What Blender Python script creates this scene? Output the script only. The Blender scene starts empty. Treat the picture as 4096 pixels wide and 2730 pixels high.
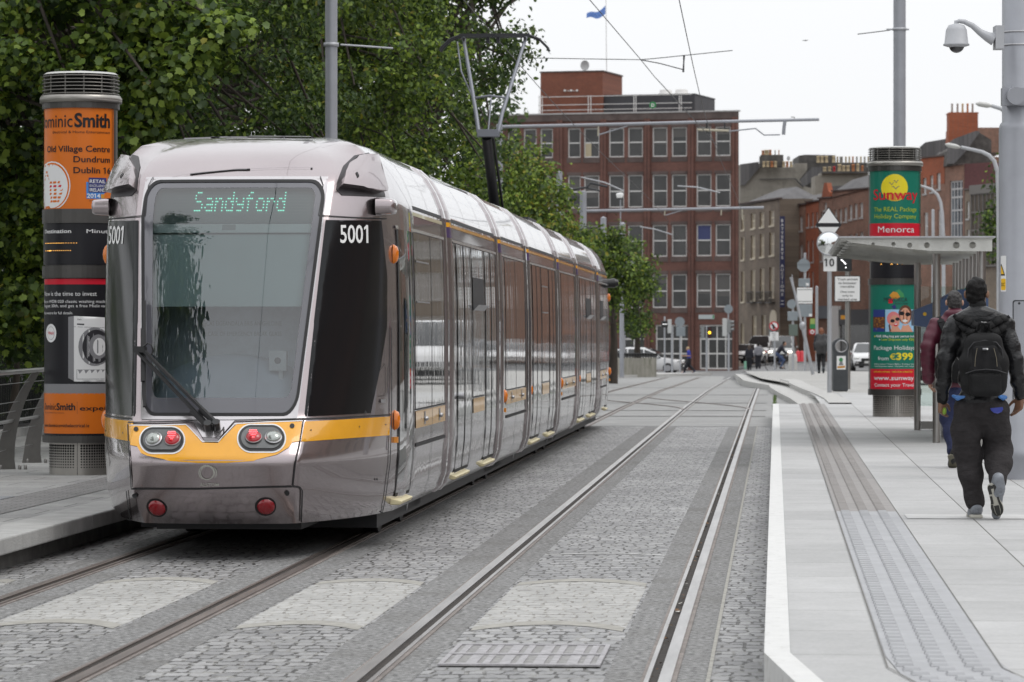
import bpy, bmesh, math, random
import numpy as np
from mathutils import Vector, Matrix, geometry
from mathutils.bvhtree import BVHTree
R = random.Random(7)
SC = bpy.context.scene
COL = SC.collection
# ---------------------------------------------------------------- camera, sky, sun, exposure
F = 14727.0            # focal length in photo pixels (photo 4096 x 2730)
HC = 1.688             # camera height
HY = 1330.0            # horizon row in the photo
TH = math.atan((3102 - 2048) / F)   # heading of the tracks, right of the view axis
cam = bpy.data.cameras.new('camera'); camo = bpy.data.objects.new('camera', cam); COL.objects.link(camo)
camo.location = (0, 0, HC)
camo.rotation_euler = (math.radians(90) - math.atan((1365 - HY) / F), 0, 0)
cam.sensor_width = 36; cam.lens = F / 4096 * 36; cam.clip_start = .5; cam.clip_end = 3000
cam.dof.use_dof = True; cam.dof.focus_distance = 29; cam.dof.aperture_fstop = 8
SC.camera = camo
wd = bpy.data.worlds.new('World'); SC.world = wd; wd.use_nodes = True
nt = wd.node_tree; nt.nodes.clear()
SUN_EL, SUN_AZ = math.radians(60), math.radians(105)     # azimuth clockwise from +Y
sk = nt.nodes.new('ShaderNodeTexSky'); sk.sky_type = 'NISHITA'; sk.sun_disc = False
sk.sun_elevation = SUN_EL; sk.sun_rotation = SUN_AZ; sk.dust_density = 4; sk.air_density = 1
mx = nt.nodes.new('ShaderNodeMix'); mx.data_type = 'RGBA'; mx.inputs[0].default_value = .9
nt.links.new(sk.outputs[0], mx.inputs[6]); mx.inputs[7].default_value = (12.2, 12.35, 12.6, 1)   # cloud deck, brighter overhead
wt = nt.nodes.new('ShaderNodeTexCoord'); ws = nt.nodes.new('ShaderNodeSeparateXYZ'); wr_ = nt.nodes.new('ShaderNodeMapRange'); wm = nt.nodes.new('ShaderNodeVectorMath'); wm.operation = 'SCALE'
nt.links.new(wt.outputs['Generated'], ws.inputs[0]); nt.links.new(ws.outputs[2], wr_.inputs[0]); wr_.inputs[3].default_value = 1; wr_.inputs[4].default_value = 1.65
bg = nt.nodes.new('ShaderNodeBackground'); bg.inputs[1].default_value = .1
nt.links.new(mx.outputs[2], wm.inputs[0]); nt.links.new(wr_.outputs[0], wm.inputs['Scale']); nt.links.new(wm.outputs[0], bg.inputs[0])
wo = nt.nodes.new('ShaderNodeOutputWorld'); nt.links.new(bg.outputs[0], wo.inputs[0])
sl = bpy.data.lights.new('sun', 'SUN'); sl.energy = .8; sl.angle = math.radians(25); sl.color = (1, .97, .93)
so = bpy.data.objects.new('sun', sl); COL.objects.link(so)
so.rotation_euler = Vector((-math.sin(SUN_AZ) * math.cos(SUN_EL), -math.cos(SUN_AZ) * math.cos(SUN_EL), -math.sin(SUN_EL))).to_track_quat('-Z', 'Y').to_euler()
SC.view_settings.view_transform = 'Standard'; SC.view_settings.look = 'None'
SC.view_settings.exposure = -.28; SC.view_settings.gamma = 1
SC.cycles.max_bounces = 8; SC.cycles.transparent_max_bounces = 8
# ---------------------------------------------------------------- coordinates
TRK = Matrix.Rotation(-TH, 4, 'Z')       # (v right of camera line, u along the track, z) -> world
def T(v, u, z=0): return TRK @ Vector((v, u, z))
def at(sx, sy, Y): return Vector(((sx - 2048) / F * Y, Y, HC - (sy - HY) / F * Y))
def gnd(sx, sy, z=0):
    Y = (HC - z) * F / (sy - HY); return Vector(((sx - 2048) / F * Y, Y, z))
def ray(sx, sy): return Vector(((sx - 2048) / F, 1, -(sy - HY) / F)).normalized()
def lerp(a, b, t): return a + (b - a) * t
def interp(x, tab):
    if x <= tab[0][0]: return tab[0][1]
    for (x0, y0), (x1, y1) in zip(tab, tab[1:]):
        if x <= x1: return y0 + (y1 - y0) * (x - x0) / (x1 - x0)
    return tab[-1][1]
GZ = [(-500, 0), (82, 0), (110, -.06), (165, -.34), (240, -.97), (275, -1.1), (900, -1.1)]
def gz(Y): return interp(Y, GZ)
# ---------------------------------------------------------------- materials
def s2l(c):
    return tuple((x / 12.92 if x <= .04045 else ((x + .055) / 1.055) ** 2.4) for x in [v / 255 for v in c])
MATS = {}
def mat(name, col, rough=.6, metal=0, noise=None, bump=None, coat=0, spec=.5, emit=None, es=1, stain=None, ior=None):
    if name in MATS: return MATS[name]
    m = bpy.data.materials.new(name); m.use_nodes = True; MATS[name] = m
    n = m.node_tree; b = n.nodes['Principled BSDF']
    b.inputs['Base Color'].default_value = (*col, 1); b.inputs['Roughness'].default_value = rough
    b.inputs['Metallic'].default_value = metal; b.inputs['Specular IOR Level'].default_value = spec
    if ior: b.inputs['IOR'].default_value = ior
    if coat: b.inputs['Coat Weight'].default_value = coat; b.inputs['Coat Roughness'].default_value = .03
    if emit: b.inputs['Emission Color'].default_value = (*emit, 1); b.inputs['Emission Strength'].default_value = es
    tc = n.nodes.new('ShaderNodeTexCoord')
    last = None
    if noise:
        sc, am = noise[:2]
        t = n.nodes.new('ShaderNodeTexNoise'); t.inputs['Scale'].default_value = sc; t.inputs['Detail'].default_value = 6; t.inputs['Roughness'].default_value = .65
        n.links.new(tc.outputs['Object'], t.inputs['Vector'])
        if len(noise) > 2:
            mp = n.nodes.new('ShaderNodeMapping'); mp.inputs['Scale'].default_value = noise[2]
            n.links.new(tc.outputs['Object'], mp.inputs[0]); n.links.new(mp.outputs[0], t.inputs['Vector'])
        r = n.nodes.new('ShaderNodeMapRange'); r.inputs[1].default_value = .3; r.inputs[2].default_value = .7
        r.inputs[3].default_value = 1 - am; r.inputs[4].default_value = 1 + am
        n.links.new(t.outputs[0], r.inputs[0])
        mlt = n.nodes.new('ShaderNodeMix'); mlt.data_type = 'RGBA'; mlt.blend_type = 'MULTIPLY'; mlt.inputs[0].default_value = 1
        mlt.inputs[6].default_value = (*col, 1); n.links.new(r.outputs[0], mlt.inputs[7])
        last = mlt.outputs[2]
    if stain:
        sc, c2, lo, hi = stain
        t = n.nodes.new('ShaderNodeTexNoise'); t.inputs['Scale'].default_value = sc; t.inputs['Detail'].default_value = 8; t.inputs['Roughness'].default_value = .7
        n.links.new(tc.outputs['Object'], t.inputs['Vector'])
        r = n.nodes.new('ShaderNodeMapRange'); r.inputs[1].default_value = lo; r.inputs[2].default_value = hi
        n.links.new(t.outputs[0], r.inputs[0])
        q = n.nodes.new('ShaderNodeMix'); q.data_type = 'RGBA'; n.links.new(r.outputs[0], q.inputs[0])
        if last: n.links.new(last, q.inputs[6])
        else: q.inputs[6].default_value = (*col, 1)
        q.inputs[7].default_value = (*c2, 1); last = q.outputs[2]
    if last: n.links.new(last, b.inputs['Base Color'])
    if bump:
        sc, st = bump[:2]
        t = n.nodes.new('ShaderNodeTexNoise'); t.inputs['Scale'].default_value = sc; t.inputs['Detail'].default_value = 3
        if len(bump) > 2:
            mp = n.nodes.new('ShaderNodeMapping'); mp.inputs['Scale'].default_value = bump[2]
            n.links.new(tc.outputs['Object'], mp.inputs[0]); n.links.new(mp.outputs[0], t.inputs['Vector'])
        else: n.links.new(tc.outputs['Object'], t.inputs['Vector'])
        bp = n.nodes.new('ShaderNodeBump'); bp.inputs['Strength'].default_value = st; bp.inputs['Distance'].default_value = bump[3] if len(bump) > 3 else .02
        n.links.new(t.outputs[0], bp.inputs['Height']); n.links.new(bp.outputs[0], b.inputs['Normal'])
        if coat: n.links.new(bp.outputs[0], b.inputs['Coat Normal'])
    return m
def brickmat(name, c1, c2, cm, bw, rh, ms=.012, rough=.8, swap=False, wob=0, fill=None, bumpd=.01, axes='XY', noise=.25, big=.15, stretch=1):
    """bricks, setts or slabs from the Brick Texture; axes says which object axes run along and across a course"""
    m = bpy.data.materials.new(name); m.use_nodes = True; MATS[name] = m
    n = m.node_tree; b = n.nodes['Principled BSDF']; b.inputs['Roughness'].default_value = rough
    tc = n.nodes.new('ShaderNodeTexCoord'); sp = n.nodes.new('ShaderNodeSeparateXYZ'); n.links.new(tc.outputs['Object'], sp.inputs[0])
    cb = n.nodes.new('ShaderNodeCombineXYZ')
    n.links.new(sp.outputs['XYZ'.index(axes[0])], cb.inputs[0]); n.links.new(sp.outputs['XYZ'.index(axes[1])], cb.inputs[1])
    vec = cb.outputs[0]
    if stretch != 1: sm = n.nodes.new('ShaderNodeVectorMath'); sm.operation = 'MULTIPLY'; sm.inputs[1].default_value = (stretch, 1, 1); n.links.new(vec, sm.inputs[0]); vec = sm.outputs[0]
    if wob:
        t = n.nodes.new('ShaderNodeTexNoise'); t.inputs['Scale'].default_value = 5.5; t.inputs['Detail'].default_value = 5
        n.links.new(vec, t.inputs['Vector'])
        s = n.nodes.new('ShaderNodeVectorMath'); s.operation = 'SCALE'; s.inputs['Scale'].default_value = wob; n.links.new(t.outputs['Color'], s.inputs[0])
        a = n.nodes.new('ShaderNodeVectorMath'); a.operation = 'ADD'; n.links.new(vec, a.inputs[0]); n.links.new(s.outputs[0], a.inputs[1]); vec = a.outputs[0]
    k = n.nodes.new('ShaderNodeTexBrick'); n.links.new(vec, k.inputs['Vector'])
    if stretch != 1: k.squash = 1.4; k.squash_frequency = 3; k.offset = .38
    k.inputs['Scale'].default_value = 1; k.inputs['Brick Width'].default_value = bw; k.inputs['Row Height'].default_value = rh
    k.inputs['Mortar Size'].default_value = ms; k.inputs['Mortar Smooth'].default_value = .3
    k.inputs['Color1'].default_value = (*c1, 1); k.inputs['Color2'].default_value = (*c2, 1); k.inputs['Mortar'].default_value = (*cm, 1)
    col = k.outputs['Color']
    if fill:     # joints filled up in places
        t = n.nodes.new('ShaderNodeTexNoise'); t.inputs['Scale'].default_value = fill[0]; t.inputs['Detail'].default_value = 3; n.links.new(cb.outputs[0], t.inputs['Vector'])
        r = n.nodes.new('ShaderNodeMapRange'); r.inputs[1].default_value = fill[1]; r.inputs[2].default_value = fill[1] + .08; n.links.new(t.outputs[0], r.inputs[0])
        q = n.nodes.new('ShaderNodeMix'); q.data_type = 'RGBA'; n.links.new(r.outputs[0], q.inputs[0]); q.inputs[6].default_value = (*cm, 1); q.inputs[7].default_value = (*fill[2], 1)
        n.links.new(q.outputs[2], k.inputs['Mortar'])
    for sc, am in ((38, noise), (4.6, noise * .6), (.45, big)):
        t = n.nodes.new('ShaderNodeTexNoise'); t.inputs['Scale'].default_value = sc; t.inputs['Detail'].default_value = 7; t.inputs['Roughness'].default_value = .7
        n.links.new(cb.outputs[0] if sc < 5 else tc.outputs['Object'], t.inputs['Vector'])
        r = n.nodes.new('ShaderNodeMapRange'); r.inputs[1].default_value = .3; r.inputs[2].default_value = .7; r.inputs[3].default_value = 1 - am; r.inputs[4].default_value = 1 + am
        n.links.new(t.outputs[0], r.inputs[0])
        q = n.nodes.new('ShaderNodeMix'); q.data_type = 'RGBA'; q.blend_type = 'MULTIPLY'; q.inputs[0].default_value = 1
        n.links.new(col, q.inputs[6]); n.links.new(r.outputs[0], q.inputs[7]); col = q.outputs[2]
    n.links.new(col, b.inputs['Base Color'])
    bp = n.nodes.new('ShaderNodeBump'); bp.invert = True; bp.inputs['Strength'].default_value = .6; bp.inputs['Distance'].default_value = bumpd
    n.links.new(k.outputs['Fac'], bp.inputs['Height']); n.links.new(bp.outputs[0], b.inputs['Normal'])
    return m
# ---------------------------------------------------------------- objects
def tag(o, label=None, cat=None, group=None, kind=None):
    if label: o['label'] = label
    if cat: o['category'] = cat
    if group: o['group'] = group
    if kind: o['kind'] = kind
    return o
def thing(name, label, cat, M=None, group=None):
    o = bpy.data.objects.new(name, None); o.empty_display_size = .2; COL.objects.link(o)
    if M is not None: o.matrix_basis = M if isinstance(M, Matrix) else Matrix.Translation(Vector(M))
    return tag(o, label, cat, group)
def wmat(o):
    m = Matrix.Identity(4)
    while o is not None: m = o.matrix_basis @ m; o = o.parent
    return m
def copy_tree(o, parent=None):
    c = o.copy(); COL.objects.link(c); c.parent = parent
    for ch in list(o.children): copy_tree(ch, c)
    return c
class MB:
    """collects faces; build() links them as ONE mesh object"""
    def __init__(s, frame=None): s.v = []; s.f = []; s.m = []; s.fr = frame; s.mi = 0; s.sm = []; s.smooth = False
    def add(s, vs, fs, mi=None):
        k = len(s.v)
        if s.fr is not None: vs = [s.fr @ Vector(p) for p in vs]
        s.v.extend([tuple(p) for p in vs])
        for f in fs: s.f.append([i + k for i in f]); s.m.append(s.mi if mi is None else mi); s.sm.append(s.smooth)
        return s
    def box(s, lo, hi, mi=None):
        (a, b, c), (d, e, f) = lo, hi
        vs = [(a, b, c), (d, b, c), (d, e, c), (a, e, c), (a, b, f), (d, b, f), (d, e, f), (a, e, f)]
        return s.add(vs, [(0, 3, 2, 1), (4, 5, 6, 7), (0, 1, 5, 4), (1, 2, 6, 5), (2, 3, 7, 6), (3, 0, 4, 7)], mi)
    def cbox(s, c, d, mi=None):
        return s.box([c[i] - d[i] / 2 for i in range(3)], [c[i] + d[i] / 2 for i in range(3)], mi)
    def bar(s, p, q, w, h, up=(0, 0, 1), mi=None):
        p, q = Vector(p), Vector(q); d = (q - p).normalized(); up = Vector(up)
        if abs(d.dot(up)) > .99: up = Vector((0, 1, 0))
        x = d.cross(up).normalized(); y = x.cross(d).normalized()
        vs = [c + x * a * w / 2 + y * b * h / 2 for c in (p, q) for a, b in ((-1, -1), (1, -1), (1, 1), (-1, 1))]
        return s.add(vs, [(3, 2, 1, 0), (4, 5, 6, 7), (0, 1, 5, 4), (1, 2, 6, 5), (2, 3, 7, 6), (3, 0, 4, 7)], mi)
    def tube(s, path, r, n=10, mi=None, caps=True, sq=1):
        path = [Vector(p) for p in path]; rr = r if isinstance(r, (list, tuple)) else [r] * len(path)
        vs = []; fs = []; px = None
        for i, p in enumerate(path):
            d = ((path[min(i + 1, len(path) - 1)] - path[max(i - 1, 0)])).normalized()
            if px is None:
                ref = Vector((0, 0, 1)) if abs(d.z) < .9 else Vector((1, 0, 0))
                px = d.cross(ref).normalized()
            px = (px - d * px.dot(d)).normalized(); py = d.cross(px)
            for k in range(n):
                a = 2 * math.pi * k / n
                vs.append(p + px * math.cos(a) * rr[i] + py * math.sin(a) * rr[i] * sq)
        for i in range(len(path) - 1):
            for k in range(n):
                fs.append((i * n + k, i * n + (k + 1) % n, (i + 1) * n + (k + 1) % n, (i + 1) * n + k))
        o = s.smooth; s.smooth = True; s.add(vs, fs, mi); s.smooth = o
        if caps: s.add(vs[:n], [tuple(range(n))[::-1]], mi); s.add(vs[-n:], [tuple(range(n))], mi)
        return s
    def cyl(s, p, q, r, r2=None, n=16, mi=None): return s.tube([p, q], [r, r if r2 is None else r2], n, mi)
    def lathe(s, prof, c=(0, 0, 0), n=32, a0=0, a1=2 * math.pi, mi=None, smooth=True):
        full = abs(a1 - a0 - 2 * math.pi) < 1e-6; k = n if full else n + 1
        vs = [(c[0] + r * math.cos(a0 + (a1 - a0) * j / n), c[1] + r * math.sin(a0 + (a1 - a0) * j / n), c[2] + z) for r, z in prof for j in range(k)]
        fs = [(i * k + j, i * k + (j + 1) % k, (i + 1) * k + (j + 1) % k, (i + 1) * k + j) for i in range(len(prof) - 1) for j in range(n)]
        o = s.smooth; s.smooth = smooth; s.add(vs, fs, mi); s.smooth = o
        return s
    def prism(s, pts, d, mi=None):
        """pts: planar polygon; d: extrusion vector"""
        d = Vector(d); pts = [Vector(p) for p in pts]; n = len(pts)
        s.add(pts + [p + d for p in pts], [tuple(range(n))[::-1], tuple(range(n, 2 * n))] + [(i, (i + 1) % n, n + (i + 1) % n, n + i) for i in range(n)], mi)
        return s
    def grid(s, fn, nu, nv, mi=None, skip=None):
        vs = [fn(i / nu, j / nv) for i in range(nu + 1) for j in range(nv + 1)]
        s.add(vs, [(i * (nv + 1) + j, (i + 1) * (nv + 1) + j, (i + 1) * (nv + 1) + j + 1, i * (nv + 1) + j + 1) for i in range(nu) for j in range(nv) if not (skip and skip(i, j))], mi)
        return s
    def sphere(s, c, r, nu=16, nv=10, mi=None, z0=-1, z1=1):
        r = (r, r, r) if not isinstance(r, (tuple, list)) else r
        def fn(a, b):
            t = lerp(math.asin(z0), math.asin(z1), b); p = a * 2 * math.pi
            return (c[0] + r[0] * math.cos(p) * math.cos(t), c[1] + r[1] * math.sin(p) * math.cos(t), c[2] + r[2] * math.sin(t))
        o = s.smooth; s.smooth = True; s.grid(fn, nu, nv, mi); s.smooth = o
        return s
    def poly(s, pts, mi=None): return s.add(pts, [tuple(range(len(pts)))], mi)
    def build(s, name, mats, parent=None, frame=None, weld=False, bevel=0, sub=0):
        """parent: its matrix becomes the local frame; frame: local frame of a top-level mesh"""
        M = wmat(parent) if parent is not None else (frame if frame is not None else None)
        me = bpy.data.meshes.new(name)
        vs = s.v
        if M is not None: Mi = M.inverted(); vs = [tuple(Mi @ Vector(p)) for p in vs]
        me.from_pydata(vs, [], s.f)
        for m in (mats if isinstance(mats, (list, tuple)) else [mats]): me.materials.append(m)
        me.polygons.foreach_set('material_index', s.m); me.polygons.foreach_set('use_smooth', s.sm)
        me.update()
        if weld:
            b = bmesh.new(); b.from_mesh(me); bmesh.ops.remove_doubles(b, verts=b.verts, dist=1e-4)
            bmesh.ops.recalc_face_normals(b, faces=b.faces); b.to_mesh(me); b.free()
        o = bpy.data.objects.new(name, me); COL.objects.link(o)
        if parent is not None: o.parent = parent
        elif frame is not None: o.matrix_basis = frame
        if bevel:
            md = o.modifiers.new('bevel', 'BEVEL'); md.width = bevel; md.segments = 2; md.limit_method = 'ANGLE'
        if sub:
            md = o.modifiers.new('sub', 'SUBSURF'); md.levels = sub; md.render_levels = sub
        return o
def part(name, mb, m, parent, label=None, **k):
    o = mb.build(name, m, parent, **k)
    if label: o['label'] = label
    return o
# ---------------------------------------------------------------- lettering
_TX = {}
def glyphs(txt, bold=0.0, shear=0):
    key = (txt, bold, shear)
    if key in _TX: return _TX[key]
    cu = bpy.data.curves.new('t', 'FONT'); cu.body = txt; cu.size = 1; cu.offset = bold; cu.shear = shear; cu.resolution_u = 3
    ob = bpy.data.objects.new('t', cu); COL.objects.link(ob)
    dg = bpy.context.evaluated_depsgraph_get(); me = ob.evaluated_get(dg).to_mesh()
    vs = [(v.co.x, v.co.y) for v in me.vertices]; fs = [tuple(p.vertices) for p in me.polygons]
    ob.evaluated_get(dg).to_mesh_clear(); bpy.data.objects.remove(ob); bpy.data.curves.remove(cu)
    x0 = min(p[0] for p in vs); x1 = max(p[0] for p in vs)
    _TX[key] = ([(x - x0, y) for x, y in vs], fs, x1 - x0)
    return _TX[key]
def text(mb, txt, fn, x, y, h, w=None, align='l', mi=0, bold=0.0, shear=0):
    """letters of cap height h (about .73 em) from point x,y; fn maps 2-D to 3-D; w squeezes to a width"""
    vs, fs, L = glyphs(txt, bold, shear); k = h / .73; kx = (w / L) if w else k
    W_ = L * kx; ones = [i for i, c in enumerate(txt) if c == '1']
    ox = x - (0 if align == 'l' else W_ if align == 'r' else W_ / 2)
    mb.add([fn(ox + a * kx, y + b * k) for a, b in vs], fs, mi)
    for i in ones:          # the built-in font's 1 is a bare stem: give it its flag
        e = glyphs(txt[:i + 1], bold, shear)[2]; e = e - .1 - bold * 2 + (0 if i else .02)
        e = max(e, 0) if i else .02
        mb.add([fn(ox + (e + px_) * kx, y + py_ * k) for px_, py_ in ((.02, .71), (.02, .58), (-.15, .50), (-.15, .60))], [(3, 2, 1, 0)], mi)
def cdt(poly, step=None, holes=()):
    """triangulate a 2-D outline, with inner points every step"""
    pts = []; edges = []
    def ring(pl):
        out = []
        for (x0, y0), (x1, y1) in zip(pl, pl[1:] + pl[:1]):
            n = max(1, int(math.hypot(x1 - x0, y1 - y0) / step)) if step else 1
            out += [(x0 + (x1 - x0) * i / n, y0 + (y1 - y0) * i / n) for i in range(n)]
        k = len(pts); pts.extend(out); edges.extend([(k + i, k + (i + 1) % len(out)) for i in range(len(out))])
    for pl in [poly] + list(holes): ring(list(pl))
    if step:
        xs = [p[0] for p in poly]; ys = [p[1] for p in poly]
        y = min(ys) + step / 2
        while y < max(ys):
            x = min(xs) + step / 2
            while x < max(xs): pts.append((x, y)); x += step
            y += step
    r = geometry.delaunay_2d_cdt([Vector(p) for p in pts], edges, [], 0, 1e-6)
    def inside(x, y, pl):
        c = False
        for (x0, y0), (x1, y1) in zip(pl, pl[1:] + pl[:1]):
            if (y0 > y) != (y1 > y) and x < (x1 - x0) * (y - y0) / (y1 - y0) + x0: c = not c
        return c
    V = [(p.x, p.y) for p in r[0]]; fs = []
    for f in r[2]:
        cx = sum(V[i][0] for i in f) / 3; cy = sum(V[i][1] for i in f) / 3
        if inside(cx, cy, list(poly)) and not any(inside(cx, cy, list(h)) for h in holes): fs.append(tuple(f))
    return V, fs
def ell(cx, cy, rx, ry, n=28, a0=0, a1=360):
    full = a1 - a0 == 360
    return [(cx + rx * math.cos(math.radians(a0 + (a1 - a0) * i / (n if full else n - 1))), cy + ry * math.sin(math.radians(a0 + (a1 - a0) * i / (n if full else n - 1)))) for i in range(n)]
def rrect(x0, y0, x1, y1, r, n=6):
    o = []
    for cx, cy, a in ((x1 - r, y1 - r, 0), (x0 + r, y1 - r, 90), (x0 + r, y0 + r, 180), (x1 - r, y0 + r, 270)):
        o += [(cx + r * math.cos(math.radians(a + 90 * i / n)), cy + r * math.sin(math.radians(a + 90 * i / n))) for i in range(n + 1)]
    return o
# ---------------------------------------------------------------- shared materials
STEEL = mat('steel', (.45, .45, .46), .35, .85, noise=(6, .12))
GALV = mat('galvanised', (.42, .43, .45), .5, .55, noise=(3, .12))
GPOLE = mat('grey_pole_paint', (.33, .34, .37), .42, .25, noise=(2.5, .08))
BLACK = mat('black_plastic', (.012, .012, .013), .35)
DARK = mat('dark_metal', (.045, .046, .05), .45, .4)
RUBBER = mat('rubber', (.01, .01, .011), .6)
WHITE = mat('white_paint', (.78, .78, .77), .5)
GLASSD = mat('dark_glass', (.012, .015, .016), .04, spec=.6, coat=.3)
RED = mat('red_paint', (.5, .02, .03), .4)
YEL = mat('yellow_paint', (.85, .5, .02), .4)
BLKP = mat('black_print', (.01, .01, .012), .5)
def simple(name, c, rough=.5): return mat(name, c, rough)
def glassmat(name, tint, refl=1.5, rough=.0):
    m = bpy.data.materials.new(name); m.use_nodes = True; n = m.node_tree; n.nodes.clear(); MATS[name] = m
    o = n.nodes.new('ShaderNodeOutputMaterial'); mx = n.nodes.new('ShaderNodeMixShader'); fr = n.nodes.new('ShaderNodeFresnel'); fr.inputs[0].default_value = refl
    t = n.nodes.new('ShaderNodeBsdfTransparent'); t.inputs[0].default_value = (*tint, 1)
    g = n.nodes.new('ShaderNodeBsdfGlossy'); g.inputs['Roughness'].default_value = rough
    n.links.new(fr.outputs[0], mx.inputs[0]); n.links.new(t.outputs[0], mx.inputs[1]); n.links.new(g.outputs[0], mx.inputs[2]); n.links.new(mx.outputs[0], o.inputs[0])
    return m
CLEAR = glassmat('clear_glass', (.86, .92, .9), 1.45)
# ================================================================ GROUND
SETT = brickmat('granite_setts', (.205, .204, .206), (.315, .313, .312), (.024, .022, .019), .2, .2, .022, .55, wob=.2, fill=(8, .49, (.23, .225, .21)), bumpd=.03, noise=.35, big=.25, stretch=2.3)
SETTL = brickmat('pale_setts', (.35, .347, .335), (.415, .412, .398), (.19, .182, .165), .2, .19, .02, .75, wob=.2, fill=(9, .44, (.37, .36, .335)), bumpd=.006, noise=.18, stretch=2.3)
AGG = mat('aggregate_strip', (.2, .199, .196), .8, noise=(26, .95), stain=(.9, (.12, .115, .105), .5, .8), bump=(120, .4))
CONC = mat('old_concrete', (.3, .3, .29), .85, noise=(1.6, .25), stain=(4, (.17, .165, .155), .55, .75), bump=(60, .2))
ASPH = mat('asphalt', (.16, .16, .16), .85, noise=(1.2, .25), bump=(90, .3))
MORT = mat('mortar_line', (.33, .32, .29), .9, noise=(9, .25))
RAILM = mat('rail_steel', (.42, .41, .4), .3, .9, noise=(2.2, .25, (4, .4, 1)))
RAILD = mat('rail_dull', (.2, .17, .155), .42, .75, noise=(3, .3, (6, .3, 1)))
RUST = mat('rail_seal', (.21, .185, .17), .8, noise=(5, .3))
GROOVE = mat('groove_dark', (.03, .024, .02), .9, noise=(12, .5))  # shade of the deep groove painted on a nearly flush strip
PAVE = brickmat('granite_slabs', (.37, .37, .366), (.43, .43, .426), (.12, .115, .105), 1.3, .75, .006, .7, bumpd=.004, noise=.1, big=.14, axes='YX')
PAVEL = brickmat('old_slabs', (.27, .27, .265), (.33, .33, .32), (.1, .1, .095), .9, .6, .008, .75, bumpd=.004, noise=.2, big=.25)
def strip(name, m, v0, v1, us, z=0.0, zf=None, bulge=0, kind='structure', label=None):
    """a ground strip between two track offsets, draped over the terrain"""
    mb = MB(TRK)
    n = 8
    def p(a, b):
        k = a * (len(us) - 1); i = min(int(k), len(us) - 2); u = lerp(us[i], us[i + 1], k - i)
        v = lerp(v0(u) if callable(v0) else v0, v1(u) if callable(v1) else v1, b)
        uu = u + bulge * (1 - (2 * b - 1) ** 2)
        y = (TRK @ Vector((v, uu, 0))).y
        return (v, uu, (gz(y) if zf is None else zf(u)) + z)
    mb.grid(p, len(us) - 1, n)
    mb.f = [f[::-1] for f in mb.f]
    o = mb.build(name, m, None, frame=TRK)
    tag(o, label, kind=kind)
    return o
UL = [-60, 0, 10, 20, 30, 40, 50, 60, 70, 82, 96, 110, 125, 140, 155, 165, 180, 200, 220, 240, 258, 275, 300, 400, 700]
# one ground sheet to the horizon
g = MB()
def gfn(a, b):
    ys = [-200, -60, 0, 40, 82, 96, 110, 125, 140, 155, 165, 180, 200, 220, 240, 258, 275, 320, 500, 1500]
    y = ys[int(round(a * 19))]; x = lerp(-900, 900, b)
    return (x, y, gz(y) - .012)
g.grid(gfn, 19, 6); g.f = [f[::-1] for f in g.f]
tag(g.build('ground', ASPH), kind='structure')
strip('road', SETT, -6.2, .6, [u for u in UL if u <= 110], 0)
strip('road', mat('worn_concrete', (.27, .27, .265), .85, noise=(.35, .16, (1, 3, 1)), stain=(1.5, (.37, .37, .36), .55, .7), bump=(40, .3)), -9.5, 3, [66, 70, 82, 96, 110, 125, 140, 155, 165, 180], .004)
RV = [-4.835, -3.40, -1.997, -.562]
zones = [(-5.12, -4.55), (-3.73, -3.1), (-2.33, -1.75), (-.83, -.33)]
for a, b in zones: strip('track_bed', AGG, a, b, [u for u in UL if u < 66] + [66], .0015)
for a, b in ((-5.33, -5.12), (-4.55, -3.73), (-3.1, -2.33), (-1.75, -.83)):
    w = b - a; bl = .5 * w
    us = [20.9 + i * .25 for i in range(15)]
    strip('crossing', SETTL, a + .02, b - .02, us, .0015, bulge=bl)
    for u0 in (20.72, 24.42): strip('crossing', MORT, a + .03, b - .03, [u0, u0 + .3], .0028, bulge=bl)
strip('road', MORT, -.335, -.315, [10, 30, 50, 66], .008)
strip('road', mat('kerb_channel', (.2, .2, .205), .8, noise=(8, .3, (4, 1, 1))), -.3, -.06, [8, 17], .006)
# cross joints on the concrete part
for u0, z in ((73.5, .009), (79, .009), (88, .009), (101, .009), (118, .009)):
    strip('road', mat('joint_dirt', (.09, .088, .085), .9), -6.5, -.2, [u0, u0 + .22 + u0 * .002], z)
# rails
RLAB = ['dull steel rail nearest the left platform, under the tram', 'dull steel rail under the right side of the tram', 'shiny steel rail of the empty track, beside the tram', 'shiny steel rail nearest the right platform, with leaves in its groove']
ur = [u for u in UL if 8 <= u <= 165]; ur = [6] + ur
for i, v in enumerate(RV):
    d = -1 if i % 2 == 0 else 1              # the head lies outside, groove and lip inside
    t = thing('tram_rail', RLAB[i], 'rail', TRK, 'grooved rails set in the paving')
    def rb(v0, v1, z0, z1):
        mb = MB(TRK); a, b = min(v0, v1), max(v0, v1)
        for ua, ub in zip(ur, ur[1:]):
            za, zb = gz(ua), gz(ub)
            vs = [(a, ua, za + z0), (b, ua, za + z0), (b, ub, zb + z0), (a, ub, zb + z0), (a, ua, za + z1), (b, ua, za + z1), (b, ub, zb + z1), (a, ub, zb + z1)]
            mb.add(vs, [(4, 5, 6, 7), (1, 2, 6, 5), (3, 0, 4, 7)])
        return mb
    m = RAILM if i > 1 else RAILD
    part('railhead', rb(v, v + d * .062, .002, .018), m, t)
    part('groove', rb(v, v - d * .045, .002, .007), GROOVE, t)
    part('lip', rb(v - d * .045, v - d * .068, .002, .0165), m, t)
    part('seal', rb(v + d * .062, v + d * .085, .001, .0085), RUST, t); part('seal', rb(v - d * .068, v - d * .088, .001, .0085), RUST, t)
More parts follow.
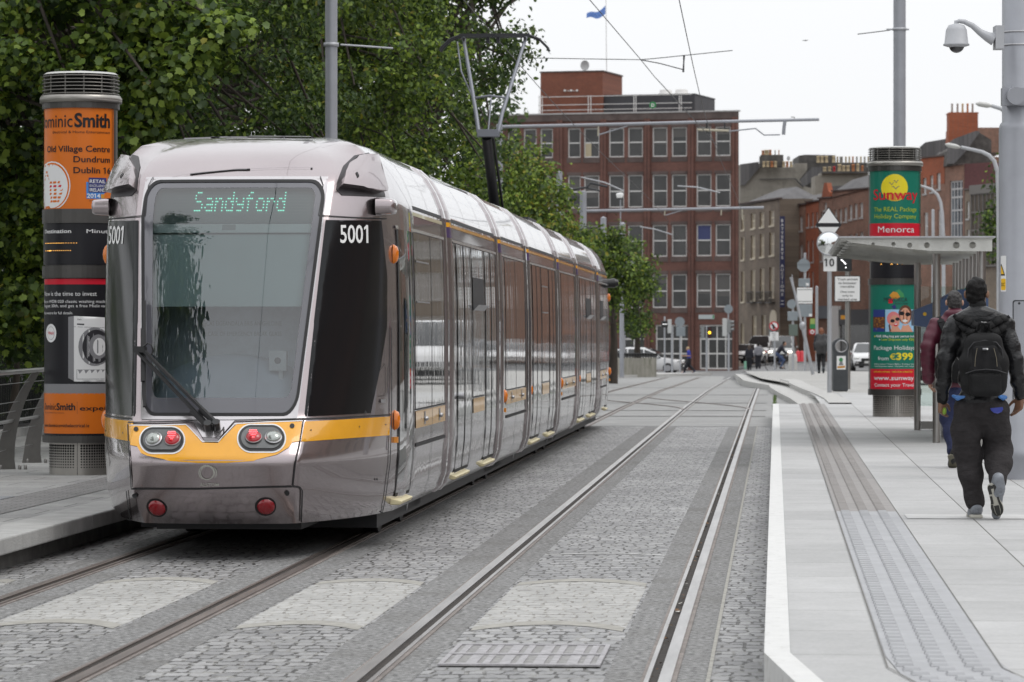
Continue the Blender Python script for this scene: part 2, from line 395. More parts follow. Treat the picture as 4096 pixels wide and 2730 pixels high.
# crossover rails at the far end of the straight
for (v0, u0), (v1, u1), lab in (((-1.997, 79.6), (-4.835, 97), 'thin curving crossover rail leaving the middle of the empty track'), ((-.562, 79.8), (-3.4, 98.5), 'thin curving crossover rail starting at the right platform rail')):
    mb = MB(TRK); pts = []
    for k in range(21):
        t_ = k / 20; e = t_ * t_ * (3 - 2 * t_)
        pts.append((lerp(v0, v1, e), lerp(u0, u1, t_), gz(lerp(u0, u1, t_)) + .013))
    for p, q in zip(pts, pts[1:]): mb.bar(p, q, .07, .02)
    tag(mb.build('crossover_rail', RAILD, None, frame=TRK), lab, 'rail', 'crossover rails')
# drain cover between the rails
t = thing('drain_cover', 'cast iron drain grating set in the setts between the near rails', 'drain cover', TRK @ Matrix.Translation((-1.29, 19.1, .006)))
fr = wmat(t); mb = MB(fr)
mb.box((-.41, -.62, 0), (.41, .62, .003)); part('backing', mb, mat('drain_pit', (.27, .265, .26), .9, noise=(25, .35)), t)
mb = MB(fr)
for y in (-.62, -.02, .56): mb.box((-.41, y, .003), (.41, y + .06, .011))
for x in (-.41, .385): mb.box((x, -.56, .003), (x + .025, .56, .0105))
part('frame', mb, mat('cast_iron', (.36, .35, .36), .6, .3, noise=(20, .3)), t)
mb = MB(fr)
for k in range(9):
    for y0, y1 in ((-.54, -.06), (.06, .54)):
        x = -.36 + k * .085; mb.box((x, y0, .003), (x + .035 + .02 * (k % 2), y1, .009))
part('grating', mb, MATS['cast_iron'], t)
strip('crossing_line', mat('worn_white', (.5, .5, .49), .8, noise=(9, .5)), -1.74, -.84, [27.8, 27.88], .003, bulge=.2)
# litter and dead leaves lying in the groove of the right rail
lm = [mat('litter_leaf', (.16, .08, .03), .8), mat('litter_pale', (.5, .48, .44), .8), mat('litter_dark', (.05, .035, .02), .9)]
mb = MB(TRK); Rl = random.Random(12)
for k in range(150):
    u = 16 + 60 * Rl.random() ** 1.3; v = -.585 + Rl.uniform(-.015, .015); a = Rl.uniform(.006, .018); z = .012 + Rl.uniform(0, .008); q = Rl.uniform(0, 3)
    mb.add([(v + a * math.cos(q + j * 1.57), u + 1.6 * a * math.sin(q + j * 1.57), z + Rl.uniform(0, .012)) for j in range(4)], [(0, 1, 2, 3)], Rl.choice((0, 0, 1, 2, 2)))
tag(mb.build('leaf_litter', lm, None, frame=TRK), 'dead leaves and litter lying in the groove of the right rail', kind='stuff')
# ---------------------------------------------------------------- right platform
PZ = .27
tape = lambda u: -.05 if u > 16.3 else -.05 + (16.3 - u) * .095
mb = MB(TRK); n = 40
us = [2, 10, 14, 16.3, 20, 24, 29, 34, 40, 48, 56, 64, 70, 73]
pf = [(tape(u), u) for u in us]
mb.add([(v + .11, u, PZ) for v, u in pf] + [(5.2, u, PZ) for v, u in pf], [(i, len(us) + i, len(us) + i + 1, i + 1) for i in range(len(us) - 1)])
mb.add([(-.05, 73, -.1), (5.2, 73, -.1), (5.2, 73, PZ), (-.05, 73, PZ)], [(3, 2, 1, 0)])
tag(mb.build('platform', PAVE, None, frame=TRK), kind='structure')
mb = MB(TRK)
for i in range(len(us) - 1):
    (v0, u0), (v1, u1) = pf[i], pf[i + 1]
    mb.add([(v0, u0, -.05), (v1, u1, -.05), (v1, u1, PZ + .004), (v0, u0, PZ + .004), (v0 + .115, u0, PZ + .004), (v1 + .115, u1, PZ + .004)], [(0, 3, 2, 1), (3, 4, 5, 2)])
kerbw = mat('white_kerb_paint', (.62, .62, .605), .6, noise=(7, .06), stain=(11, (.42, .41, .38), .56, .72))
tag(mb.build('platform_edge', kerbw, None, frame=TRK), kind='structure')
TACA = mat('tactile_light', (.345, .35, .362), .6, noise=(5, .1)); TACB = mat('tactile_brown', (.26, .245, .235), .65, noise=(5, .12))
for nm, m, u0, u1 in (('tactile_paving', TACA, 8, 29.2), ('tactile_paving', TACB, 29.2, 73)):
    mb = MB(TRK); off = lambda u: 0 if u > 15.6 else (15.6 - u) * .14
    k = int((u1 - u0) / .8)
    for i in range(k):
        a, b = lerp(u0, u1, i / k), lerp(u0, u1, (i + 1) / k)
        mb.add([(.48 + off(a), a, PZ + .004), (.95 + off(a), a, PZ + .004), (.95 + off(b), b, PZ + .004), (.48 + off(b), b, PZ + .004)], [(0, 1, 2, 3)])
    st = .2
    u = max(u0, 14.0) + .04
    while u < u1 - .08:
        for r in range(3):
            v = .508 + r * .145 + off(u)
            mb.add([(v, u, PZ + .005), (v + .078, u, PZ + .005), (v + .078, u + st * .55, PZ + .005), (v, u + st * .55, PZ + .005), (v + .008, u + .012, PZ + .018), (v + .07, u + .012, PZ + .018), (v + .07, u + st * .55 - .03, PZ + .018), (v + .008, u + st * .55 - .03, PZ + .018)],
                   [(4, 5, 6, 7), (0, 1, 5, 4), (1, 2, 6, 5), (2, 3, 7, 6), (3, 0, 4, 7)])
        u += st
    tag(mb.build(nm, m, None, frame=TRK), kind='structure')
mb = MB(TRK)
for v in (.468, .95):
    a = [(v + (0 if u > 15.6 else (15.6 - u) * .14), u) for u in (8, 15.6, 29, 50, 73)]
    for (v0, u0), (v1, u1) in zip(a, a[1:]): mb.add([(v0, u0, PZ + .0065), (v0 + .007, u0, PZ + .0065), (v1 + .007, u1, PZ + .0065), (v1, u1, PZ + .0065)], [(0, 1, 2, 3)])
tag(mb.build('paving_joint', mat('joint_dirt2', (.16, .155, .145), .9), None, frame=TRK), kind='structure')
strip('platform_band', mat('pale_band', (.5, .5, .49), .7, noise=(5, .1)), 1.0, 5.2, [28.1, 28.75], .0045, zf=lambda u: PZ)
# pavement beyond the platform: falls gently towards the junction
rz = lambda u: interp(u, [(73, .25), (95, .2), (136, .17), (150, .1), (176, -.22), (260, -1.0)])
COBL = brickmat('pale_cobbles', (.36, .355, .34), (.43, .425, .41), (.24, .23, .21), .16, .14, .01, .8, wob=.03, bumpd=.006)
strip('pavement', PAVE, lambda u: interp(u, [(73, .9), (84, .9), (96, .75), (150, -.4)]), 5.2, [73, 78, 84, 90], .003, zf=rz)
strip('pavement', COBL, lambda u: interp(u, [(73, .9), (90, .9), (107, .45), (118, -.32), (123, -.68), (140, -1.08), (176, -1.64)]), 22, [90, 100, 110, 120, 136, 150, 165, 176], .003, zf=rz)
strip('pavement', CONC, 5.2, 30, [-10, 20, 50, 73, 90], 0, zf=lambda u: PZ - .03 if u < 73 else rz(u) - .02)
# stepped granite kerbs curving away beyond the platform end
mb = MB(TRK)
def kerbline(pts, w, z0, zt):
    for (v0, u0), (v1, u1) in zip(pts, pts[1:]):
        a, b = zt(u0), zt(u1)
        mb.add([(v0, u0, z0), (v1, u1, z0), (v1, u1, b), (v0, u0, a), (v0 + w, u0, a), (v1 + w, u1, b), (v0 + w, u0, z0), (v1 + w, u1, z0)], [(0, 3, 2, 1), (3, 4, 5, 2), (4, 6, 7, 5)])
kA = [(.52, 74), (.5, 80), (.35, 88), (.1, 97), (-.15, 107), (-.2, 112), (-.7, 118), (-1.05, 123), (-1.45, 140), (-1.75, 160), (-2.0, 176)]
kerbline(kA, .57, -.4, lambda u: rz(u) - .1)
tag(mb.build('kerb', mat('kerb_granite', (.43, .425, .41), .75, noise=(5, .15), bump=(60, .2)), None, frame=TRK), kind='structure')
mb = MB(TRK)
kerbline([(v + .55, u) for v, u in kA[:5]] + [(.4, 111), (.15, 116)], .45, -.4, lambda u: rz(u) + .03)
tag(mb.build('kerb', MATS['kerb_granite'], None, frame=TRK), kind='structure')
# grass growing in the joint beside the track
mb = MB(TRK); Rg = random.Random(3)
for k in range(900):
    u = 76 + 24 * Rg.random() ** 1.2; v = interp(u, [(76, -.02), (86, -.02), (100, -.02)]) + Rg.gauss(0, .02)
    if Rg.random() < .3 + .3 * math.sin(u * 1.7): continue
    h = Rg.uniform(.02, .06); d = Rg.uniform(-.03, .03)
    mb.add([(v - .006, u, gz(u)), (v + .006, u, gz(u)), (v + d, u + Rg.uniform(-.03, .03), gz(u) + h)], [(0, 1, 2)])
tag(mb.build('grass', mat('grass_blades', (.08, .14, .02), .6, noise=(6, .4)), None, frame=TRK), 'thin line of green grass growing in the joint beside the far right rail', kind='stuff')
# ---------------------------------------------------------------- left platform
LZ = .25
mb = MB(TRK)
mb.add([(-40, 0, LZ - .002), (-5.75, 0, LZ), (-5.75, 66, LZ), (-40, 66, LZ - .002)], [(0, 1, 2, 3)])
mb.add([(-40, 66, -.1), (-5.36, 66, -.1), (-5.36, 66, LZ), (-40, 66, LZ - .002)], [(0, 1, 2, 3)])
tag(mb.build('platform', PAVEL, None, frame=TRK), kind='structure')
mb = MB(TRK)
kk = [0] + [14 + 1.22 * i for i in range(44)]
for a, b in zip(kk, kk[1:]):
    mb.box((-5.76, a + .003, LZ - .115), (-5.36, b - .003, LZ + .004))
tag(mb.build('platform_edge', mat('kerb_grey', (.36, .36, .35), .75, noise=(4, .18), bump=(70, .3)), None, frame=TRK, bevel=.012), kind='structure')
mb = MB(TRK); mb.box((-5.9, 0, -.05), (-5.5, 66, LZ - .11))
tag(mb.build('platform_wall', mat('dark_fascia', (.1, .098, .092), .9, noise=(3, .5)), None, frame=TRK), kind='structure')
strip('tactile_paving', brickmat('pavers', (.2, .195, .19), (.24, .235, .23), (.1, .1, .1), .2, .1, .008, .8), -6.62, -6.1, [24, 40, 64], .004, zf=lambda u: LZ)
t = thing('drain_grille', 'narrow slotted metal grille in the left platform paving', 'drain cover', TRK @ Matrix.Translation((-6.85, 30.4, LZ + .003)))
mb = MB(wmat(t)); mb.box((-.24, -1.3, 0), (.24, 1.3, .002)); part('backing', mb, mat('grille_gap', (.05, .05, .05), .9), t)
mb = MB(wmat(t))
for k in range(46): mb.box((-.24, -1.29 + k * .0565, .002), (.24, -1.29 + k * .0565 + .03, .007))
part('bars', mb, GALV, t)
# ================================================================ TRAM
VC = -4.12
TF = TRK @ Matrix.Translation((VC, 0, 0))     # (s across, u along, z)
TFI = TF.inverted()
PAINT = mat('tram_paint', (.36, .312, .318), .27, .93, noise=(1.2, .05), bump=(1.6, .12, (1, 2.2, 1), .006), coat=1)
PAINTD = mat('tram_paint_shade', (.16, .145, .15), .28, .7, noise=(1.5, .06), coat=1)
PAINTR = mat('tram_paint_pale', (.5, .475, .485), .24, .85, noise=(1.5, .04), coat=1)  # silver paint made paler on the roof for reflected sky
PAINTS = mat('tram_side_panel', (.27, .24, .245), .16, .92, noise=(.9, .05), bump=(2.2, .35, (1, 1.6, .35), .008), coat=1)
SGLASS = mat('tram_side_glass', (.012, .016, .015), .015, spec=1.0, bump=(1.9, .28, (1, 2.4, .25), .006), coat=1, ior=1.9)
SEAM = mat('seam_black', (.012, .012, .013), .6)
TYEL = mat('tram_yellow', (.78, .36, .01), .25, noise=(3, .06), coat=.6)
TORA = mat('tram_ochre', (.6, .36, .12), .35, noise=(3, .1), coat=.5)
TPUR = mat('tram_purple', (.055, .028, .11), .3, coat=.6)
TBAND = mat('tram_mauve_band', (.2, .165, .19), .25, .5, coat=1)
AMBER = mat('amber_lens', (.68, .17, .004), .12, coat=.5, emit=(1, .3, .0), es=.02)
CREAM = mat('step_cream', (.7, .62, .38), .5, noise=(8, .12))
STARLENS = mat('red_lens', (.22, .002, .008), .12, coat=.6)
WSEC = [(.27, 1.08), (.33, 1.135), (.45, 1.175), (.75, 1.2), (1.8, 1.2), (2.4, 1.185), (2.70, 1.165), (2.78, 1.145), (2.92, 1.09), (3.05, 1.01), (3.15, .9), (3.22, .72), (3.26, .45), (3.272, .0)]
ZB = [.27, .3, .33, .38, .45, .55, .65, .75, .9, 1.06, 1.2, 1.4, 1.6, 1.8, 2.0, 2.2, 2.4, 2.55, 2.7, 2.78, 2.86, 2.93, 3.0, 3.05, 3.1, 3.15, 3.19, 3.22, 3.245, 3.262, 3.272]
ZR = []
for _a, _b in zip(ZB, ZB[1:]):
    _n = max(1, int(round((_b - _a) / .05))); ZR += [_a + (_b - _a) * _i / _n for _i in range(_n)]
ZR.append(ZB[-1])
wsec = lambda z: interp(z, WSEC)
U0 = [(.27, 27.02), (.36, 26.9), (.5, 26.82), (.75, 26.76), (.9, 26.88), (1.06, 27.05), (2.55, 27.67), (2.86, 27.93), (2.95, 28.06), (3.05, 28.22), (3.13, 28.42), (3.19, 28.68), (3.23, 28.95), (3.26, 29.3), (3.272, 29.6)]
WF = [(.27, .56), (.55, .61), (1.0, .65), (2.0, .70), (2.55, .74), (2.86, .75), (3.0, .72), (3.1, .64), (3.19, .5), (3.24, .35), (3.272, .0)]
WW = [(.27, .5), (1.06, .575), (2.55, .69), (2.86, .695), (3.0, .66), (3.1, .58), (3.19, .45), (3.24, .3), (3.272, 0)]
UP = 28.6
def hull(t, z):
    """nose and first section; t 0 centre, .4 windscreen edge, .5 nose corner, 1 door pillar, 1.3 first joint"""
    u0 = interp(z, U0); wf = interp(z, WF); ww = interp(z, WW); ws = wsec(z) * .94; up = max(UP, u0 + .12)
    if t <= .5:
        s = ww * t / .4 if t <= .4 else lerp(ww, wf, (t - .4) / .1)
        q = s / wf if wf > 1e-6 else 0
        return (s, u0 + .05 * q * q + .05 * q ** 6, z)
    if t <= 1:
        k = (t - .5) / .5; p0 = (wf, u0 + .1); p2 = (ws, up)
        b = .075 * min(1, max(0, (3.1 - z) / .3))
        nx, ny = (p2[1] - p0[1]), -(p2[0] - p0[0]); L = math.hypot(nx, ny) or 1
        c = ((p0[0] + p2[0]) / 2 + nx / L * b * 1.6, (p0[1] + p2[1]) / 2 + ny / L * b * 1.6)
        return tuple((1 - k) ** 2 * p0[i] + 2 * k * (1 - k) * c[i] + k * k * p2[i] for i in (0, 1)) + (z,)
    k = (t - 1) / .3
    return (lerp(ws, wsec(z), min(1, k * 7)), lerp(up, 32.76, k), z)
TS = [0, .05, .1, .15, .2, .25, .3, .35, .4, .42, .44, .46, .48, .49, .5, .51, .52, .54, .56, .59, .62, .66, .7, .75, .8, .85, .9, .95, 1.0, 1.01, 1.02, 1.03, 1.043, 1.1, 1.15, 1.2, 1.3]
def hullgrid(hole):
    vs = []; fs = []; cols = [-t for t in TS[::-1]] + TS[1:]
    for z in ZR:
        for t in cols:
            p = hull(abs(t), z); vs.append((p[0] if t > 0 else -p[0], p[1], p[2]))
    n = len(cols)
    for i in range(len(ZR) - 1):
        for j in range(n - 1):
            a, b = cols[j], cols[j + 1]
            if hole and ZR[i] >= 1.06 - 1e-6 and ZR[i + 1] <= 2.86 + 1e-6 and max(abs(a), abs(b)) <= .4 + 1e-6: continue
            fs.append((i * n + j, i * n + j + 1, (i + 1) * n + j + 1, (i + 1) * n + j))
    return vs, fs
hv, hf = hullgrid(False)
HB = BVHTree.FromPolygons(hv, hf)
CL = TFI @ Vector((0, 0, HC))
def proj(sx, sy, off=0, back=None):
    d = (TFI.to_3x3() @ ray(sx, sy)).normalized()
    h = HB.ray_cast(CL, d)
    if h[0] is None:
        h = HB.find_nearest(CL + d * 28.2)
    n = h[1] if h[1].dot(d) < 0 else -h[1]
    return h[0] + n * off, n
def flip(p): return Vector((-p[0], p[1], p[2]))
def decal(poly, off=.004, step=13, mb=None, mi=None, holes=(), smooth=True, mir=False):
    mb = mb or MB(TF)
    V, fs = cdt(poly, step, holes)
    o = mb.smooth; mb.smooth = smooth
    q = [proj(x, y, off)[0] for x, y in V]
    mb.add([flip(p) for p in q] if mir else q, fs if mir else [f[::-1] for f in fs], mi); mb.smooth = o
    return mb
def c2(*p): return [(350 + x / 1.81, 500 + y / 1.81) for x, y in p]
def c3(*p): return [(350 + x / 1.81, 1300 + y / 1.81) for x, y in p]
def band(pts, w):
    """a thin polygon following a line of photo points"""
    L = []; Rr = []
    for i, (x, y) in enumerate(pts):
        a = pts[max(i - 1, 0)]; b = pts[min(i + 1, len(pts) - 1)]; dx, dy = b[0] - a[0], b[1] - a[1]; l = math.hypot(dx, dy)
        L.append((x - dy / l * w / 2, y + dx / l * w / 2)); Rr.append((x + dy / l * w / 2, y - dx / l * w / 2))
    return L + Rr[::-1]
tram = thing('tram', 'long silver and mauve articulated tram with yellow nose stripe, number 5001 and raised pantograph', 'tram', TF @ Matrix.Translation((0, 47, 0)))
# --- first section with the nose
mb = MB(TF); mb.smooth = True
vs, fs = hullgrid(True)
ri = {z: i for i, z in enumerate(ZR)}
lo = [f for f in fs if vs[f[0]][2] < 2.69 or vs[f[0]][1] < 28.7]; hi = [f for f in fs if vs[f[0]][2] >= 2.69 and vs[f[0]][1] >= 28.7]
mb.add(vs, lo, 0); mb.add(vs, hi, 1)
# the roof behind the nose front takes the paler paint
nose = part('nose_body', mb, [PAINT, PAINTR], tram, weld=True)
# surface points of the windscreen: a -1..1 across, z
def ws_pt(a, z, off=0):
    t = min(abs(a), 1) * .4; p = hull(t, z); s = 1 if a >= 0 else -1
    ex = (abs(a) - min(abs(a), 1)) * interp(z, WW)
    return Vector((s * (p[0] + ex), p[1] - off * .92, p[2] + off * .38))
def ws_decal(mb, poly, off, step=.12, holes=(), mi=None):
    V, fs = cdt(poly, step, holes); o = mb.smooth; mb.smooth = True
    mb.add([ws_pt(x, y, off) for x, y in V], fs, mi); mb.smooth = o; return mb
rr = lambda e, r: [(x, y) for x, y in rrect(-1 + e * 1.5, 1.07 + e, 1 - e * 1.5, 2.85 - e, r)]
full = [(-1.02, 1.04), (1.02, 1.04), (1.02, 2.88), (-1.02, 2.88)]
mb = MB(TF); ws_decal(mb, full, .004, holes=[rr(0, .16)]); part('windscreen_surround', mb, mat('surround_silver', (.5, .48, .49), .25, .6, coat=1), nose)
mb = MB(TF); ws_decal(mb, rr(-.004, .165), .009, holes=[rr(.018, .15)]); part('windscreen_seal', mb, RUBBER, nose)
WSG = glassmat('windscreen_glass', (.8, .87, .88), 2.15, .0)
mb = MB(TF); ws_decal(mb, rr(.012, .15), .002); scr = part('windscreen', mb, WSG, tram)
mb = MB(TF); ws_decal(mb, rr(.018, .15), .003, holes=[[(x, y) for x, y in rrect(-.87, 1.2, .9, 2.79, .08)]]); part('glass_border', mb, mat('glass_frit', (.1, .1, .115), .08, coat=1), scr)
# cab interior
mb = MB(TF); mb.box((-.95, 28.35, .9), (.95, 28.4, 2.7)); mb.box((-.6, 27.45, .98), (.6, 28.35, 1.0)); mb.box((-.62, 28.1, 2.84), (.62, 28.4, 2.86))
part('cab_interior', mb, mat('cab_wall', (.6, .66, .72), .7, noise=(2, .3)), tram)
mb = MB(TF); ws_decal(mb, [(-.93, 1.92), (.93, 1.92), (.93, 2.47), (-.93, 2.47)], -.1); part('sun_blind', mb, mat('blind', (.45, .55, .545), .7, noise=(.8, .06)), tram)
mb = MB(TF); ws_decal(mb, [(-.96, 2.47), (.96, 2.47), (.96, 2.54), (-.96, 2.54)], -.07); mb.mi = 1
ws_decal(mb, [(-.1, 2.49), (.05, 2.49), (.05, 2.53), (-.1, 2.53)], -.066); part('blind_rail', mb, [mat('rail_pale', (.5, .58, .57), .5), mat('rail_grey', (.25, .28, .28), .5)], tram)
mb = MB(TF); ws_decal(mb, [(-.97, 2.54), (.97, 2.54), (.97, 2.84), (-.97, 2.84)], -.06); dis = part('destination_display', mb, mat('display_back', (.16, .2, .2), .5), tram)
LED = mat('led_green', (.1, .5, .35), .4, emit=(.25, 1, .72), es=1.1); LEDO = mat('led_off', (.3, .36, .35), .5)
FONT = {'S': ['.###.', '#....', '#....', '.###.', '....#', '....#', '####.'], 'a': ['.....', '.....', '.###.', '....#', '.####', '#...#', '.####'], 'n': ['.....', '.....', '#.##.', '##..#', '#...#', '#...#', '#...#'],
        'd': ['....#', '....#', '.##.#', '#..##', '#...#', '#...#', '.####'], 'y': ['.....', '.....', '#...#', '#...#', '.####', '....#', '.###.'], 'f': ['..##.', '.#...', '####.', '.#...', '.#...', '.#...', '.#...'],
        'o': ['.....', '.....', '.###.', '#...#', '#...#', '#...#', '.###.'], 'r': ['.....', '.....', '#.##.', '##..#', '#....', '#....', '#....']}
mb = MB(TF); x = -.42
lit = set()
for ch in 'Sandyford':
    for r, row in enumerate(FONT[ch]):
        for c, v in enumerate(row):
            if v == '#': lit.add((round((x + c * .019 + .9) / .019), r))
    x += .019 * 6
def dot(mb, a, z, r, off):
    mb.add([ws_pt(a + dx * r / .69, z + dz * r, off) for dx, dz in ((-1, -1), (1, -1), (1, 1), (-1, 1))], [(0, 1, 2, 3)])
for i, r in lit: dot(mb, -.9 + i * .019, 2.775 - r * .0235, .005, -.052)
part('lit_dots', mb, LED, dis)
mb = MB(TF)
for i in range(95):
    for r in range(-1, 8):
        if (i, r) not in lit: dot(mb, -.9 + i * .019, 2.775 - r * .0235, .0017, -.052)
part('unlit_dots', mb, LEDO, dis)
mb = MB(TF); mb.smooth = True
def dash(a, b):
    s = lerp(-.6, .6, a); k = s / .6; h = 1.3 + .22 * (1 - k * k)
    return (s, lerp(27.22, 28.1, b), 1.04 + (h - 1.04) * min(1, b * 2.6) ** .6)
mb.grid(dash, 18, 8); part('dashboard', mb, mat('dash_grey', (.45, .5, .58), .5, noise=(2, .1)), tram)
mb = MB(TF); mb.box((.40, 27.45, 1.1), (.43, 27.48, 1.4)); mb.box((.33, 27.42, 1.4), (.46, 27.5, 1.55)); mb.mi = 1; mb.cyl((.395, 27.42, 1.475), (.395, 27.415, 1.475), .025, n=12)
part('card_reader', mb, [mat('reader', (.45, .47, .48), .5), BLKP], tram)
mb = MB(TF); text(mb, 'IN CASE OF EMERGENCY BREAK GLASS', lambda x, y: (x, 28.34, y), -.32, 1.66, .035, .62); text(mb, 'I gCÁS ÉIGEANDÁLA BRIS AN GHLOINE', lambda x, y: (x, 28.34, y), -.32, 1.74, .035, .62)
part('notice_text', mb, mat('notice_print', (.3, .36, .36), .6), tram)
# side cab windows
CABG = mat('cab_side_glass', (.007, .008, .0095), .14, spec=.3)
wr = c2((1724, 690), (2126, 694), (2168, 1100)) + c3((2166, 20), (2120, 300), (2048, 640), (1580, 664), (1572, 640), (1640, 0)) + c2((1640, 1420),)
sw = part('cab_window', decal(wr, .004), CABG, tram)
part('fleet_number', (lambda mb: (text(mb, '5001', lambda x, y: proj(x, -y, .008)[0], 1358, -972, 74, 112, bold=.012, shear=-.03), mb)[1])(MB(TF)), WHITE, sw)
sw2 = part('cab_window', decal(wr, .004, mir=True), CABG, tram)
part('fleet_number', (lambda mb: (text(mb, '5001', lambda x, y: flip(proj(1500 - (x - 1352), -y, .008)[0]), 1352, -974, 74, 118, bold=.012, shear=.03), mb)[1])(MB(TF)), WHITE, sw2)
# yellow nose stripe
yel = c3((310, 732), (500, 735), (715, 728), (750, 765), (832, 856), (945, 858), (1060, 742), (1090, 716), (1300, 712), (1552, 700), (1536, 845), (1482, 852), (1455, 890), (1370, 942), (1200, 985), (1000, 1000), (800, 1000), (600, 985), (430, 950), (388, 930), (360, 882), (312, 872))
part('nose_stripe', decal(yel, .005), TYEL, tram)
part('nose_stripe', decal(c3((1573, 702), (1800, 690), (2186, 664), (2182, 800), (1860, 824), (1545, 848)), .005), TYEL, tram)
part('nose_stripe', decal(c3((1573, 702), (1800, 690), (2186, 664), (2182, 800), (1860, 824), (1545, 848)), .005, mir=True), TYEL, tram)
mb = MB(TF)
for pl in (c3((310, 731), (500, 733), (712, 727), (745, 757), (830, 848)), c3((830, 848), (948, 849), (1066, 722), (1300, 708), (1552, 699))): decal(band(pl, 3.2), .008, 8, mb)
part('stripe_edge', mb, WHITE, tram)
# wiper hood notch
mb = decal(c3((765, 703), (1066, 700), (965, 815), (900, 825), (832, 820)), .012); part('wiper_hood', mb, PAINTR, tram)
mb = decal(c3((832, 820), (900, 826), (965, 815), (945, 848), (850, 848)), .01); part('hood_shadow_lip', mb, PAINTD, tram)  # shade under the wiper hood painted as a darker strip
# panel seams
mb = MB(TF)
for pl, w in ((c3((298, 708), (352, 712), (800, 702), (1400, 690), (1600, 683)), 5), (c3((298, 722), (305, 900), (324, 1178)), 3.5), (c3((324, 1186), (800, 1187), (1480, 1170)), 6), (c3((288, 1200), (300, 1310), (325, 1488)), 4)): decal(band(pl, w), .009, 8, mb)
for mr in (False, True):
    for pl, w in ((c3((1600, 683), (1800, 675), (2190, 652)), 5),) + (() if mr else ((c3((1562, 694), (1530, 880), (1500, 1010), (1484, 1165)), 5.5), (c3((1484, 1170), (1530, 1174), (1548, 1200), (1540, 1470)), 6))) + ((c3((2192, 20), (2195, 660), (2182, 1000), (2150, 1250), (2112, 1438)), 3.5), (c2((1672, 660), (1900, 672), (2160, 682)), 4), (c2((1672, 660), (1690, 560), (1705, 440), (1685, 380)), 3.5), (c3((2105, 518), (2150, 515), (2166, 480), (2162, 300), (2145, 280), (2110, 330)), 2)):
        decal(band(pl, w), .009, 8, mb, mir=mr)
part('panel_seams', mb, SEAM, tram)
mb = MB(TF)
for x, y, r in ((1612, 765, 3.4), (1962, 738, 3), (2152, 722, 3), (2087, 1118, 5), (262, 785, 3), (135, 765, 3)):
    p = c3((x, y))[0]; decal(ell(p[0], p[1], r * .7, r, 10), .0095, None, mb)
for x, y in ((355, 760), (1480, 737), (348, 1235), (1443, 1217)):
    p = c3((x, y))[0]; decal(ell(p[0], p[1], 9.5, 9.5, 16), .0095, None, mb)
part('bolt_holes', mb, SEAM, tram)
mb = decal(rrect(*c3((2116, 540))[0], *c3((2150, 565))[0], 2), .009, None); part('latch', mb, STEEL, tram)
# light clusters
def stad(cx, cy, rx, ry): return [(cx + (rx - ry) * (1 if math.cos(a) >= 0 else -1) + ry * math.cos(a), cy + ry * math.sin(a)) for a in [2 * math.pi * (i + .5) / 40 for i in range(40)]]
def disc(cx, cy, r, off, bulge, mi, mb, n=20):
    for k in range(5):
        pass
    p, nn = proj(cx, cy, off); rm = r * p_dist(p) / F
    x = nn.cross(Vector((0, 0, 1))).normalized(); y = x.cross(nn).normalized()
    vs = []; fs = []
    for i in range(6):
        q = i / 5; rad = rm * math.cos(q * math.pi / 2) if bulge else rm * (1 - q); h = bulge * math.sin(q * math.pi / 2)
        vs += [p + x * rad * math.cos(2 * math.pi * j / n) + y * rad * math.sin(2 * math.pi * j / n) + nn * h for j in range(n)]
    fs = [(i * n + j, i * n + (j + 1) % n, (i + 1) * n + (j + 1) % n, (i + 1) * n + j) for i in range(5) for j in range(n)]
    o = mb.smooth; mb.smooth = True; mb.add(vs, fs, mi); mb.smooth = o
def p_dist(p): return (TF @ p).y
LENSW = mat('lens_clear', (.36, .38, .36), .15, .6, coat=.5, noise=(40, .25)); LENSG = mat('lamp_bowl', (.13, .135, .135), .35, .4, noise=(10, .2)); REDL = mat('tail_light', (.3, .005, .012), .2, coat=.5, emit=(1, .02, .03), es=.1)
REDB = mat('tail_led', (.9, .1, .1), .3, emit=(1, .1, .12), es=5)
for (cx, cy, rx, ry), wx, rx_ in (((650, 1764, 86, 50), 617, 692), ((1046, 1757, 92, 52), 1093, 1015)):
    mb = MB(TF); decal(stad(cx, cy, rx + 6, ry + 6), .009, None, mb, 0); decal(stad(cx, cy, rx, ry), .012, None, mb, 1); decal(stad(cx, cy, rx - 11, ry - 10), .016, None, mb, 2)
    hl = part('light_cluster', mb, [WHITE, BLACK, LENSG], tram)
    mb = MB(TF); disc(wx, cy - 2, 35, .018, .012, 1, mb); disc(wx, cy - 2, 31, .02, .03, 0, mb); part('headlamp', mb, [LENSW, STEEL], hl)
    mb = MB(TF); disc(rx_, cy - 2, 34, .018, .012, 1, mb); disc(rx_, cy - 2, 31, .02, .025, 0, mb)
    part('tail_lamp', mb, [REDL, mat('lamp_rim', (.3, .25, .25), .3, .7)], hl)
    mb = MB(TF)
    for r, n_ in enumerate((6, 7, 6, 4, 2)):
        for k in range(n_): disc(rx_ - 1 + (k - (n_ - 1) / 2) * 5, cy - 18 + r * 6.4, 2.0, .048, .004, 0, mb, 8)
    part('lamp_leds', mb, REDB, hl)
for x, y in ((629, 2031), (1064, 2026)):
    mb = MB(TF); disc(x - 2, y + 1, 43, .006, .0, 1, mb); disc(x, y, 36, .008, .03, 0, mb, 28); part('rear_reflector', mb, [STARLENS, SEAM], tram)
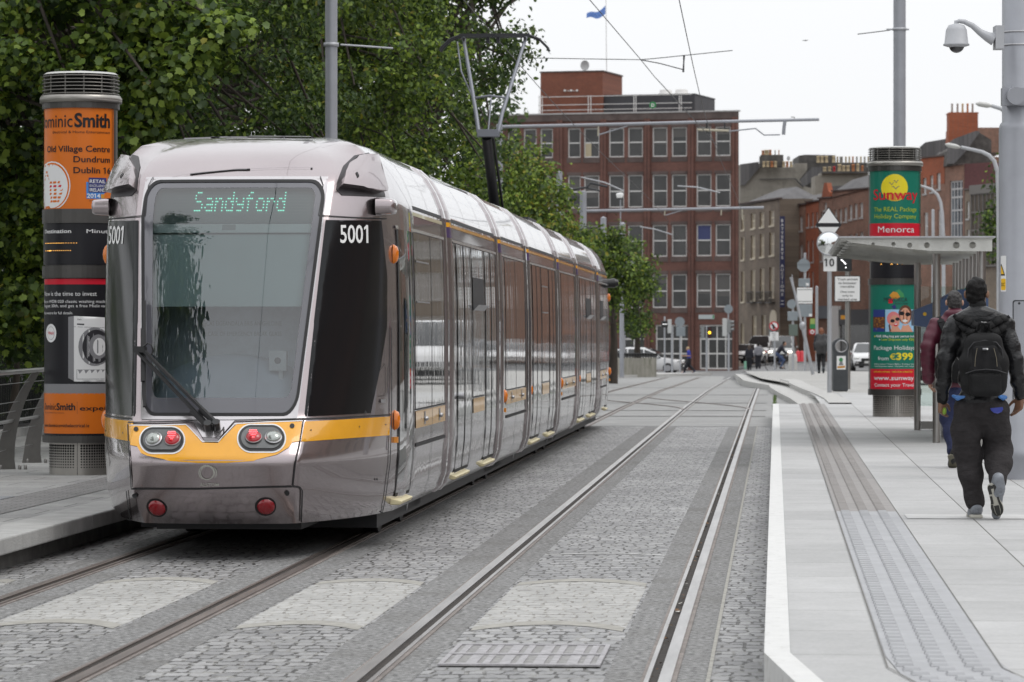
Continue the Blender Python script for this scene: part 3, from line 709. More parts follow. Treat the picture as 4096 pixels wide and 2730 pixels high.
# maker's emblem: a ring drawn as a swirl, and name
EMB = mat('emblem_silver', (.6, .6, .55), .25, .8)
mb = MB(TF)
def swirl(r0, r1, a0, a1, cx=829, cy=1892):
    o = []; i_ = []
    for k in range(25):
        q = k / 24; a = math.radians(lerp(a0, a1, q)); w = math.sin(math.pi * min(1, max(0.02, q))) ** .6
        o.append((cx + (r0 + (r1 - r0) * w) * math.cos(a), cy + (r0 + (r1 - r0) * w) * math.sin(a))); i_.append((cx + r0 * math.cos(a), cy + r0 * math.sin(a)))
    return o + i_[::-1][1:-1]
decal(swirl(25, 33, 200, 420), .008, None, mb); decal(swirl(24, 29, 20, 230), .0085, None, mb); decal(swirl(33, 38, -50, 40, 831), .008, None, mb); decal(swirl(30, 35, 120, 300), .0088, None, mb)
text(mb, 'ALSTOM', lambda x, y: proj(x, -y, .008)[0], 800, -1945, 13, 76, bold=.01)
part('maker_emblem', mb, EMB, tram)
# roof edge ears: recess shade painted flat on the hull, mirror pod and bracket on both sides
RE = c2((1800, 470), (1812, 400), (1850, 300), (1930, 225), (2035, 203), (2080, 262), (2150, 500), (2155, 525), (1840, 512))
for mr in (False, True): mb = decal(RE, .004, mir=mr); part('pod_recess_shade', mb, mat('recess_shadow', (.05, .045, .048), .4, .5), tram)
def relief(poly, off, m, name, par, mir=False):
    V, fs = cdt(poly, 14); mb = MB(TF); mb.smooth = True
    cx = sum(p[0] for p in poly) / len(poly); cy = sum(p[1] for p in poly) / len(poly)
    top = [proj(x, y, off)[0] for x, y in V]
    n = len(poly); mb.add(top, [f[::-1] for f in fs])
    V2 = [proj(x, y, off)[0] for x, y in poly]; V3 = [proj(x, y, -.01)[0] for x, y in poly]
    mb.smooth = False; mb.add(V2 + V3, [(i, (i + 1) % n, n + (i + 1) % n, n + i) for i in range(n)])
    if mir: mb.v = [tuple(TF @ flip(TFI @ Vector(p))) for p in mb.v]; mb.f = [f[::-1] for f in mb.f]
    return part(name, mb, m, par)
relief(c2((1818, 458), (1828, 410), (1870, 325), (1940, 270), (2040, 243), (2056, 245), (2122, 480), (2116, 492)), .07, PAINT, 'mirror_pod', tram)
relief(c2((1818, 458), (1828, 410), (1870, 325), (1940, 270), (2040, 243), (2056, 245), (2122, 480), (2116, 492)), .07, PAINT, 'mirror_pod', tram, True)
mb = MB(TF)
cc = c2((1915, 404))[0]; decal(ell(cc[0], cc[1], 4.5, 8, 12), .074, None, mb); decal(ell(cc[0], cc[1], 4.5, 8, 12), .074, None, mb, mir=True)
part('pod_holes', mb, SEAM, tram)
for sgn in (1, -1):
    mb = MB(TF); mb.smooth = True
    def fn(a, b, sgn=sgn):
        A = a * 2 * math.pi; ca, sa = math.cos(A), math.sin(A); q = lambda c: math.copysign(abs(c) ** .45, c)
        w = 1 - .18 * b; cap = 1 - max(0, (b - .85) / .15) ** 2 * .5
        return (sgn * lerp(1.04, 1.19, b), 28.42 + .17 * q(ca) * w * cap, 2.662 + .07 * q(sa) * w * cap)
    mb.grid(fn, 20, 10); p_ = [fn(i / 20, 1) for i in range(20)]; mb.add(p_, [tuple(range(20))])
    part('camera_arm', mb, PAINT, tram, weld=True)
# wipers: two parallel arms and a blade
mb = MB(TF)
def wp(sx, sy, o): return proj(sx, sy, o)[0]
for a, b in (((827, 1715), (570, 1424)), ((862, 1710), (597, 1420))):
    mb.bar(wp(*a, .06), wp(*b, .1), .028, .02); mb.bar(wp(*a, .05), wp(lerp(a[0], b[0], .2), lerp(a[1], b[1], .2), .075), .04, .035)
mb.bar(wp(566, 1416, .1), wp(606, 1418, .1), .04, .045)
for c in ((835, 1722), (868, 1718)): mb.cyl(wp(*c, .0), wp(*c, .08), .03, n=12)
wip = part('wiper', mb, BLACK, tram)
mb = MB(TF); pts = [wp(588, y, .045) for y in (1215, 1300, 1420, 1520, 1636)]
for a, b in zip(pts, pts[1:]): mb.bar(a, b, .022, .03)
mb.bar(wp(588, 1330, .075), wp(588, 1540, .075), .03, .02); part('wiper_blade', mb, RUBBER, wip)
mb = MB(TF); mb.tube([wp(600, 1412, .12), wp(620, 1405, .16), wp(634, 1412, .16), wp(636, 1428, .13), wp(625, 1440, .1)], .006, 6); mb.tube([wp(862, 1700, .06), wp(862, 1745, .05), wp(880, 1752, .05), wp(893, 1735, .04), wp(896, 1718, .02)], .006, 6)
part('washer_hose', mb, BLACK, wip)
mb = MB(TF)
for l in ((c2((560, 95), (760, 82), (1100, 72), (1645, 78)), 2.4), (c2((700, 100), (1000, 88), (1640, 92)), 3.2), (c2((1000, 104), (1300, 104), (1632, 112)), 3.4)): decal(band(l[0], l[1]), .008, 8, mb)
part('roof_grooves', mb, mat('groove_grey', (.08, .075, .08), .5), tram)
# --- body sections behind
JT = [32.82, 38.9, 43.4, 49.4, 54.2, 60.5, 66.2]
def sidep(u, z, off=0, sgn=1):
    k = .94 + .06 * min(1, max(0, (u - UP) / .594)); k2 = 1
    if u > 64.3: k2 = 1 - .11 * ((u - 64.3) / 1.9) ** 2
    return (sgn * (wsec(z) * k * k2 + off), u, z)
def sidepanel(mb, u0, u1, z0, z1, off, mi=None, nz=8, nu=3):
    o = mb.smooth; mb.smooth = True
    mb.grid(lambda a, b: sidep(lerp(u0, u1, a), lerp(z0, z1, b), off), nu, nz, mi); mb.smooth = o
    # small rim so the panel has an edge
    return mb
zz = ZB
for k, (a, b) in enumerate(zip(JT, JT[1:])):
    mb = MB(TF); mb.smooth = True; last = k == len(JT) - 2
    us = [a + .1, a + .5, (a + b) / 2, b - .5, b - .06] if not last else [a + .1, 62.5, 64.3, 64.9, 65.4, 65.8, 66.1]
    for sg in (1, -1):
        n = len(zz)
        def P(u, z):
            p = sidep(u, z, 0, sg)
            if last and u > 64.3: q = ((u - 64.3) / 1.8) ** 2; return (p[0], p[1], .27 + (p[2] - .27) * (1 - .12 * q))
            return p
        vs = [P(u, z) for u in us for z in zz]
        fl = []; fh = []
        for i in range(len(us) - 1):
            for j in range(n - 1):
                f = (i * n + j, (i + 1) * n + j, (i + 1) * n + j + 1, i * n + j + 1)
                (fh if zz[j] >= 2.69 else fl).append(f if sg > 0 else f[::-1])
        mb.add(vs, fl, 0); mb.add(vs, fh, 1)
        for i in (0, len(us) - 1):
            mb.smooth = False; mb.add([P(us[i], z) for z in zz] + [(0, us[i], z) for z in zz], [(j, j + 1, n + j + 1, n + j) for j in range(n - 1)], 0); mb.smooth = True
    part('body_section', mb, [PAINTS, PAINTR], tram, weld=True)
for a in JT[:-1]:
    mb = MB(TF); zs = [.3, .45, .75, 1.8, 2.4, 2.7, 2.92, 3.05, 3.15, 3.2]
    for sg in (1, -1):
        vs = [(sg * (wsec(z) - .07), u, z) for u in (a - .15, a + .15) for z in zs]; n = len(zs)
        mb.add(vs, [(j, n + j, n + j + 1, j + 1) for j in range(n - 1)])
    part('gangway_bellows', mb, RUBBER, tram)
# arches framing each section end, with yellow and purple bands
for k, a in enumerate(JT[:-1]):
    for u0, w in ((a + .1, .34),) + (((a - .3, .22),) if k % 2 == 0 or True else ()):
        mb = MB(TF); mb.smooth = True
        zs = [.27, .33, .45, .75, 1.3, 1.8, 2.2, 2.538, 2.633, 2.674, 2.7, 2.78, 2.86, 2.93, 3.0, 3.05, 3.1, 3.15, 3.19, 3.22, 3.245, 3.262]
        big = u0 > a
        for j in range(len(zs) - 1):
            z0, z1 = zs[j], zs[j + 1]; mi = 0
            if big and k >= 0: mi = 2 if 2.53 < z0 < 2.6 else 1 if 2.63 <= z0 < 2.66 else 0
            prof = ((0, 0), (.04, .022), (w / 2, .03 if big else .016), (w - .04, .022), (w, 0))
            vs = [sidep(u0 + du, z, h) for z in (z0, z1) for du, h in prof]
            mb.add(vs, [(i, i + 1, i + 6, i + 5) for i in range(4)], mi)
        part('section_arch', mb, [PAINT, TYEL, TPUR], tram)
# gutter, yellow line, mauve band, trim along the eaves
segs = [(28.7, JT[0] - .32)] + [(a + .45, b - .32) for a, b in zip(JT, JT[1:])]; segs[-1] = (JT[-2] + .45, 64.6)
for k, (a, b) in enumerate(segs):
    mb = MB(TF); sidepanel(mb, a, b, 2.69, 2.72, .004, 0, 1); part('roof_gutter', mb, SEAM, tram)
    mb = MB(TF); sidepanel(mb, a, b, 2.638, 2.668, .004, 0, 1); part('eaves_line', mb, TYEL if k else mat('faded_cream', (.62, .57, .36), .3, coat=.5), tram)
    if k: mb = MB(TF); sidepanel(mb, a, b, 2.54, 2.634, .003, 0, 2); part('eaves_band', mb, TBAND, tram)
    mb = MB(TF); sidepanel(mb, a + .1, b, 2.505, 2.53, .012, 0, 1); part('window_trim', mb, mat('bright_trim', (.8, .8, .8), .2, .8), tram)
    mb = MB(TF)
    for q in (.33, .67):
        u = lerp(a, b, q); sidepanel(mb, u, u + .014, 2.73, 3.2, .004, 0, 10, 1)
    part('roof_joint', mb, mat('joint_grey', (.12, .115, .12), .5), tram)
# doors, windows, panels
def door(u0, u1, z0=.42):
    mb = MB(TF); sidepanel(mb, u0, u1, z0, 2.5, .005)
    d = part('door', mb, SGLASS, tram)
    mb = MB(TF)
    for a, b, c, e in ((u0 - .03, u0 + .012, z0, 2.5), (u1 - .012, u1 + .03, z0, 2.5), (u0, u1, z0 - .03, z0)): sidepanel(mb, a, b, c, e, .009, 0, 8, 1)
    part('door_seal', mb, RUBBER, d); return d
def window(u0, u1, z0=1.065, vent=False, open_=False):
    mb = MB(TF); sidepanel(mb, u0, u1, z0, 2.5, .004)
    w = part('window', mb, SGLASS, tram)
    mb = MB(TF); sidepanel(mb, u0, u1, z0 - .012, z0, .008, 0, 1); sidepanel(mb, u0 - .01, u0, z0, 2.5, .008, 0, 8, 1); sidepanel(mb, u1, u1 + .01, z0, 2.5, .008, 0, 8, 1); part('window_frame', mb, SEAM, w)
    if vent:
        mb = MB(TF); a, b = lerp(u0, u1, .08), lerp(u0, u1, .85)
        for z in (1.93, 2.26): sidepanel(mb, a, b, z, z + .014, .009, 0, 1)
        for u in (a, b): sidepanel(mb, u, u + .015, 1.93, 2.26, .009, 0, 4, 1)
        part('vent_frame', mb, STEEL, w)
    if open_:
        mb = MB(TF); a, b = u0 + .02, u1 - .03
        sidepanel(mb, a, b, 1.9, 2.22, .006); part('vent_opening', mb, BLKP, w)
        mb = MB(TF); p = [sidep(a, 1.9, .008), sidep(b, 1.9, .008), sidep(b, 1.955, .06), sidep(a, 1.955, .06)]; mb.poly(p); part('open_vent_flap', mb, STEEL, w)
    return w
def panel(u0, u1, z0=.33, z1=1.05, stripe=True, gap=True, latch=False):
    if stripe:
        mb = MB(TF); sidepanel(mb, u0, u1, .905, 1.045, .006, 0, 2); part('side_stripe', mb, TORA, tram)
    mb = MB(TF); sidepanel(mb, u0 - .005, u0 + .005, z0, z1, .006, 0, 8, 1); sidepanel(mb, u1 - .005, u1 + .005, z0, z1, .006, 0, 8, 1)
    if gap: sidepanel(mb, u0, u1, .755, .785, .007, 0, 1)
    part('panel_joint', mb, SEAM, tram)
    if latch:
        mb = MB(TF); um = (u0 + u1) / 2 + .05; sidepanel(mb, um - .06, um + .06, .925, 1.03, .009, 0, 1, 1); mb.sphere(sidep(um, .97, .02), (.02, .04, .02), 10, 6)
        part('latch', mb, STEEL, tram)
def step(u0, u1):
    mb = MB(TF); z = .36
    mb.prism([(wsec(z) - .05, u0, z - .03), (wsec(z) + .03, u0, z - .03), (wsec(z) + .045, u0, z), (wsec(z) - .05, u0, z + .025)], (0, u1 - u0, 0))
    part('door_step', mb, CREAM, tram, bevel=.008)
def lamp(u, z, h=.15, small=True):
    mb = MB(TF); mb.smooth = True
    s0 = sidep(u, z)[0]
    def fn(a, b):
        A = (a - .5) * math.pi; q = math.sin(b * math.pi) ** .35
        return (s0 + .045 * math.cos(A) ** .5 * q, u + .042 * math.sin(A) * q + 0, z + (b - .5) * h)
    mb.grid(fn, 10, 10); part('marker_lamp', mb, AMBER, tram)
    if small:
        mb = MB(TF); mb.cbox((s0 + .012, u, z - h / 2 - .075), (.03, .06, .045)); part('side_reflector', mb, mat('reflector_orange', (.75, .28, .03), .3), tram)
door(28.86, 29.6); step(28.8, 29.7)
window(29.78, 31.2, vent=True); window(31.22, 32.45); panel(29.78, 31.2, latch=True); panel(31.22, 32.45, latch=True)
lamp(28.72, 2.3, .155, False); lamp(28.72, 1.0, .16)
# the far-side lamps that show past the nose
for z in (2.3, 1.0):
    mb = MB(TF); s0 = -wsec(z) * .94; mb.sphere((s0, 28.72, z), (.055, .05, .085), 12, 8); part('marker_lamp', mb, AMBER, tram)
for k, (a, b) in enumerate(zip(JT, JT[1:])):
    L = b - a
    if k in (0, 2, 4):
        door(a + .95, a + 1.7); door(a + 1.73, a + 2.48); window(a + 2.68, a + 4.05, 1.065, open_=k in (0, 4), vent=k == 2); panel(a + 2.68, a + 4.05, gap=False)
        door(a + 4.25, a + 4.95); door(a + 4.98, a + L - .38); step(a + .95, a + 2.5); step(a + 4.25, a + L - .4)
    elif k in (1, 3):
        m = a + .95 + (L - 1.35) / 2
        window(a + .95, m - .01); window(m + .01, b - .38); panel(a + .95, m - .01, latch=True); panel(m + .01, b - .38, latch=True)
        lamp(a + .65, 1.0); lamp(b + .3, 1.0)
    else:
        window(a + .9, a + 2.1, open_=True); window(a + 2.12, a + 3.2); panel(a + .9, a + 2.1, latch=True); panel(a + 2.12, a + 3.2, latch=True); door(a + 3.3, a + 4.0)
        lamp(64.9, 1.0); lamp(64.9, 2.3, .15, False); step(a + 3.3, a + 4.0)
        mb = MB(TF); mb.tube([sidep(65.2, 2.55, -.05), sidep(65.25, 2.56, .12)], [.07, .085], 12); mb.tube([sidep(65.25, 2.56, .12), sidep(65.25, 2.56, .2)], [.085, .05], 12); part('camera_arm', mb, BLACK, tram)
mb = MB(TF)
mb.cyl(sidep(33.9, 1.1, 0), sidep(33.9, 1.1, .05), .03); part('door_button', mb, STEEL, tram)
# notices stuck inside the first windows
for u0, w, tx in ((29.98, .34, ['Please stand', 'clear of the', 'closing doors', 'thank you']), (31.4, .8, ['Mind the gap', 'between tram', 'and platform', 'when leaving'])):
    mb = MB(TF); sidepanel(mb, u0, u0 + w, 1.62, 1.98, .006)
# underframe, hung low to block light under the tram, and bogies
mb = MB(TF); mb.box((-.95, 29.2, .13), (.95, 65.0, .34)); mb.box((-.55, 27.6, .2), (.55, 29.2, .3)); part('underframe', mb, BLKP, tram)
for k, u in enumerate((31.6, 41.2, 51.8, 63.0)):
    mb = MB(TF)
    for uu in (u - .9, u + .9):
        for s in (-.75, .75): mb.cyl((s - .06, uu, .29), (s + .06, uu, .29), .28, n=20)
    mb.box((-.95, u - 1.2, .16), (.95, u + 1.2, .3)); part('bogie', mb, BLKP, tram)
mb = MB(TF)
for u in (30.9, 43.5, 49.9, 51.2): mb.lathe([(.022, .0), (.0, -.12)], (1.02, u, .3), 8)
part('sand_pipe', mb, STEEL, tram)
# pantograph
pan = MB(TF); pan.box((-.55, 53.2, 3.26), (.55, 55.0, 3.36)); pt = part('pantograph', pan, DARK, tram)
mb = MB(TF); mb.tube([(.02, 54.0, 3.36), (-.03, 52.9, 4.5)], .075, 12); mb.tube([(.14, 54.0, 3.36), (.06, 52.95, 4.5)], .02, 6); part('lower_arm', mb, BLKP, pt)
mb = MB(TF)
PG = mat('pantograph_grey', (.22, .23, .26), .45, .5)
mb.tube([(-.16, 52.8, 4.55), (.16, 52.8, 4.55)], .06, 10); mb.box((-.15, 52.7, 4.5), (.15, 52.9, 4.6))
for s in (-1, 1): mb.tube([(s * .14, 52.8, 4.56), (s * .19, 52.95, 4.85), (s * .46, 54.0, 6.02)], [.032, .03, .026], 8)
mb.tube([(-.24, 53.15, 5.08), (0, 53.1, 5.11), (.24, 53.15, 5.08)], .018, 6)
mb.tube([(0, 52.8, 4.6), (.02, 53.1, 5.09)], .012, 6); mb.tube([(-.55, 54.0, 5.96), (-.46, 53.6, 5.5), (-.22, 53.2, 5.0)], .012, 6)
part('upper_arm', mb, PG, pt)
mb = MB(TF)
for du in (-.1, .12):
    mb.bar((-.52, 54 + du, 6.05), (.52, 54 + du, 6.05), .05, .045)
    for s in (-1, 1): mb.tube([(s * .5, 54 + du, 6.05), (s * .66, 54 + du, 5.99), (s * .78, 54 + du, 5.87), (s * .8, 54 + du, 5.82)], .018, 8)
mb.bar((-.45, 53.9, 6.0), (-.45, 54.12, 6.0), .04, .04); mb.bar((.45, 53.9, 6.0), (.45, 54.12, 6.0), .04, .04)
for s in (-.1, .05): mb.cbox((s, 54, 5.98), (.05, .06, .08))
part('contact_head', mb, DARK, pt)
# ================================================================ STREET FURNITURE NEAR BY
def fr(X, Y, z=0, rot=0): return Matrix.Translation((X, Y, z)) @ Matrix.Rotation(rot, 4, 'Z')
def frT(v, u, z=0): return TRK @ Matrix.Translation((v, u, z))
CFR = mat('column_frame', (.085, .082, .078), .35, .75, noise=(3, .1)); CLV = mat('column_louvre', (.2, .19, .175), .35, .8, noise=(4, .15))
CSS = mat('perforated_steel', (.34, .325, .3), .35, .85, noise=(3, .15, (1, 1, .4))); HOLE = mat('hole_black', (.01, .01, .01), .8)
def P(name, c, rough=.3): return mat(name, c, rough, spec=.3)
OR_ = P('poster_orange', (.62, .15, .012)); BK_ = P('poster_black', (.012, .012, .015)); WH_ = P('poster_white', (.7, .7, .7)); RD_ = P('poster_red', (.55, .012, .03)); NV_ = P('poster_navy', (.03, .035, .16)); LB_ = P('poster_blue', (.06, .22, .55)); GY_ = P('poster_grey', (.22, .22, .23)); DG_ = P('poster_dark', (.03, .03, .034))
GN_ = P('poster_green', (.012, .16, .11)); YL_ = P('poster_yellow', (.75, .62, .03)); LM_ = P('poster_lime', (.42, .5, .04)); SK_ = P('poster_sky', (.3, .5, .68)); FL_ = P('poster_skin', (.6, .3, .2)); PK_ = P('poster_pink', (.65, .2, .2)); BR_ = P('poster_brown', (.12, .05, .03)); NB_ = P('poster_dusk', (.03, .05, .2)); GD_ = P('poster_gold', (.55, .25, .03)); SE_ = P('poster_sea', (.03, .17, .35)); FG_ = P('poster_leaf', (.05, .25, .09))
PM = [OR_, BK_, WH_, RD_, NV_, LB_, GY_, DG_, GN_, YL_, LM_, SK_, FL_, PK_, BR_, NB_, GD_, SE_, FG_]
(iOR, iBK, iWH, iRD, iNV, iLB, iGY, iDG, iGN, iYL, iLM, iSK, iFL, iPK, iBR, iNB, iGD, iSE, iFG) = range(19)
class Cyl:
    """lays flat artwork round a drum; artwork is given in photo pixels at the drum's front"""
    def __init__(s, frame, R0, xc, ppm, z0=None): s.fr = frame; s.R = R0; s.xc = xc; s.k = ppm
    def arc(s, sx): return s.R * math.asin(max(-.995, min(.995, (sx - s.xc) / s.k / s.R)))
    def z(s, sy): return HC + (HY - sy) / s.k
    def p(s, a, z, off):
        f = a / s.R; r = s.R + off; return s.fr @ Vector((r * math.sin(f), -r * math.cos(f), z))
    def poly(s, mb, pts, mi, off=.003, step=.06):
        q = [(s.arc(x), s.z(y)) for x, y in pts]; V, fs = cdt(q, step)
        o = mb.smooth; mb.smooth = True; mb.add([s.p(a, z, off) for a, z in V], fs, mi); mb.smooth = o
    def rect(s, mb, x0, y0, x1, y1, mi, off=.003): s.poly(mb, [(x0, y0), (x1, y0), (x1, y1), (x0, y1)][::-1], mi, off)
    def text(s, mb, t, x0, x1, yb, h, mi, off=.005, bold=0, shear=0):
        a0, a1 = s.arc(x0), s.arc(x1)
        text(mb, t, lambda x, y: s.p(x, y, off), a0, s.z(yb), h / s.k, a1 - a0, 'l', mi, bold, shear)
def column(name, label, sxc, Y, base, top, R0, rows, fx):
    """information column: rows are photo rows; fx draws artwork"""
    X = (sxc - 2048) / F * Y; t = thing(name, label, 'advertising column', Matrix.Translation((X, Y, base)), 'round advertising and information columns')
    fr_ = Matrix.Translation((X, Y, 0)); k = F / Y; z = lambda sy: HC + (HY - sy) / k
    cy = Cyl(fr_, R0, sxc, k)
    mb = MB(fr_); mb.lathe([(R0 * .86, base), (R0 * .86, z(rows['drum']))], n=40); mb.mi = 1
    n = 34
    for j in range(9):
        zz_ = lerp(z(rows['drum']) - .03, base + .08, j / 8)
        for i in range(n):
            a = (i - n / 2 + .5) / n * 2.9; r = R0 * .86 + .002; rad = .0125 * (1 - .055 * j); e = rad / r
            if abs(i - n / 2 + .5) < .6: continue
            mb.add([Vector((r * math.sin(a + e * math.cos(q)), -r * math.cos(a + e * math.cos(q)), zz_ + rad * math.sin(q))) for q in [2 * math.pi * w / 8 for w in range(8)]], [tuple(range(8))])
    mb.add([Vector((.86 * R0 * math.sin(a) * 1.003, -.86 * R0 * math.cos(a) * 1.003, q)) for a, q in ((-.008, base), (.008, base), (.008, z(rows['drum'])), (-.008, z(rows['drum'])))], [(0, 1, 2, 3)])
    part('perforated_base', mb, [CSS, HOLE], t)
    mb = MB(fr_); rr_ = R0
    f0, f1, g0, g1, h0, h1 = (z(rows[q]) for q in ('drum', 'p2b', 'p2t', 'db', 'dt', 'p1b'))
    pt_, rg = z(rows['p1t']), z(rows['ring'])
    mb.lathe([(rr_ * .86, f0), (rr_ + .02, f0), (rr_ + .02, f1), (rr_ - .002, f1), (rr_ - .002, g0), (rr_ + .02, g0), (rr_ + .02, g1), (rr_ - .01, g1), (rr_ - .01, h0), (rr_ + .02, h0), (rr_ + .02, h1), (rr_ - .002, h1), (rr_ - .002, pt_), (rr_ + .02, pt_), (rr_ + .02, rg)], n=48, smooth=False)
    for a in (-1.42, 1.16):
        for z0, z1 in ((f1, g0), (h1, pt_)):
            mb.grid(lambda i, j: ((rr_ + .02) * math.sin(a + .07 * (i - .5)), -(rr_ + .02) * math.cos(a + .07 * (i - .5)), lerp(z0, z1, j)), 2, 1)
    part('frame', mb, CFR, t)
    mb = MB(fr_); lt = z(rows['ltop']); ap = z(rows['apex'])
    mb.lathe([(rr_, rg - .001), (rr_ + .045, rg), (rr_ + .045, rg + .05), (rr_ + .03, rg + .075), (rr_ - .05, rg + .085)], n=48); part('top_ring', mb, CSS, t)
    mb = MB(fr_); mb.lathe([(rr_ * .8, rg + .05), (rr_ * .8, lt)], n=32); mb.mi = 1
    for i in range(6):
        q = lerp(rg + .1, lt - .01, i / 5); mb.lathe([(rr_ * .8, q + .012), (rr_ + .02, q - .008), (rr_ + .02, q - .016), (rr_ * .8, q + .004)], n=40)
    for i in range(12):
        a = i / 12 * 2 * math.pi + .2; c = Vector((math.cos(a), math.sin(a), 0)) * (rr_ - .005); mb.bar(c + Vector((0, 0, rg + .06)), c + Vector((0, 0, lt)), .012, .012)
    mb.mi = 2; mb.lathe([(rr_ + .01, lt), (rr_ * .95, lt + .02), (0, ap)], n=40)
    part('louvre_top', mb, [HOLE, CLV, mat('cap_pale', (.5, .5, .48), .5)], t)
    fx(t, cy, rows)
    return t
DIG = mat('led_amber', (.6, .25, .03), .4, emit=(1, .5, .1), es=2.2)
def art_left(t, c, r):
    mb = MB(); o = 1.7408
    c.rect(mb, 172, r['p1b'], 462, r['p1t'], iOR, .001); D = lambda *q: [(x * o, y * o) for x, y in q]
    Tt = lambda s, x0, x1, y, h, mi=iBK, b=.0, off=.005, sh=0: c.text(mb, s, x0 * o, x1 * o, y * o, h * o, mi, off, b, sh)
    Tt('Dominic', 97.5, 177, 297, 31, b=.004); Tt('Smith', 181, 257, 296.5, 32, b=.03); Tt('Electrical & Home Entertainment', 130, 257, 311, 6.3)
    Tt('Old Village Centre', 115, 257, 353, 14.5, b=.014); Tt('Dundrum', 179, 257, 377, 14.5, b=.014); Tt('Dublin 16', 179, 258, 402, 14.5, b=.014)
    clip = lambda pts: [(max(99.5, x), min(481.5, y)) for x, y in pts]
    c.poly(mb, D(*clip(ell(127, 430, 45, 56))), iWH, .003); c.poly(mb, D(*clip(ell(127, 430, 42.5, 53))), iOR, .0036); c.poly(mb, D(*clip(ell(126, 431, 40, 50))), iWH, .0042)
    for i, (x0, x1) in enumerate([(112, 116), (110.5, 118), (108.5, 120)]): c.poly(mb, D((x0, 396 + i * 8), (x1, 396 + i * 8), (x1 + .8, 401 + i * 8), (x0 - .8, 401 + i * 8)), iOR, .005)
    for i in range(6): c.poly(mb, D((123 + (i > 3) * 2, 420 + i * 8.6), (156 - abs(i - 2.3) * 3.4, 420 + i * 8.6), (154 - abs(i - 2.3) * 3.4, 425 + i * 8.6), (121.5 + (i > 3) * 2, 425 + i * 8.6)), iRD if i == 1 else iOR, .005)
    for i in range(5): c.poly(mb, D((99.5, 424 + i * 11), (106, 424 + i * 11), (105, 429 + i * 11), (99.5, 429 + i * 11)), iOR, .005)
    c.poly(mb, D((113, 476), (121, 476), (124, 481), (109, 481)), iOR, .005)
    c.rect(mb, 213 * o, 446 * o, 250 * o, 412 * o, iNV); c.rect(mb, 208 * o, 460 * o, 246 * o, 446 * o, iLB); c.rect(mb, 207.5 * o, 446 * o, 212.5 * o, 422 * o, iLB)
    Tt('RETAIL', 215, 248, 424, 8, iWH, .012); Tt('EXCELLENCE', 215, 248, 433, 5.5, iWH, 0); Tt('IRELAND', 215, 248, 443.5, 8, iWH, .012); Tt('2014', 209, 237, 458, 10, iWH, .014); c.rect(mb, 239 * o, 459 * o, 246 * o, 449 * o, iGD)
    Tt('Electrical Retailer', 214, 238, 466, 3.6, iBR, 0)
    part('upper_poster', mb, PM, t)
    mb = MB(); c.rect(mb, 176, 1062, 470, 890, iBK, .006)
    Tt('Destination', 110, 174, 538, 9, iWH, .016, .009); Tt('Minutes', 208, 262, 538, 9, iWH, 0, .009)
    for y, xs in ((561, list(range(112, 160, 4)) + list(range(162, 190, 6))), (578, list(range(112, 176, 5)))):
        for x in xs: c.rect(mb, (x - .9) * o, (y + .6) * o, (x + .9) * o, (y - .7) * o, 19, .009)
    c.rect(mb, 120 * o, 579 * o, 126 * o, 577 * o, 19, .0095)
    part('departure_display', mb, PM + [DIG], t)
    mb = MB(); c.rect(mb, 172, r['p2b'], 470, r['p2t'], iBK, .001); c.rect(mb, 185, 1140, 465, 1118, iRD)
    Tt('Now is the time to invest', 108, 230, 681, 10.5, iWH); Tt('Buy a WDB 020 classic washing machine by', 107, 262, 697, 7, iWH); Tt('August 30th, and get a free Miele vacuum.', 107, 262, 707, 7, iWH); Tt('See in-store for full details.', 107, 178, 723, 6.5, iWH)
    c.rect(mb, 176, 1575, 470, 1535, iGY)
    c.poly(mb, D((167, 729), (180, 727), (180, 875), (167, 868)), iGY, .004); c.poly(mb, D((180, 727), (258, 731), (258, 878), (180, 876)), iWH, .004)
    c.poly(mb, D((180, 751), (258, 754), (258, 755), (180, 752)), iGY, .005); c.poly(mb, D((187, 744), (203, 744.5), (203, 748), (187, 747)), iDG, .005); Tt('Miele', 188, 197, 736.5, 3.5, iBK)
    c.poly(mb, D(*ell(226, 797, 36, 44)), iGY, .0045); c.poly(mb, D(*ell(229, 797, 30, 39)), iDG, .005); c.poly(mb, D(*ell(233, 797, 20, 28)), iGY, .0055); c.poly(mb, D(*ell(235, 797, 13, 20)), iWH, .006)
    c.rect(mb, 186 * o, 871 * o, 250 * o, 849 * o, iGY, .0046); c.rect(mb, 187 * o, 870 * o, 250 * o, 850 * o, iWH, .005)
    c.poly(mb, D(*ell(125, 766, 13.5, 21)), iWH, .004); c.poly(mb, D(*ell(125, 766, 9, 15)), iGY, .0045); c.poly(mb, D(*ell(125, 766, 8.4, 14.2)), iWH, .005); Tt('Which?', 118, 133, 769, 7, iRD, .012, .006)
    c.rect(mb, 176, 995 * o, 470, 902 * o, iOR)
    Tt('Dominic', 108, 138, 941, 16, b=.004); Tt('Smith', 139, 183, 941, 16, b=.03); Tt('expert', 193, 258, 942, 11, b=.012); c.rect(mb, 187 * o, 950 * o, 187.6 * o, 922 * o, iBR)
    Tt('Electrical & Home Entertainment', 109, 158, 949, 3.4, iBR); Tt('www.dominicsmithelectrical.ie', 107, 214, 980, 8, b=.012)
    part('lower_poster', mb, PM, t)
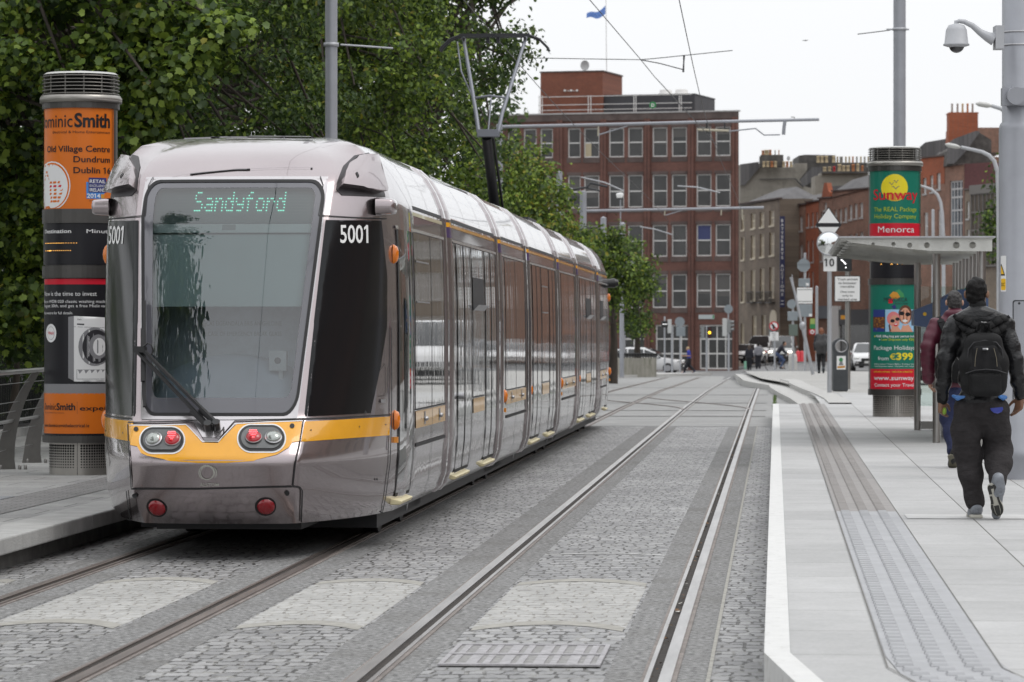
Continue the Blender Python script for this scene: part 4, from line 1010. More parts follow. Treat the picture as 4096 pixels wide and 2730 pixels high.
def art_right(t, c, r):
    o = 1.7408; mb = MB(); D = lambda *q: [(x * o, y * o) for x, y in q]
    Tt = lambda s, x0, x1, y, h, mi=iBK, b=.0, off=.006, sh=0: c.text(mb, s, x0 * o, x1 * o, y * o, h * o, mi, off, b, sh)
    c.rect(mb, 1997 * o, r['p1b'], 2113 * o, r['p1t'], iGN, .001); c.rect(mb, 1997 * o, r['p1b'], 2113 * o, 515 * o, iRD)
    c.poly(mb, D(*ell(2050, 434, 30, 31)), iYL, .0035); c.poly(mb, D(*[p for p in ell(2050, 434, 28, 30, 30, 25, 155)]), iGD, .004)
    for x0, y0, w in ((2043, 447 - 22, 14), (2052, 434, 20), (2053, 416 + 4, 13)):
        c.poly(mb, D((x0 - w / 2, y0 - 2), (x0 - w / 5, y0 - 3), (x0, y0 + 2), (x0 + w / 4, y0 - 3), (x0 + w / 2, y0 - 4), (x0 + w / 4, y0 - 1.4), (x0, y0 + 4), (x0 - w / 5, y0 - 1)), iNV, .005)
    Tt('Sunway', 2005, 2103, 461, 25, iRD, .012); Tt('The REAL Package', 2006, 2101, 488, 10.5, iLM); Tt('Holiday Company', 2007, 2100, 504, 10.5, iLM); Tt('Menorca', 2014, 2095, 536, 15, iWH, 0)
    part('upper_poster', mb, PM, t)
    mb = MB(); c.rect(mb, 2000 * o, 640 * o, 2115 * o, 603 * o, iBK, .006)
    for x in (2041, 2043.5, 2055, 2066, 2070, 2020): c.rect(mb, x * o, 609.5 * o, (x + 1.6) * o, 607.5 * o, 19, .009)
    part('departure_display', mb, PM + [DIG], t)
    mb = MB(); c.rect(mb, 1999 * o, r['p2b'], 2116 * o, r['p2t'], iGN, .001)
    c.poly(mb, D((2038, 680), (2046, 671), (2056, 673), (2062, 684), (2055, 688), (2044, 687)), iGD, .004); c.poly(mb, D((2050, 670), (2060, 666), (2070, 676), (2072, 686), (2062, 684), (2056, 674)), iFG, .0045); c.poly(mb, D((2036, 688), (2047, 686), (2045, 698), (2036, 698)), iRD, .004); c.poly(mb, D((2042, 705), (2050, 700), (2054, 708), (2048, 712)), iNV, .004)
    Tt('MENORCA', 2026, 2079, 694, 10, iDG); Tt('balearic islands', 2051, 2080, 700, 4, iDG)
    c.rect(mb, 2004 * o, 763 * o, 2028 * o, 712 * o, iNB); c.rect(mb, 2004 * o, 754 * o, 2028 * o, 729 * o, iBR, .004); Rr = random.Random(4)
    for k in range(34):
        x, y = Rr.uniform(2005, 2026), Rr.uniform(728, 758); c.rect(mb, x * o, (y + 1.6) * o, (x + 1.3) * o, y * o, iGD, .005)
    c.rect(mb, 2029 * o, 763 * o, 2094 * o, 712 * o, iSK); c.rect(mb, 2095 * o, 763 * o, 2114 * o, 712 * o, iSE); c.rect(mb, 2095 * o, 727 * o, 2114 * o, 712 * o, iSK, .004); c.rect(mb, 2095 * o, 734 * o, 2114 * o, 727 * o, iFG, .004)
    # a laughing child in a pink sun hat beside a woman, both in sunglasses
    c.poly(mb, D(*ell(2074, 724, 16, 22, 26)), iBR, .0035); c.poly(mb, D(*ell(2074, 727, 12, 19, 26)), iFL, .004); c.poly(mb, D((2062, 763), (2068, 748), (2082, 746), (2092, 763)), iFL, .0042)
    c.poly(mb, D(*ell(2066, 721, 6, 4.6)), iBK, .005); c.poly(mb, D(*ell(2080, 723, 6, 4.6)), iBK, .005); c.poly(mb, D(*ell(2073, 738, 6, 3)), iWH, .005)
    c.poly(mb, D((2040, 763), (2043, 752), (2058, 752), (2066, 763)), iFL, .0044)
    c.poly(mb, D(*ell(2047, 733, 14.5, 16)), iPK, .0046); c.poly(mb, D(*ell(2050, 740, 11, 15)), iFL, .005); c.poly(mb, D(*ell(2045, 738, 5, 4)), iBK, .0056); c.poly(mb, D(*ell(2056, 734, 5, 4)), iBK, .0056); c.poly(mb, D(*ell(2052, 747, 4.4, 3.6)), iRD, .0056); c.poly(mb, D(*ell(2052, 745.6, 3.4, 1.2)), iWH, .006)
    c.poly(mb, D((2036, 748), (2039, 745), (2042, 762), (2038, 763)), iBR, .0052)
    Tt('FREE 20kg bag per person included', 2010, 2104, 775.5, 5.4, iWH, .012); Tt('Low Deposit only €50pp', 2021, 2100, 783, 5.4, iLM, .012)
    c.poly(mb, D(*ell(2007.5, 773.5, 1.2, 1.4, 8)), iYL, .005); c.poly(mb, D(*ell(2017, 781, 1.2, 1.4, 8)), iWH, .005)
    Tt('Package Holidays', 2006, 2096, 804, 10, iWH); Tt('from', 2014, 2036, 828, 9.5, iWH); Tt('€', 2039, 2052, 826.5, 14, iYL); Tt('399', 2053, 2092, 826.5, 16, iYL, .03); Tt('pp', 2097, 2108, 827, 8, iLM)
    Tt('Airfares include / Return flights / Transfers / Accommodation', 2006, 2110, 838, 3, iWH); Tt('Hotel Representative / All taxes and charges / Transfers', 2007, 2110, 843, 3, iWH)
    c.rect(mb, 1999 * o, r['p2b'], 2116 * o, 848 * o, iRD); Tt('100% IRISH OWNED · 100% IRISH OPERATED · 100% BONDED', 2006, 2112, 856, 3.4, iYL)
    Tt('www.sunway.ie', 2006, 2105, 873, 10.5, iWH, .01); Tt('Contact your Travel Agent', 2007, 2112, 888, 8, iWH, .006)
    part('lower_poster', mb, PM, t)
ro = lambda **k: {q: v * 1.7408 for q, v in k.items()}
column('advertising_column', 'round column with orange poster and washing machine advert, left of the tram', 324, 37.3, .25, 0, .37, ro(drum=1016, p2b=1000, p2t=640, db=612, dt=515, p1b=483, p1t=253, ring=239, ltop=174, apex=163), art_left)
column('advertising_column', 'round column with green sun poster and holiday advert, behind the shelter', 3579, 62, .26, 0, .43, ro(drum=908, p2b=894, p2t=655, db=641, dt=602, p1b=560, p1t=395, ring=383, ltop=342, apex=336), art_right)
# ---------------------------------------------------------------- left barrier of curved steel posts
BP = mat('barrier_steel', (.2, .195, .185), .4, .7, noise=(3, .15)); RAIL_ = mat('barrier_rail', (.42, .42, .42), .3, .85)
bar = thing('barrier', 'stainless steel barrier with curved flat posts and tension wires, far left', 'barrier', gnd(90, 1871, .25))
posts = [(-40, 1890, 0), (38, 1872, 0), (146, 1846, 0)]
posts = [(-150, 1932), (43, 1878), (148, 1852)]
tops = []; mids = []
for sx, sy in posts:
    b = gnd(sx, sy, .25); Y = b.y; k = F / Y
    mb = MB(); pr = []
    for q in [i / 10 for i in range(11)]:
        z = .25 + 1.02 * q; lean = .06 + .33 * q ** 2.1 if True else 0
        w = lerp(.2, .08, q) * (1 if q > .05 else 1.1)
        pr.append((lean, w, z))
    fwd = Vector((.9, .35, 0)).normalized()
    def pp(i, e): l, w, z = pr[i]; return Vector((b.x, b.y, 0)) + fwd * (l - .12 + e * w / 2) + Vector((0, 0, z))
    n = len(pr); off = fwd.cross(Vector((0, 0, 1))) * .012
    outl = [pp(i, -1) for i in range(n)] + [pp(i, 1) for i in range(n - 1, -1, -1)]
    for i in range(n - 1): mb.prism([pp(i, -1), pp(i, 1), pp(i + 1, 1), pp(i + 1, -1)], off)
    for e in (-.1, .1, .16): mb.lathe([(.018, .25), (.018, .29), (.0, .3)], (b.x + e, b.y - .05, 0), 8)
    part('post', mb, BP, bar)
    tops.append(pp(n - 1, 0)); mids.append([pp(i, 0) for i in (2, 4, 6, 7, 9)] + [pp(5, 0)])
ext = lambda L, d: [L[0] + (L[0] - L[1]) * d] + L + [L[-1] + (L[-1] - L[-2]) * 6]
mb = MB(); mb.tube(ext([p + Vector((0, 0, .02)) for p in tops], 1), .026, 10); part('handrail', mb, RAIL_, bar)
mb = MB(); mb.tube(ext([m[5] for m in mids], 1), .019, 8); part('mid_rail', mb, RAIL_, bar)
for j in range(5): mb = MB(); mb.tube(ext([m[j] for m in mids], 1), .004, 5); part('tension_wire', mb, RAIL_, bar)
# ---------------------------------------------------------------- park railings behind
IRON = mat('iron_black', (.012, .012, .013), .45, .3)
rg = thing('railing', 'black iron park railings with spiked uprights behind the left barrier', 'railing', T(-10.6, 46, .25))
mb = MB(TRK)
for z in (1.02, 1.42): mb.box((-10.62, 38, z + .05), (-10.57, 74, z + .1))
mb.box((-10.62, 38, .35), (-10.57, 74, .4)); part('rails', mb, IRON, rg)
mb = MB(TRK); u = 38
while u < 74:
    mb.cyl((-10.595, u, .3), (-10.595, u, 1.62), .011, n=6); mb.lathe([(.02, 1.6), (.022, 1.63), (0, 1.7)], (-10.595, u, 0), 6); u += .115
o = part('uprights', mb, IRON, rg); o['kind'] = 'stuff'
mb = MB(TRK); mb.box((-10.85, 38, .2), (-10.4, 74, .36)); part('plinth', mb, MATS['kerb_granite'], rg)
# ---------------------------------------------------------------- poles
def pole(name, label, X, Y, z0, z1, r, group=None, cat='pole', taper=1, m=None, cap=True):
    t = thing(name, label, cat, (X, Y, z0), group)
    mb = MB(); mb.tube([(X, Y, z0), (X, Y, z1)], [r, r * taper], 20)
    if cap: mb.lathe([(r * taper, z1), (0, z1 + r * .5)], (X, Y, 0), 16)
    part('shaft', mb, m or GPOLE, t); return t
G1 = 'grey overhead line poles along the tracks'
px = lambda sx, Y: (sx - 2048) / F * Y
t = pole('overhead_pole', 'tall plain grey pole rising behind the roof of the tram', px(1325, 48), 48, .25, 11, .08, G1)
mb = MB(); Z = HC + (HY - 180) / F * 48; c = Vector((px(1325, 48), 48, Z)); mb.lathe([(.08, -.025), (.1, -.025), (.1, .025), (.08, .025)], c, 20); part('clamp', mb, GALV, t)
mb = MB(); mb.tube([c + Vector((.12, 0, 0)), c + Vector((.35, .05, -.01)), c + Vector((.8, .1, -.04))], .014, 6); part('bracket', mb, GALV, t)
t = pole('overhead_pole', 'grey overhead line pole behind the right advertising column', px(3598, 70), 70, .25, 12, .118, G1)
mb = MB(); Z = HC + (HY - 119) / F * 70; c = Vector((px(3598, 70), 70, Z)); mb.lathe([(.11, -.02), (.135, -.02), (.135, .03), (.11, .03)], c, 20); mb.bar(c + Vector((-.25, 0, 0)), c + Vector((.18, 0, 0)), .03, .03); part('clamp', mb, GALV, t)
# big pole with camera at the right edge
BX, BY = px(4080, 35.6), 35.6; kk_ = F / BY; ZZ = lambda sy: HC + (HY - sy) / kk_
bp = thing('overhead_pole', 'thick grey pole with service hatch and warning stickers at the right edge', 'pole', (BX, BY, .27), G1)
mb = MB(); mb.lathe([(.205, .27), (.205, ZZ(1835)), (.209, ZZ(1833)), (.209, ZZ(1800)), (.205, ZZ(1798)), (.205, ZZ(520)), (.195, ZZ(498)), (.174, ZZ(490)), (.174, 9)], (BX, BY, 0), 40); part('shaft', mb, GPOLE, bp)
def onpole(sx, sy, r): # point on the pole's front skin
    dx = px(sx, BY) - BX; return Vector((BX + dx, BY - math.sqrt(max(0, r * r - dx * dx)), ZZ(sy)))
mb = MB(); V, fs = cdt(rrect(4040, 1202, 4094, 1612, 10), 10); mb.add([onpole(x, y, .207) for x, y in V], [f[::-1] for f in fs]); mb.mi = 1; V, fs = cdt(rrect(4044, 1207, 4090, 1607, 8), 10); mb.add([onpole(x, y, .2085) for x, y in V], [f[::-1] for f in fs]); mb.mi = 0
V, fs = cdt(ell(4065, 1215, 5, 5, 12)); mb.add([onpole(x, y, .21) for x, y in V], [f[::-1] for f in fs]); part('service_hatch', mb, [DARK, GPOLE], bp)
mb = MB(); V, fs = cdt(rrect(3999.5, 1025, 4017, 1168, 3), 4); mb.add([onpole(x, y, .206) for x, y in V], [f[::-1] for f in fs], 0)
V, fs = cdt(rrect(4000, 1116, 4015, 1162, 4), 4); mb.add([onpole(x, y, .207) for x, y in V], [f[::-1] for f in fs], 1)
V, fs = cdt([(3999.6, 1058), (4001, 1058), (4013, 1104), (3999.6, 1104)], 4); mb.add([onpole(x, y, .207) for x, y in V], [f[::-1] for f in fs], 2); V, fs = cdt([(3999.6, 1066), (4000.6, 1066), (4009, 1098), (3999.6, 1098)], 4); mb.add([onpole(x, y, .208) for x, y in V], [f[::-1] for f in fs], 1)
text(mb, 'DC', lambda x, y: onpole(x, -y, .208), 4000.5, -1146, 14, 11, mi=2, bold=.01); part('warning_sticker', mb, [WHITE, YEL, BLKP], bp)
mb = MB()
c = Vector((px(4062, BY - .25), BY - .2, ZZ(388))); mb.box((BX - .2, BY - .2, ZZ(428)), (BX + .2, BY - .1, ZZ(358))); mb.tube([c + Vector((0, .06, 0)), c + Vector((0, -.1, -.01))], [.085, .085], 24); part('clamp_fitting', mb, GPOLE, bp)
CAMM = mat('camera_grey', (.42, .43, .45), .5, noise=(6, .08))
cm = thing('security_camera', 'grey dome security camera hanging from a curved arm on the right pole', 'camera', (px(3825, 35), 35, ZZ(160)))
K = lambda sx, sy: Vector((px(sx, 35.3), 35.3, HC + (HY - sy) / F * 35.3))
mb = MB(); mb.lathe([(.0, .16), (.02, .16), (.022, .13), (.075, .115), (.1, .07), (.115, -.06), (.125, -.065), (.125, -.08), (.06, -.1)], K(3825, 150), 32); part('housing', mb, CAMM, cm)
mb = MB(); mb.sphere(K(3826, 182), .075, 24, 10, z0=-1, z1=.1); part('dome', mb, mat('dome_tinted', (.02, .02, .022), .08, coat=1), cm)
mb = MB(); mb.tube([K(3824, 112), K(3824, 90), K(3835, 85), K(3858, 88), K(3890, 104), K(3920, 130), K(3950, 148), K(3975, 158)], [.018, .024, .026, .03, .035, .042, .06, .08], 12, sq=.8); part('arm', mb, CAMM, cm)
mb = MB(); p = K(3986, 162); mb.box((p.x - .02, 35.2, ZZ(208)), (p.x + .06, 35.42, ZZ(116))); part('mount', mb, CAMM, cm)
for sy in (131, 183): mb = MB(); mb.lathe([(.176, -.008), (.178, -.008), (.178, .008), (.176, .008)], (BX, BY, ZZ(sy)), 32); part('strap', mb, STEEL, cm)
# ---------------------------------------------------------------- tram shelter
sh = thing('shelter', 'open tram shelter with flat pale ribbed roof and round steel posts', 'shelter', T(2, 50, PZ))
ROOF = mat('roof_pale', (.52, .52, .49), .6, noise=(2.5, .18), stain=(3, (.4, .39, .34), .55, .75))
u0, u1, z0 = 45.6, 54.8, 2.84
mb = MB(TRK); mb.box((.8, u0, z0), (2.68, u1, z0 + .012)); part('roof_sheet', mb, glassmat('roof_polycarb', (.55, .57, .54), 1.3, .3) if False else ROOF, sh)
mb = MB(TRK); mb.box((.78, u0 - .02, z0 + .012), (2.7, u1 + .02, z0 + .032)); part('roof_trim', mb, STEEL, sh)
for i in range(7):
    u = lerp(u0 + .02, u1 - .06, i / 6); mb = MB(TRK)
    V, fs = cdt([(.83, z0 - .001), (.95, z0 - .05), (1.9, z0 - .15), (2.66, z0 - .155), (2.66, z0 - .001)], None, holes=[ell(x, z0 - .065 - (x > 1.5) * .015, r, r, 14) for x, r in (((1.2, .02), (1.45, .026), (1.65, .032), (1.86, .036), (2.22, .042), (2.42, .042)) if i < 1 else ())])
    n = len(V); mb.add([(x, u, z) for x, z in V] + [(x, u + .04, z) for x, z in V], list(fs) + [tuple(n + q for q in f[::-1]) for f in fs])
    mb.box((.83, u, z0 - .03), (2.66, u + .04, z0 - .002)) if i else None
    part('roof_beam', mb, ROOF, sh)
for k in range(9):
    v = .9 + k * .21; mb = MB(TRK); mb.box((v, u0 + .05, z0 - .022), (v + .07, u1 - .05, z0 - .001)); part('roof_rib', mb, ROOF, sh)
SS = mat('brushed_post', (.36, .35, .335), .28, .9, noise=(3, .1, (1, 1, .2)))
for v, u, r, lo_ in ((2.05, 53.6, .048, PZ), (2.06, 47.5, .05, PZ), (2.57, 46.4, .056, PZ)):
    mb = MB(TRK); mb.cyl((v, u, lo_), (v, u, z0 - .02), r, n=20); part('post', mb, SS, sh)
for i in range(8):
    u = 47.6 + i * .95; mb = MB(TRK); mb.cyl((2.62, u, PZ), (2.62, u, z0 - .05), .035, n=12); part('back_post', mb, SS, sh)
for i in range(7):
    u = 47.65 + i * .95; mb = MB(TRK); mb.box((2.60, u, PZ + .3), (2.612, u + .85, 2.3)); part('glass_pane', mb, CLEAR, sh)
mb = MB(TRK); mb.box((2.1, 53.6, PZ + .35), (2.6, 53.61, 2.35)); part('glass_pane', mb, CLEAR, sh)
mb = MB(TRK); mb.box((2.1, 53.55, PZ + .02), (2.28, 53.62, PZ + .13)); part('foot', mb, SS, sh)
# ticket machine
tm = thing('ticket_machine', 'ticket machine with blue arched hood under the tram shelter', 'ticket machine', T(2.42, 49.6, PZ))
BLU = mat('machine_blue', (.07, .11, .22), .4, noise=(3, .1)); MST = mat('machine_steel', (.33, .33, .33), .35, .8, noise=(3, .1))
w0, w1 = 2.2, 2.82
mb = MB(TRK); mb.box((w0, 49.3, PZ + .1), (w1, 50.2, 1.72)); part('cabinet', mb, MST, tm, bevel=.01)
mb = MB(TRK); mb.box((w0 + .04, 49.34, PZ), (w1, 50.16, PZ + .1)); part('plinth', mb, DARK, tm)
mb = MB(TRK); pr = [(w0 - .0 + (w1 - w0) * k / 12, 2.06 + .2 * math.sin(math.pi * (.12 + .76 * k / 12))) for k in range(13)]
mb.prism([(x, 49.22, z) for x, z in [(w0, 1.73)] + pr + [(w1, 1.73)]], (0, 1.05, 0)); part('hood', mb, BLU, tm)
mb = MB(TRK); mb.prism([(w0, 49.22, 1.73), (w0, 49.22, 2.12), (w0 - .36, 49.22, 1.98), (w0 - .36, 49.22, 1.78)], (0, 1.05, 0)); mb.mi = 1; mb.cyl((w0 - .22, 49.215, 1.93), (w0 - .22, 49.22, 1.93), .025); part('hood_visor', mb, [BLU, YEL], tm)
mb = MB(TRK); mb.box((w0 - .006, 49.45, .9), (w0, 50.05, 1.65)); part('screen_panel', mb, BLKP, tm)
mb = MB(TRK); mb.box((w0 - .1, 49.32, .55), (w0 - .002, 49.36, 1.2)); part('side_fin', mb, MST, tm)
# ---------------------------------------------------------------- signs at the far end of the platform
def signpole(name, label, cat, sx, sy, Y, z1, r=.04, m=None, group=None):
    b = at(sx, sy, Y); t = thing(name, label, cat, b, group); mb = MB(); mb.cyl(b, (b.x, b.y, z1), r, n=14); part('post', mb, m or GALV, t); return t, b
def plate(t, name, pts, Y, m, thick=.02, mats=None, fx=None, lab=None):
    """flat plate facing the camera from photo outline points at depth Y"""
    mb = MB(); q = [at(x, y, Y) for x, y in pts]; mb.prism(q, (0, thick, 0)); o = part(name, mb, m, t, lab); return o
def flat(mb, pts, Y, mi):
    V, fs = cdt(pts); mb.add([at(x, y, Y) for x, y in V], [f[::-1] for f in fs], mi)
o = 1.7408
Y = 88; t, b = signpole('tram_sign', 'white diamond tram sign with black band above a round mirror', 'sign', 3318, 1588, Y, HC + (HY - 860) / F * Y, .055)
c_ = (3314, 878)
plate(t, 'diamond_plate', [(3314, 828), (3366, 900), (3314, 972), (3262, 900)], Y - .06, BLKP)
mb = MB(); flat(mb, [(3314, 834), (3356, 893), (3272, 893)], Y - .085, 0); flat(mb, [(3272, 909), (3356, 909), (3314, 966)], Y - .085, 0); part('diamond_face', mb, WHITE, t)
plate(t, 'speed_plate', rrect(3294, 1012, 3346, 1086, 3), Y - .06, WHITE)
mb = MB(); text(mb, '10', lambda x, y: at(x, -y, Y - .085), 3303, -1066, 32, 34, bold=.01); part('speed_number', mb, BLKP, t)
cmx = thing('convex_mirror', 'round convex traffic mirror on the post below the diamond sign', 'mirror', at(3314, 974, Y - .2)); cc_ = at(3315, 974, Y - .12)
mb = MB(); mb.smooth = True; rm = 46 / F * Y
mb.grid(lambda a, b_: (cc_.x + rm * b_ * math.cos(a * 6.28318), cc_.y - .06 * (1 - b_ * b_), cc_.z + rm * b_ * math.sin(a * 6.28318)), 32, 8)
part('mirror_face', mb, mat('mirror', (.8, .82, .82), .02, 1), cmx)
mb = MB(); mb.tube([(cc_.x + rm * math.cos(a), cc_.y, cc_.z + rm * math.sin(a)) for a in [i / 32 * 6.28318 for i in range(33)]], .016, 8); part('mirror_rim', mb, GALV, cmx)
mb = MB(); flat(mb, ell(3315, 974, 46, 46), Y - .11, 0); part('mirror_back', mb, DARK, cmx)
Y = 96; t, b = signpole('notice_sign', 'white sign in Irish and English about one tram in the marked area', 'sign', 3391, 1563, Y, HC + (HY - 1085) / F * Y, .07, SS)
plate(t, 'notice_border', rrect(3337, 1104, 3442, 1208, 4), Y - .09, BLKP); mb = MB(); flat(mb, rrect(3340, 1107, 3439, 1205, 3), Y - .092, 0); part('notice_plate', mb, WHITE, t)
mb = MB()
for s, x0, x1, y in (('Tram amháin', 3350, 3431, 1122), ('sa limistéar', 3354, 3426, 1137), ('marcáilte', 3362, 3418, 1151), ('One tram', 3361, 3418, 1172), ('only in', 3369, 3410, 1187), ('marked area', 3351, 3428, 1202)): text(mb, s, lambda x, y: at(x, -y, Y - .095), x0, -y, 8.6, x1 - x0, bold=.012)
part('notice_text', mb, BLKP, t)
ts = thing('tram_signal', 'black tram signal box with a slanted row of white lights', 'signal', at(3385, 1050, Y))
mb = MB(); p0 = at(3350, 1086, Y - .1); p1 = at(3408, 1020, Y - .1); mb.box((p0.x, Y - .1, p0.z), (p1.x, Y + .15, p1.z)); part('signal_box', mb, BLACK, ts, bevel=.02)
mb = MB(); p = at(3386, 1102, Y); mb.cyl(p, at(3386, 1084, Y), .03); part('bracket', mb, BLACK, ts)
mb = MB()
for x, y in ((3366, 1041), (3370, 1044), (3374, 1048), (3378, 1052), (3382, 1056), (3383, 1071)): q = at(x, y, Y - .11); mb.cyl(q, q + Vector((0, -.01, 0)), .016, n=10)
part('signal_lights', mb, mat('lamp_white', (.8, .8, .8), .3, emit=(1, 1, 1), es=3), ts)
Y = 92; b = at(3360, 1563, Y); lb = thing('litter_bin', 'dark grey rounded litter bin with ring opening and poster', 'bin', b)
BIN = mat('bin_grey', (.06, .065, .07), .5, .3, noise=(4, .15))
q = lambda sx, sy, d=0: at(sx, sy, Y) + Vector((0, d, 0))
outl = [(3330, 1563), (3330, 1405), (3327, 1392)] + ell(3360, 1388, 34, 34, 19, 180, 360) + [(3394, 1392), (3390, 1405), (3390, 1563)]
V, fs = cdt(outl, None, holes=[ell(3363, 1386, 23, 23, 24)]); n = len(V)
mb = MB(); mb.add([q(x, y, -.15) for x, y in V] + [q(x, y, .2) for x, y in V], [f[::-1] for f in fs] + [tuple(n + i for i in f) for f in fs]); nn = len(outl)
mb.add([q(x, y, -.15) for x, y in outl] + [q(x, y, .2) for x, y in outl], [(i, (i + 1) % nn, nn + (i + 1) % nn, nn + i) for i in range(nn)])
part('bin_body', mb, BIN, lb)
mb = MB(); cc_ = q(3363, 1386); mb.tube([(cc_.x + .145 * math.cos(a), Y - .16, cc_.z + .145 * math.sin(a)) for a in [i / 32 * 6.28318 for i in range(33)]], .014, 8); mb.lathe([(.145, 0)], (0, 0, 0), 3); part('ring', mb, STEEL, lb)
mb = MB(); flat(mb, [(3347, 1425), (3383, 1425), (3383, 1479), (3347, 1479)], Y - .155, 0); flat(mb, ell(3364, 1440, 8, 8, 14), Y - .158, 1); flat(mb, [(3355, 1462), (3360, 1446), (3369, 1446), (3374, 1462)], Y - .158, 2); flat(mb, [(3350, 1466), (3380, 1464), (3380, 1472), (3350, 1474)], Y - .158, 3); part('bin_poster', mb, [WHITE, FG_, GY_, GD_], lb)
mb = MB(); q0 = at(3334, 1572, Y); mb.box((q0.x, Y - .1, q0.z - .02), (q0.x + .34, Y + .18, q0.z + .07)); part('bin_foot', mb, BLACK, lb)
# ================================================================ BUILDINGS
class Facade:
    """a house front standing between two photo columns at given depths; takes photo pixels on it"""
    def __init__(s, sxL, YL, sxR, YR):
        s.a = Vector((px(sxL, YL), YL, 0)); b = Vector((px(sxR, YR), YR, 0)); s.d = (b - s.a); s.W = s.d.length; s.d.normalize()
        y = Vector((-s.d.y, s.d.x, 0)); s.M = Matrix(((s.d.x, y.x, 0, s.a.x), (s.d.y, y.y, 0, s.a.y), (0, 0, 1, 0), (0, 0, 0, 1)))
    def L(s, sx, sy):
        t = (sx - 2048) / F; x = (t * s.a.y - s.a.x) / (s.d.x - t * s.d.y); Y = s.a.y + x * s.d.y
        return x, HC + (HY - sy) / F * Y
    def rect(s, x0, y0, x1, y1):
        (a, zt), (b, zb) = s.L(x0, y0), s.L(x1, y1); return (a, zb, b, zt)
def wall(mb, x0, z0, x1, z1, holes, dep=.22, y=0, mi=0):
    """wall in the plane y with rectangular openings and their reveals"""
    xs = sorted({x0, x1} | {min(max(h[i], x0), x1) for h in holes for i in (0, 2)}); zs = sorted({z0, z1} | {min(max(h[i], z0), z1) for h in holes for i in (1, 3)})
    for a, b in zip(xs, xs[1:]):
        run = None
        for c, d in zip(zs, zs[1:]):
            m = ((a + b) / 2, (c + d) / 2); op = any(h[0] < m[0] < h[2] and h[1] < m[1] < h[3] for h in holes)
            if op: continue
            mb.add([(a, y, c), (b, y, c), (b, y, d), (a, y, d)], [(0, 1, 2, 3)], mi)
    for h in holes:
        a, c, b, d = h
        mb.add([(a, y, c), (b, y, c), (b, y, d), (a, y, d), (a, y + dep, c), (b, y + dep, c), (b, y + dep, d), (a, y + dep, d)], [(0, 4, 5, 1), (1, 5, 6, 2), (2, 6, 7, 3), (3, 7, 4, 0)], mi)
def win(t, M, h, fm, pm, fw=.06, dep=.16, bars=((), (.5,)), sill=None, y=0, blind=None):
    a, c, b, d = h; mb = MB(M); fy = y + dep
    mb.box((a, fy, c), (a + fw, fy + .05, d)); mb.box((b - fw, fy, c), (b, fy + .05, d)); mb.box((a + fw, fy, c), (b - fw, fy + .05, c + fw)); mb.box((a + fw, fy, d - fw), (b - fw, fy + .05, d))
    for q in bars[0]: x = lerp(a, b, q); mb.box((x - fw * .4, fy + .004, c + fw), (x + fw * .4, fy + .046, d - fw))
    for q in bars[1]: z = lerp(c, d, q); mb.box((a + fw, fy + .002, z - fw * .5), (b - fw, fy + .048, z + fw * .5))
    w = part('window', mb, fm, t)
    mb = MB(M); mb.add([(a, fy + .03, c), (b, fy + .03, c), (b, fy + .03, d), (a, fy + .03, d)], [(0, 1, 2, 3)]); part('pane', mb, pm, w)
    if blind: mb = MB(M); mb.box((a + fw, fy + .025, lerp(c, d, blind[1])), (lerp(a, b, blind[2]) if len(blind) > 2 else b - fw, fy + .029, d - fw if len(blind) < 4 else lerp(c, d, blind[3]))); part('blind', mb, blind[0], w)
    if sill: mb = MB(M); mb.box((a - .05, y - .06, c - .12), (b + .05, y + .1, c)); part('sill', mb, sill, w)
    return w
BRK = brickmat('brick_red', (.15, .066, .05), (.12, .055, .043), (.1, .06, .05), .225, .075, .008, .85, axes='XZ', noise=.2, big=.3, bumpd=.004)
BRK2 = brickmat('brick_brown', (.2, .158, .118), (.16, .127, .098), (.17, .145, .12), .225, .075, .008, .85, axes='XZ', noise=.25, big=.3, bumpd=.004)
BRK3 = brickmat('brick_orange', (.32, .085, .035), (.27, .075, .033), (.2, .1, .07), .225, .075, .008, .85, axes='XZ', noise=.2, big=.25, bumpd=.004)
BRK4 = brickmat('brick_mixed', (.26, .135, .095), (.21, .12, .085), (.18, .13, .105), .225, .075, .008, .85, axes='XZ', noise=.25, big=.3, bumpd=.004)
STAINC = mat('stained_concrete', (.1, .075, .068), .85, noise=(.8, .35), stain=(.7, (.06, .04, .037), .5, .7))
COPE = mat('coping', (.4, .39, .38), .8, noise=(2, .2)); WFR = mat('window_white', (.62, .61, .59), .55); CREAMF = mat('window_cream', (.6, .53, .4), .55)
PANE = mat('pane_dark', (.045, .045, .044), .1, spec=.5, noise=(.4, .5)); PANE2 = mat('pane_cream', (.34, .29, .21), .3, noise=(.6, .25)); PANE3 = mat('pane_pale', (.5, .5, .5), .2, noise=(.5, .3))
BL1 = mat('blind_grey', (.1, .095, .09), .6); BL2 = mat('blind_cream', (.42, .36, .24), .6); BL3 = mat('blind_blue', (.04, .05, .14), .6)
SLATE = brickmat('slate', (.085, .082, .085), (.11, .105, .105), (.045, .045, .045), .3, .22, .01, .75, axes='XY', noise=.2, big=.3, bumpd=.006)
RENDER = mat('grey_render', (.25, .232, .2), .9, noise=(.5, .25), stain=(.9, (.15, .138, .115), .5, .72)); STONE = mat('dark_rubble', (.075, .07, .065), .9, noise=(2.2, .5)); POT1 = mat('pot_buff', (.5, .4, .25), .7, noise=(2, .15)); POT2 = mat('pot_terracotta', (.42, .17, .07), .7, noise=(2, .15)); POT3 = mat('pot_grey', (.33, .31, .28), .7)
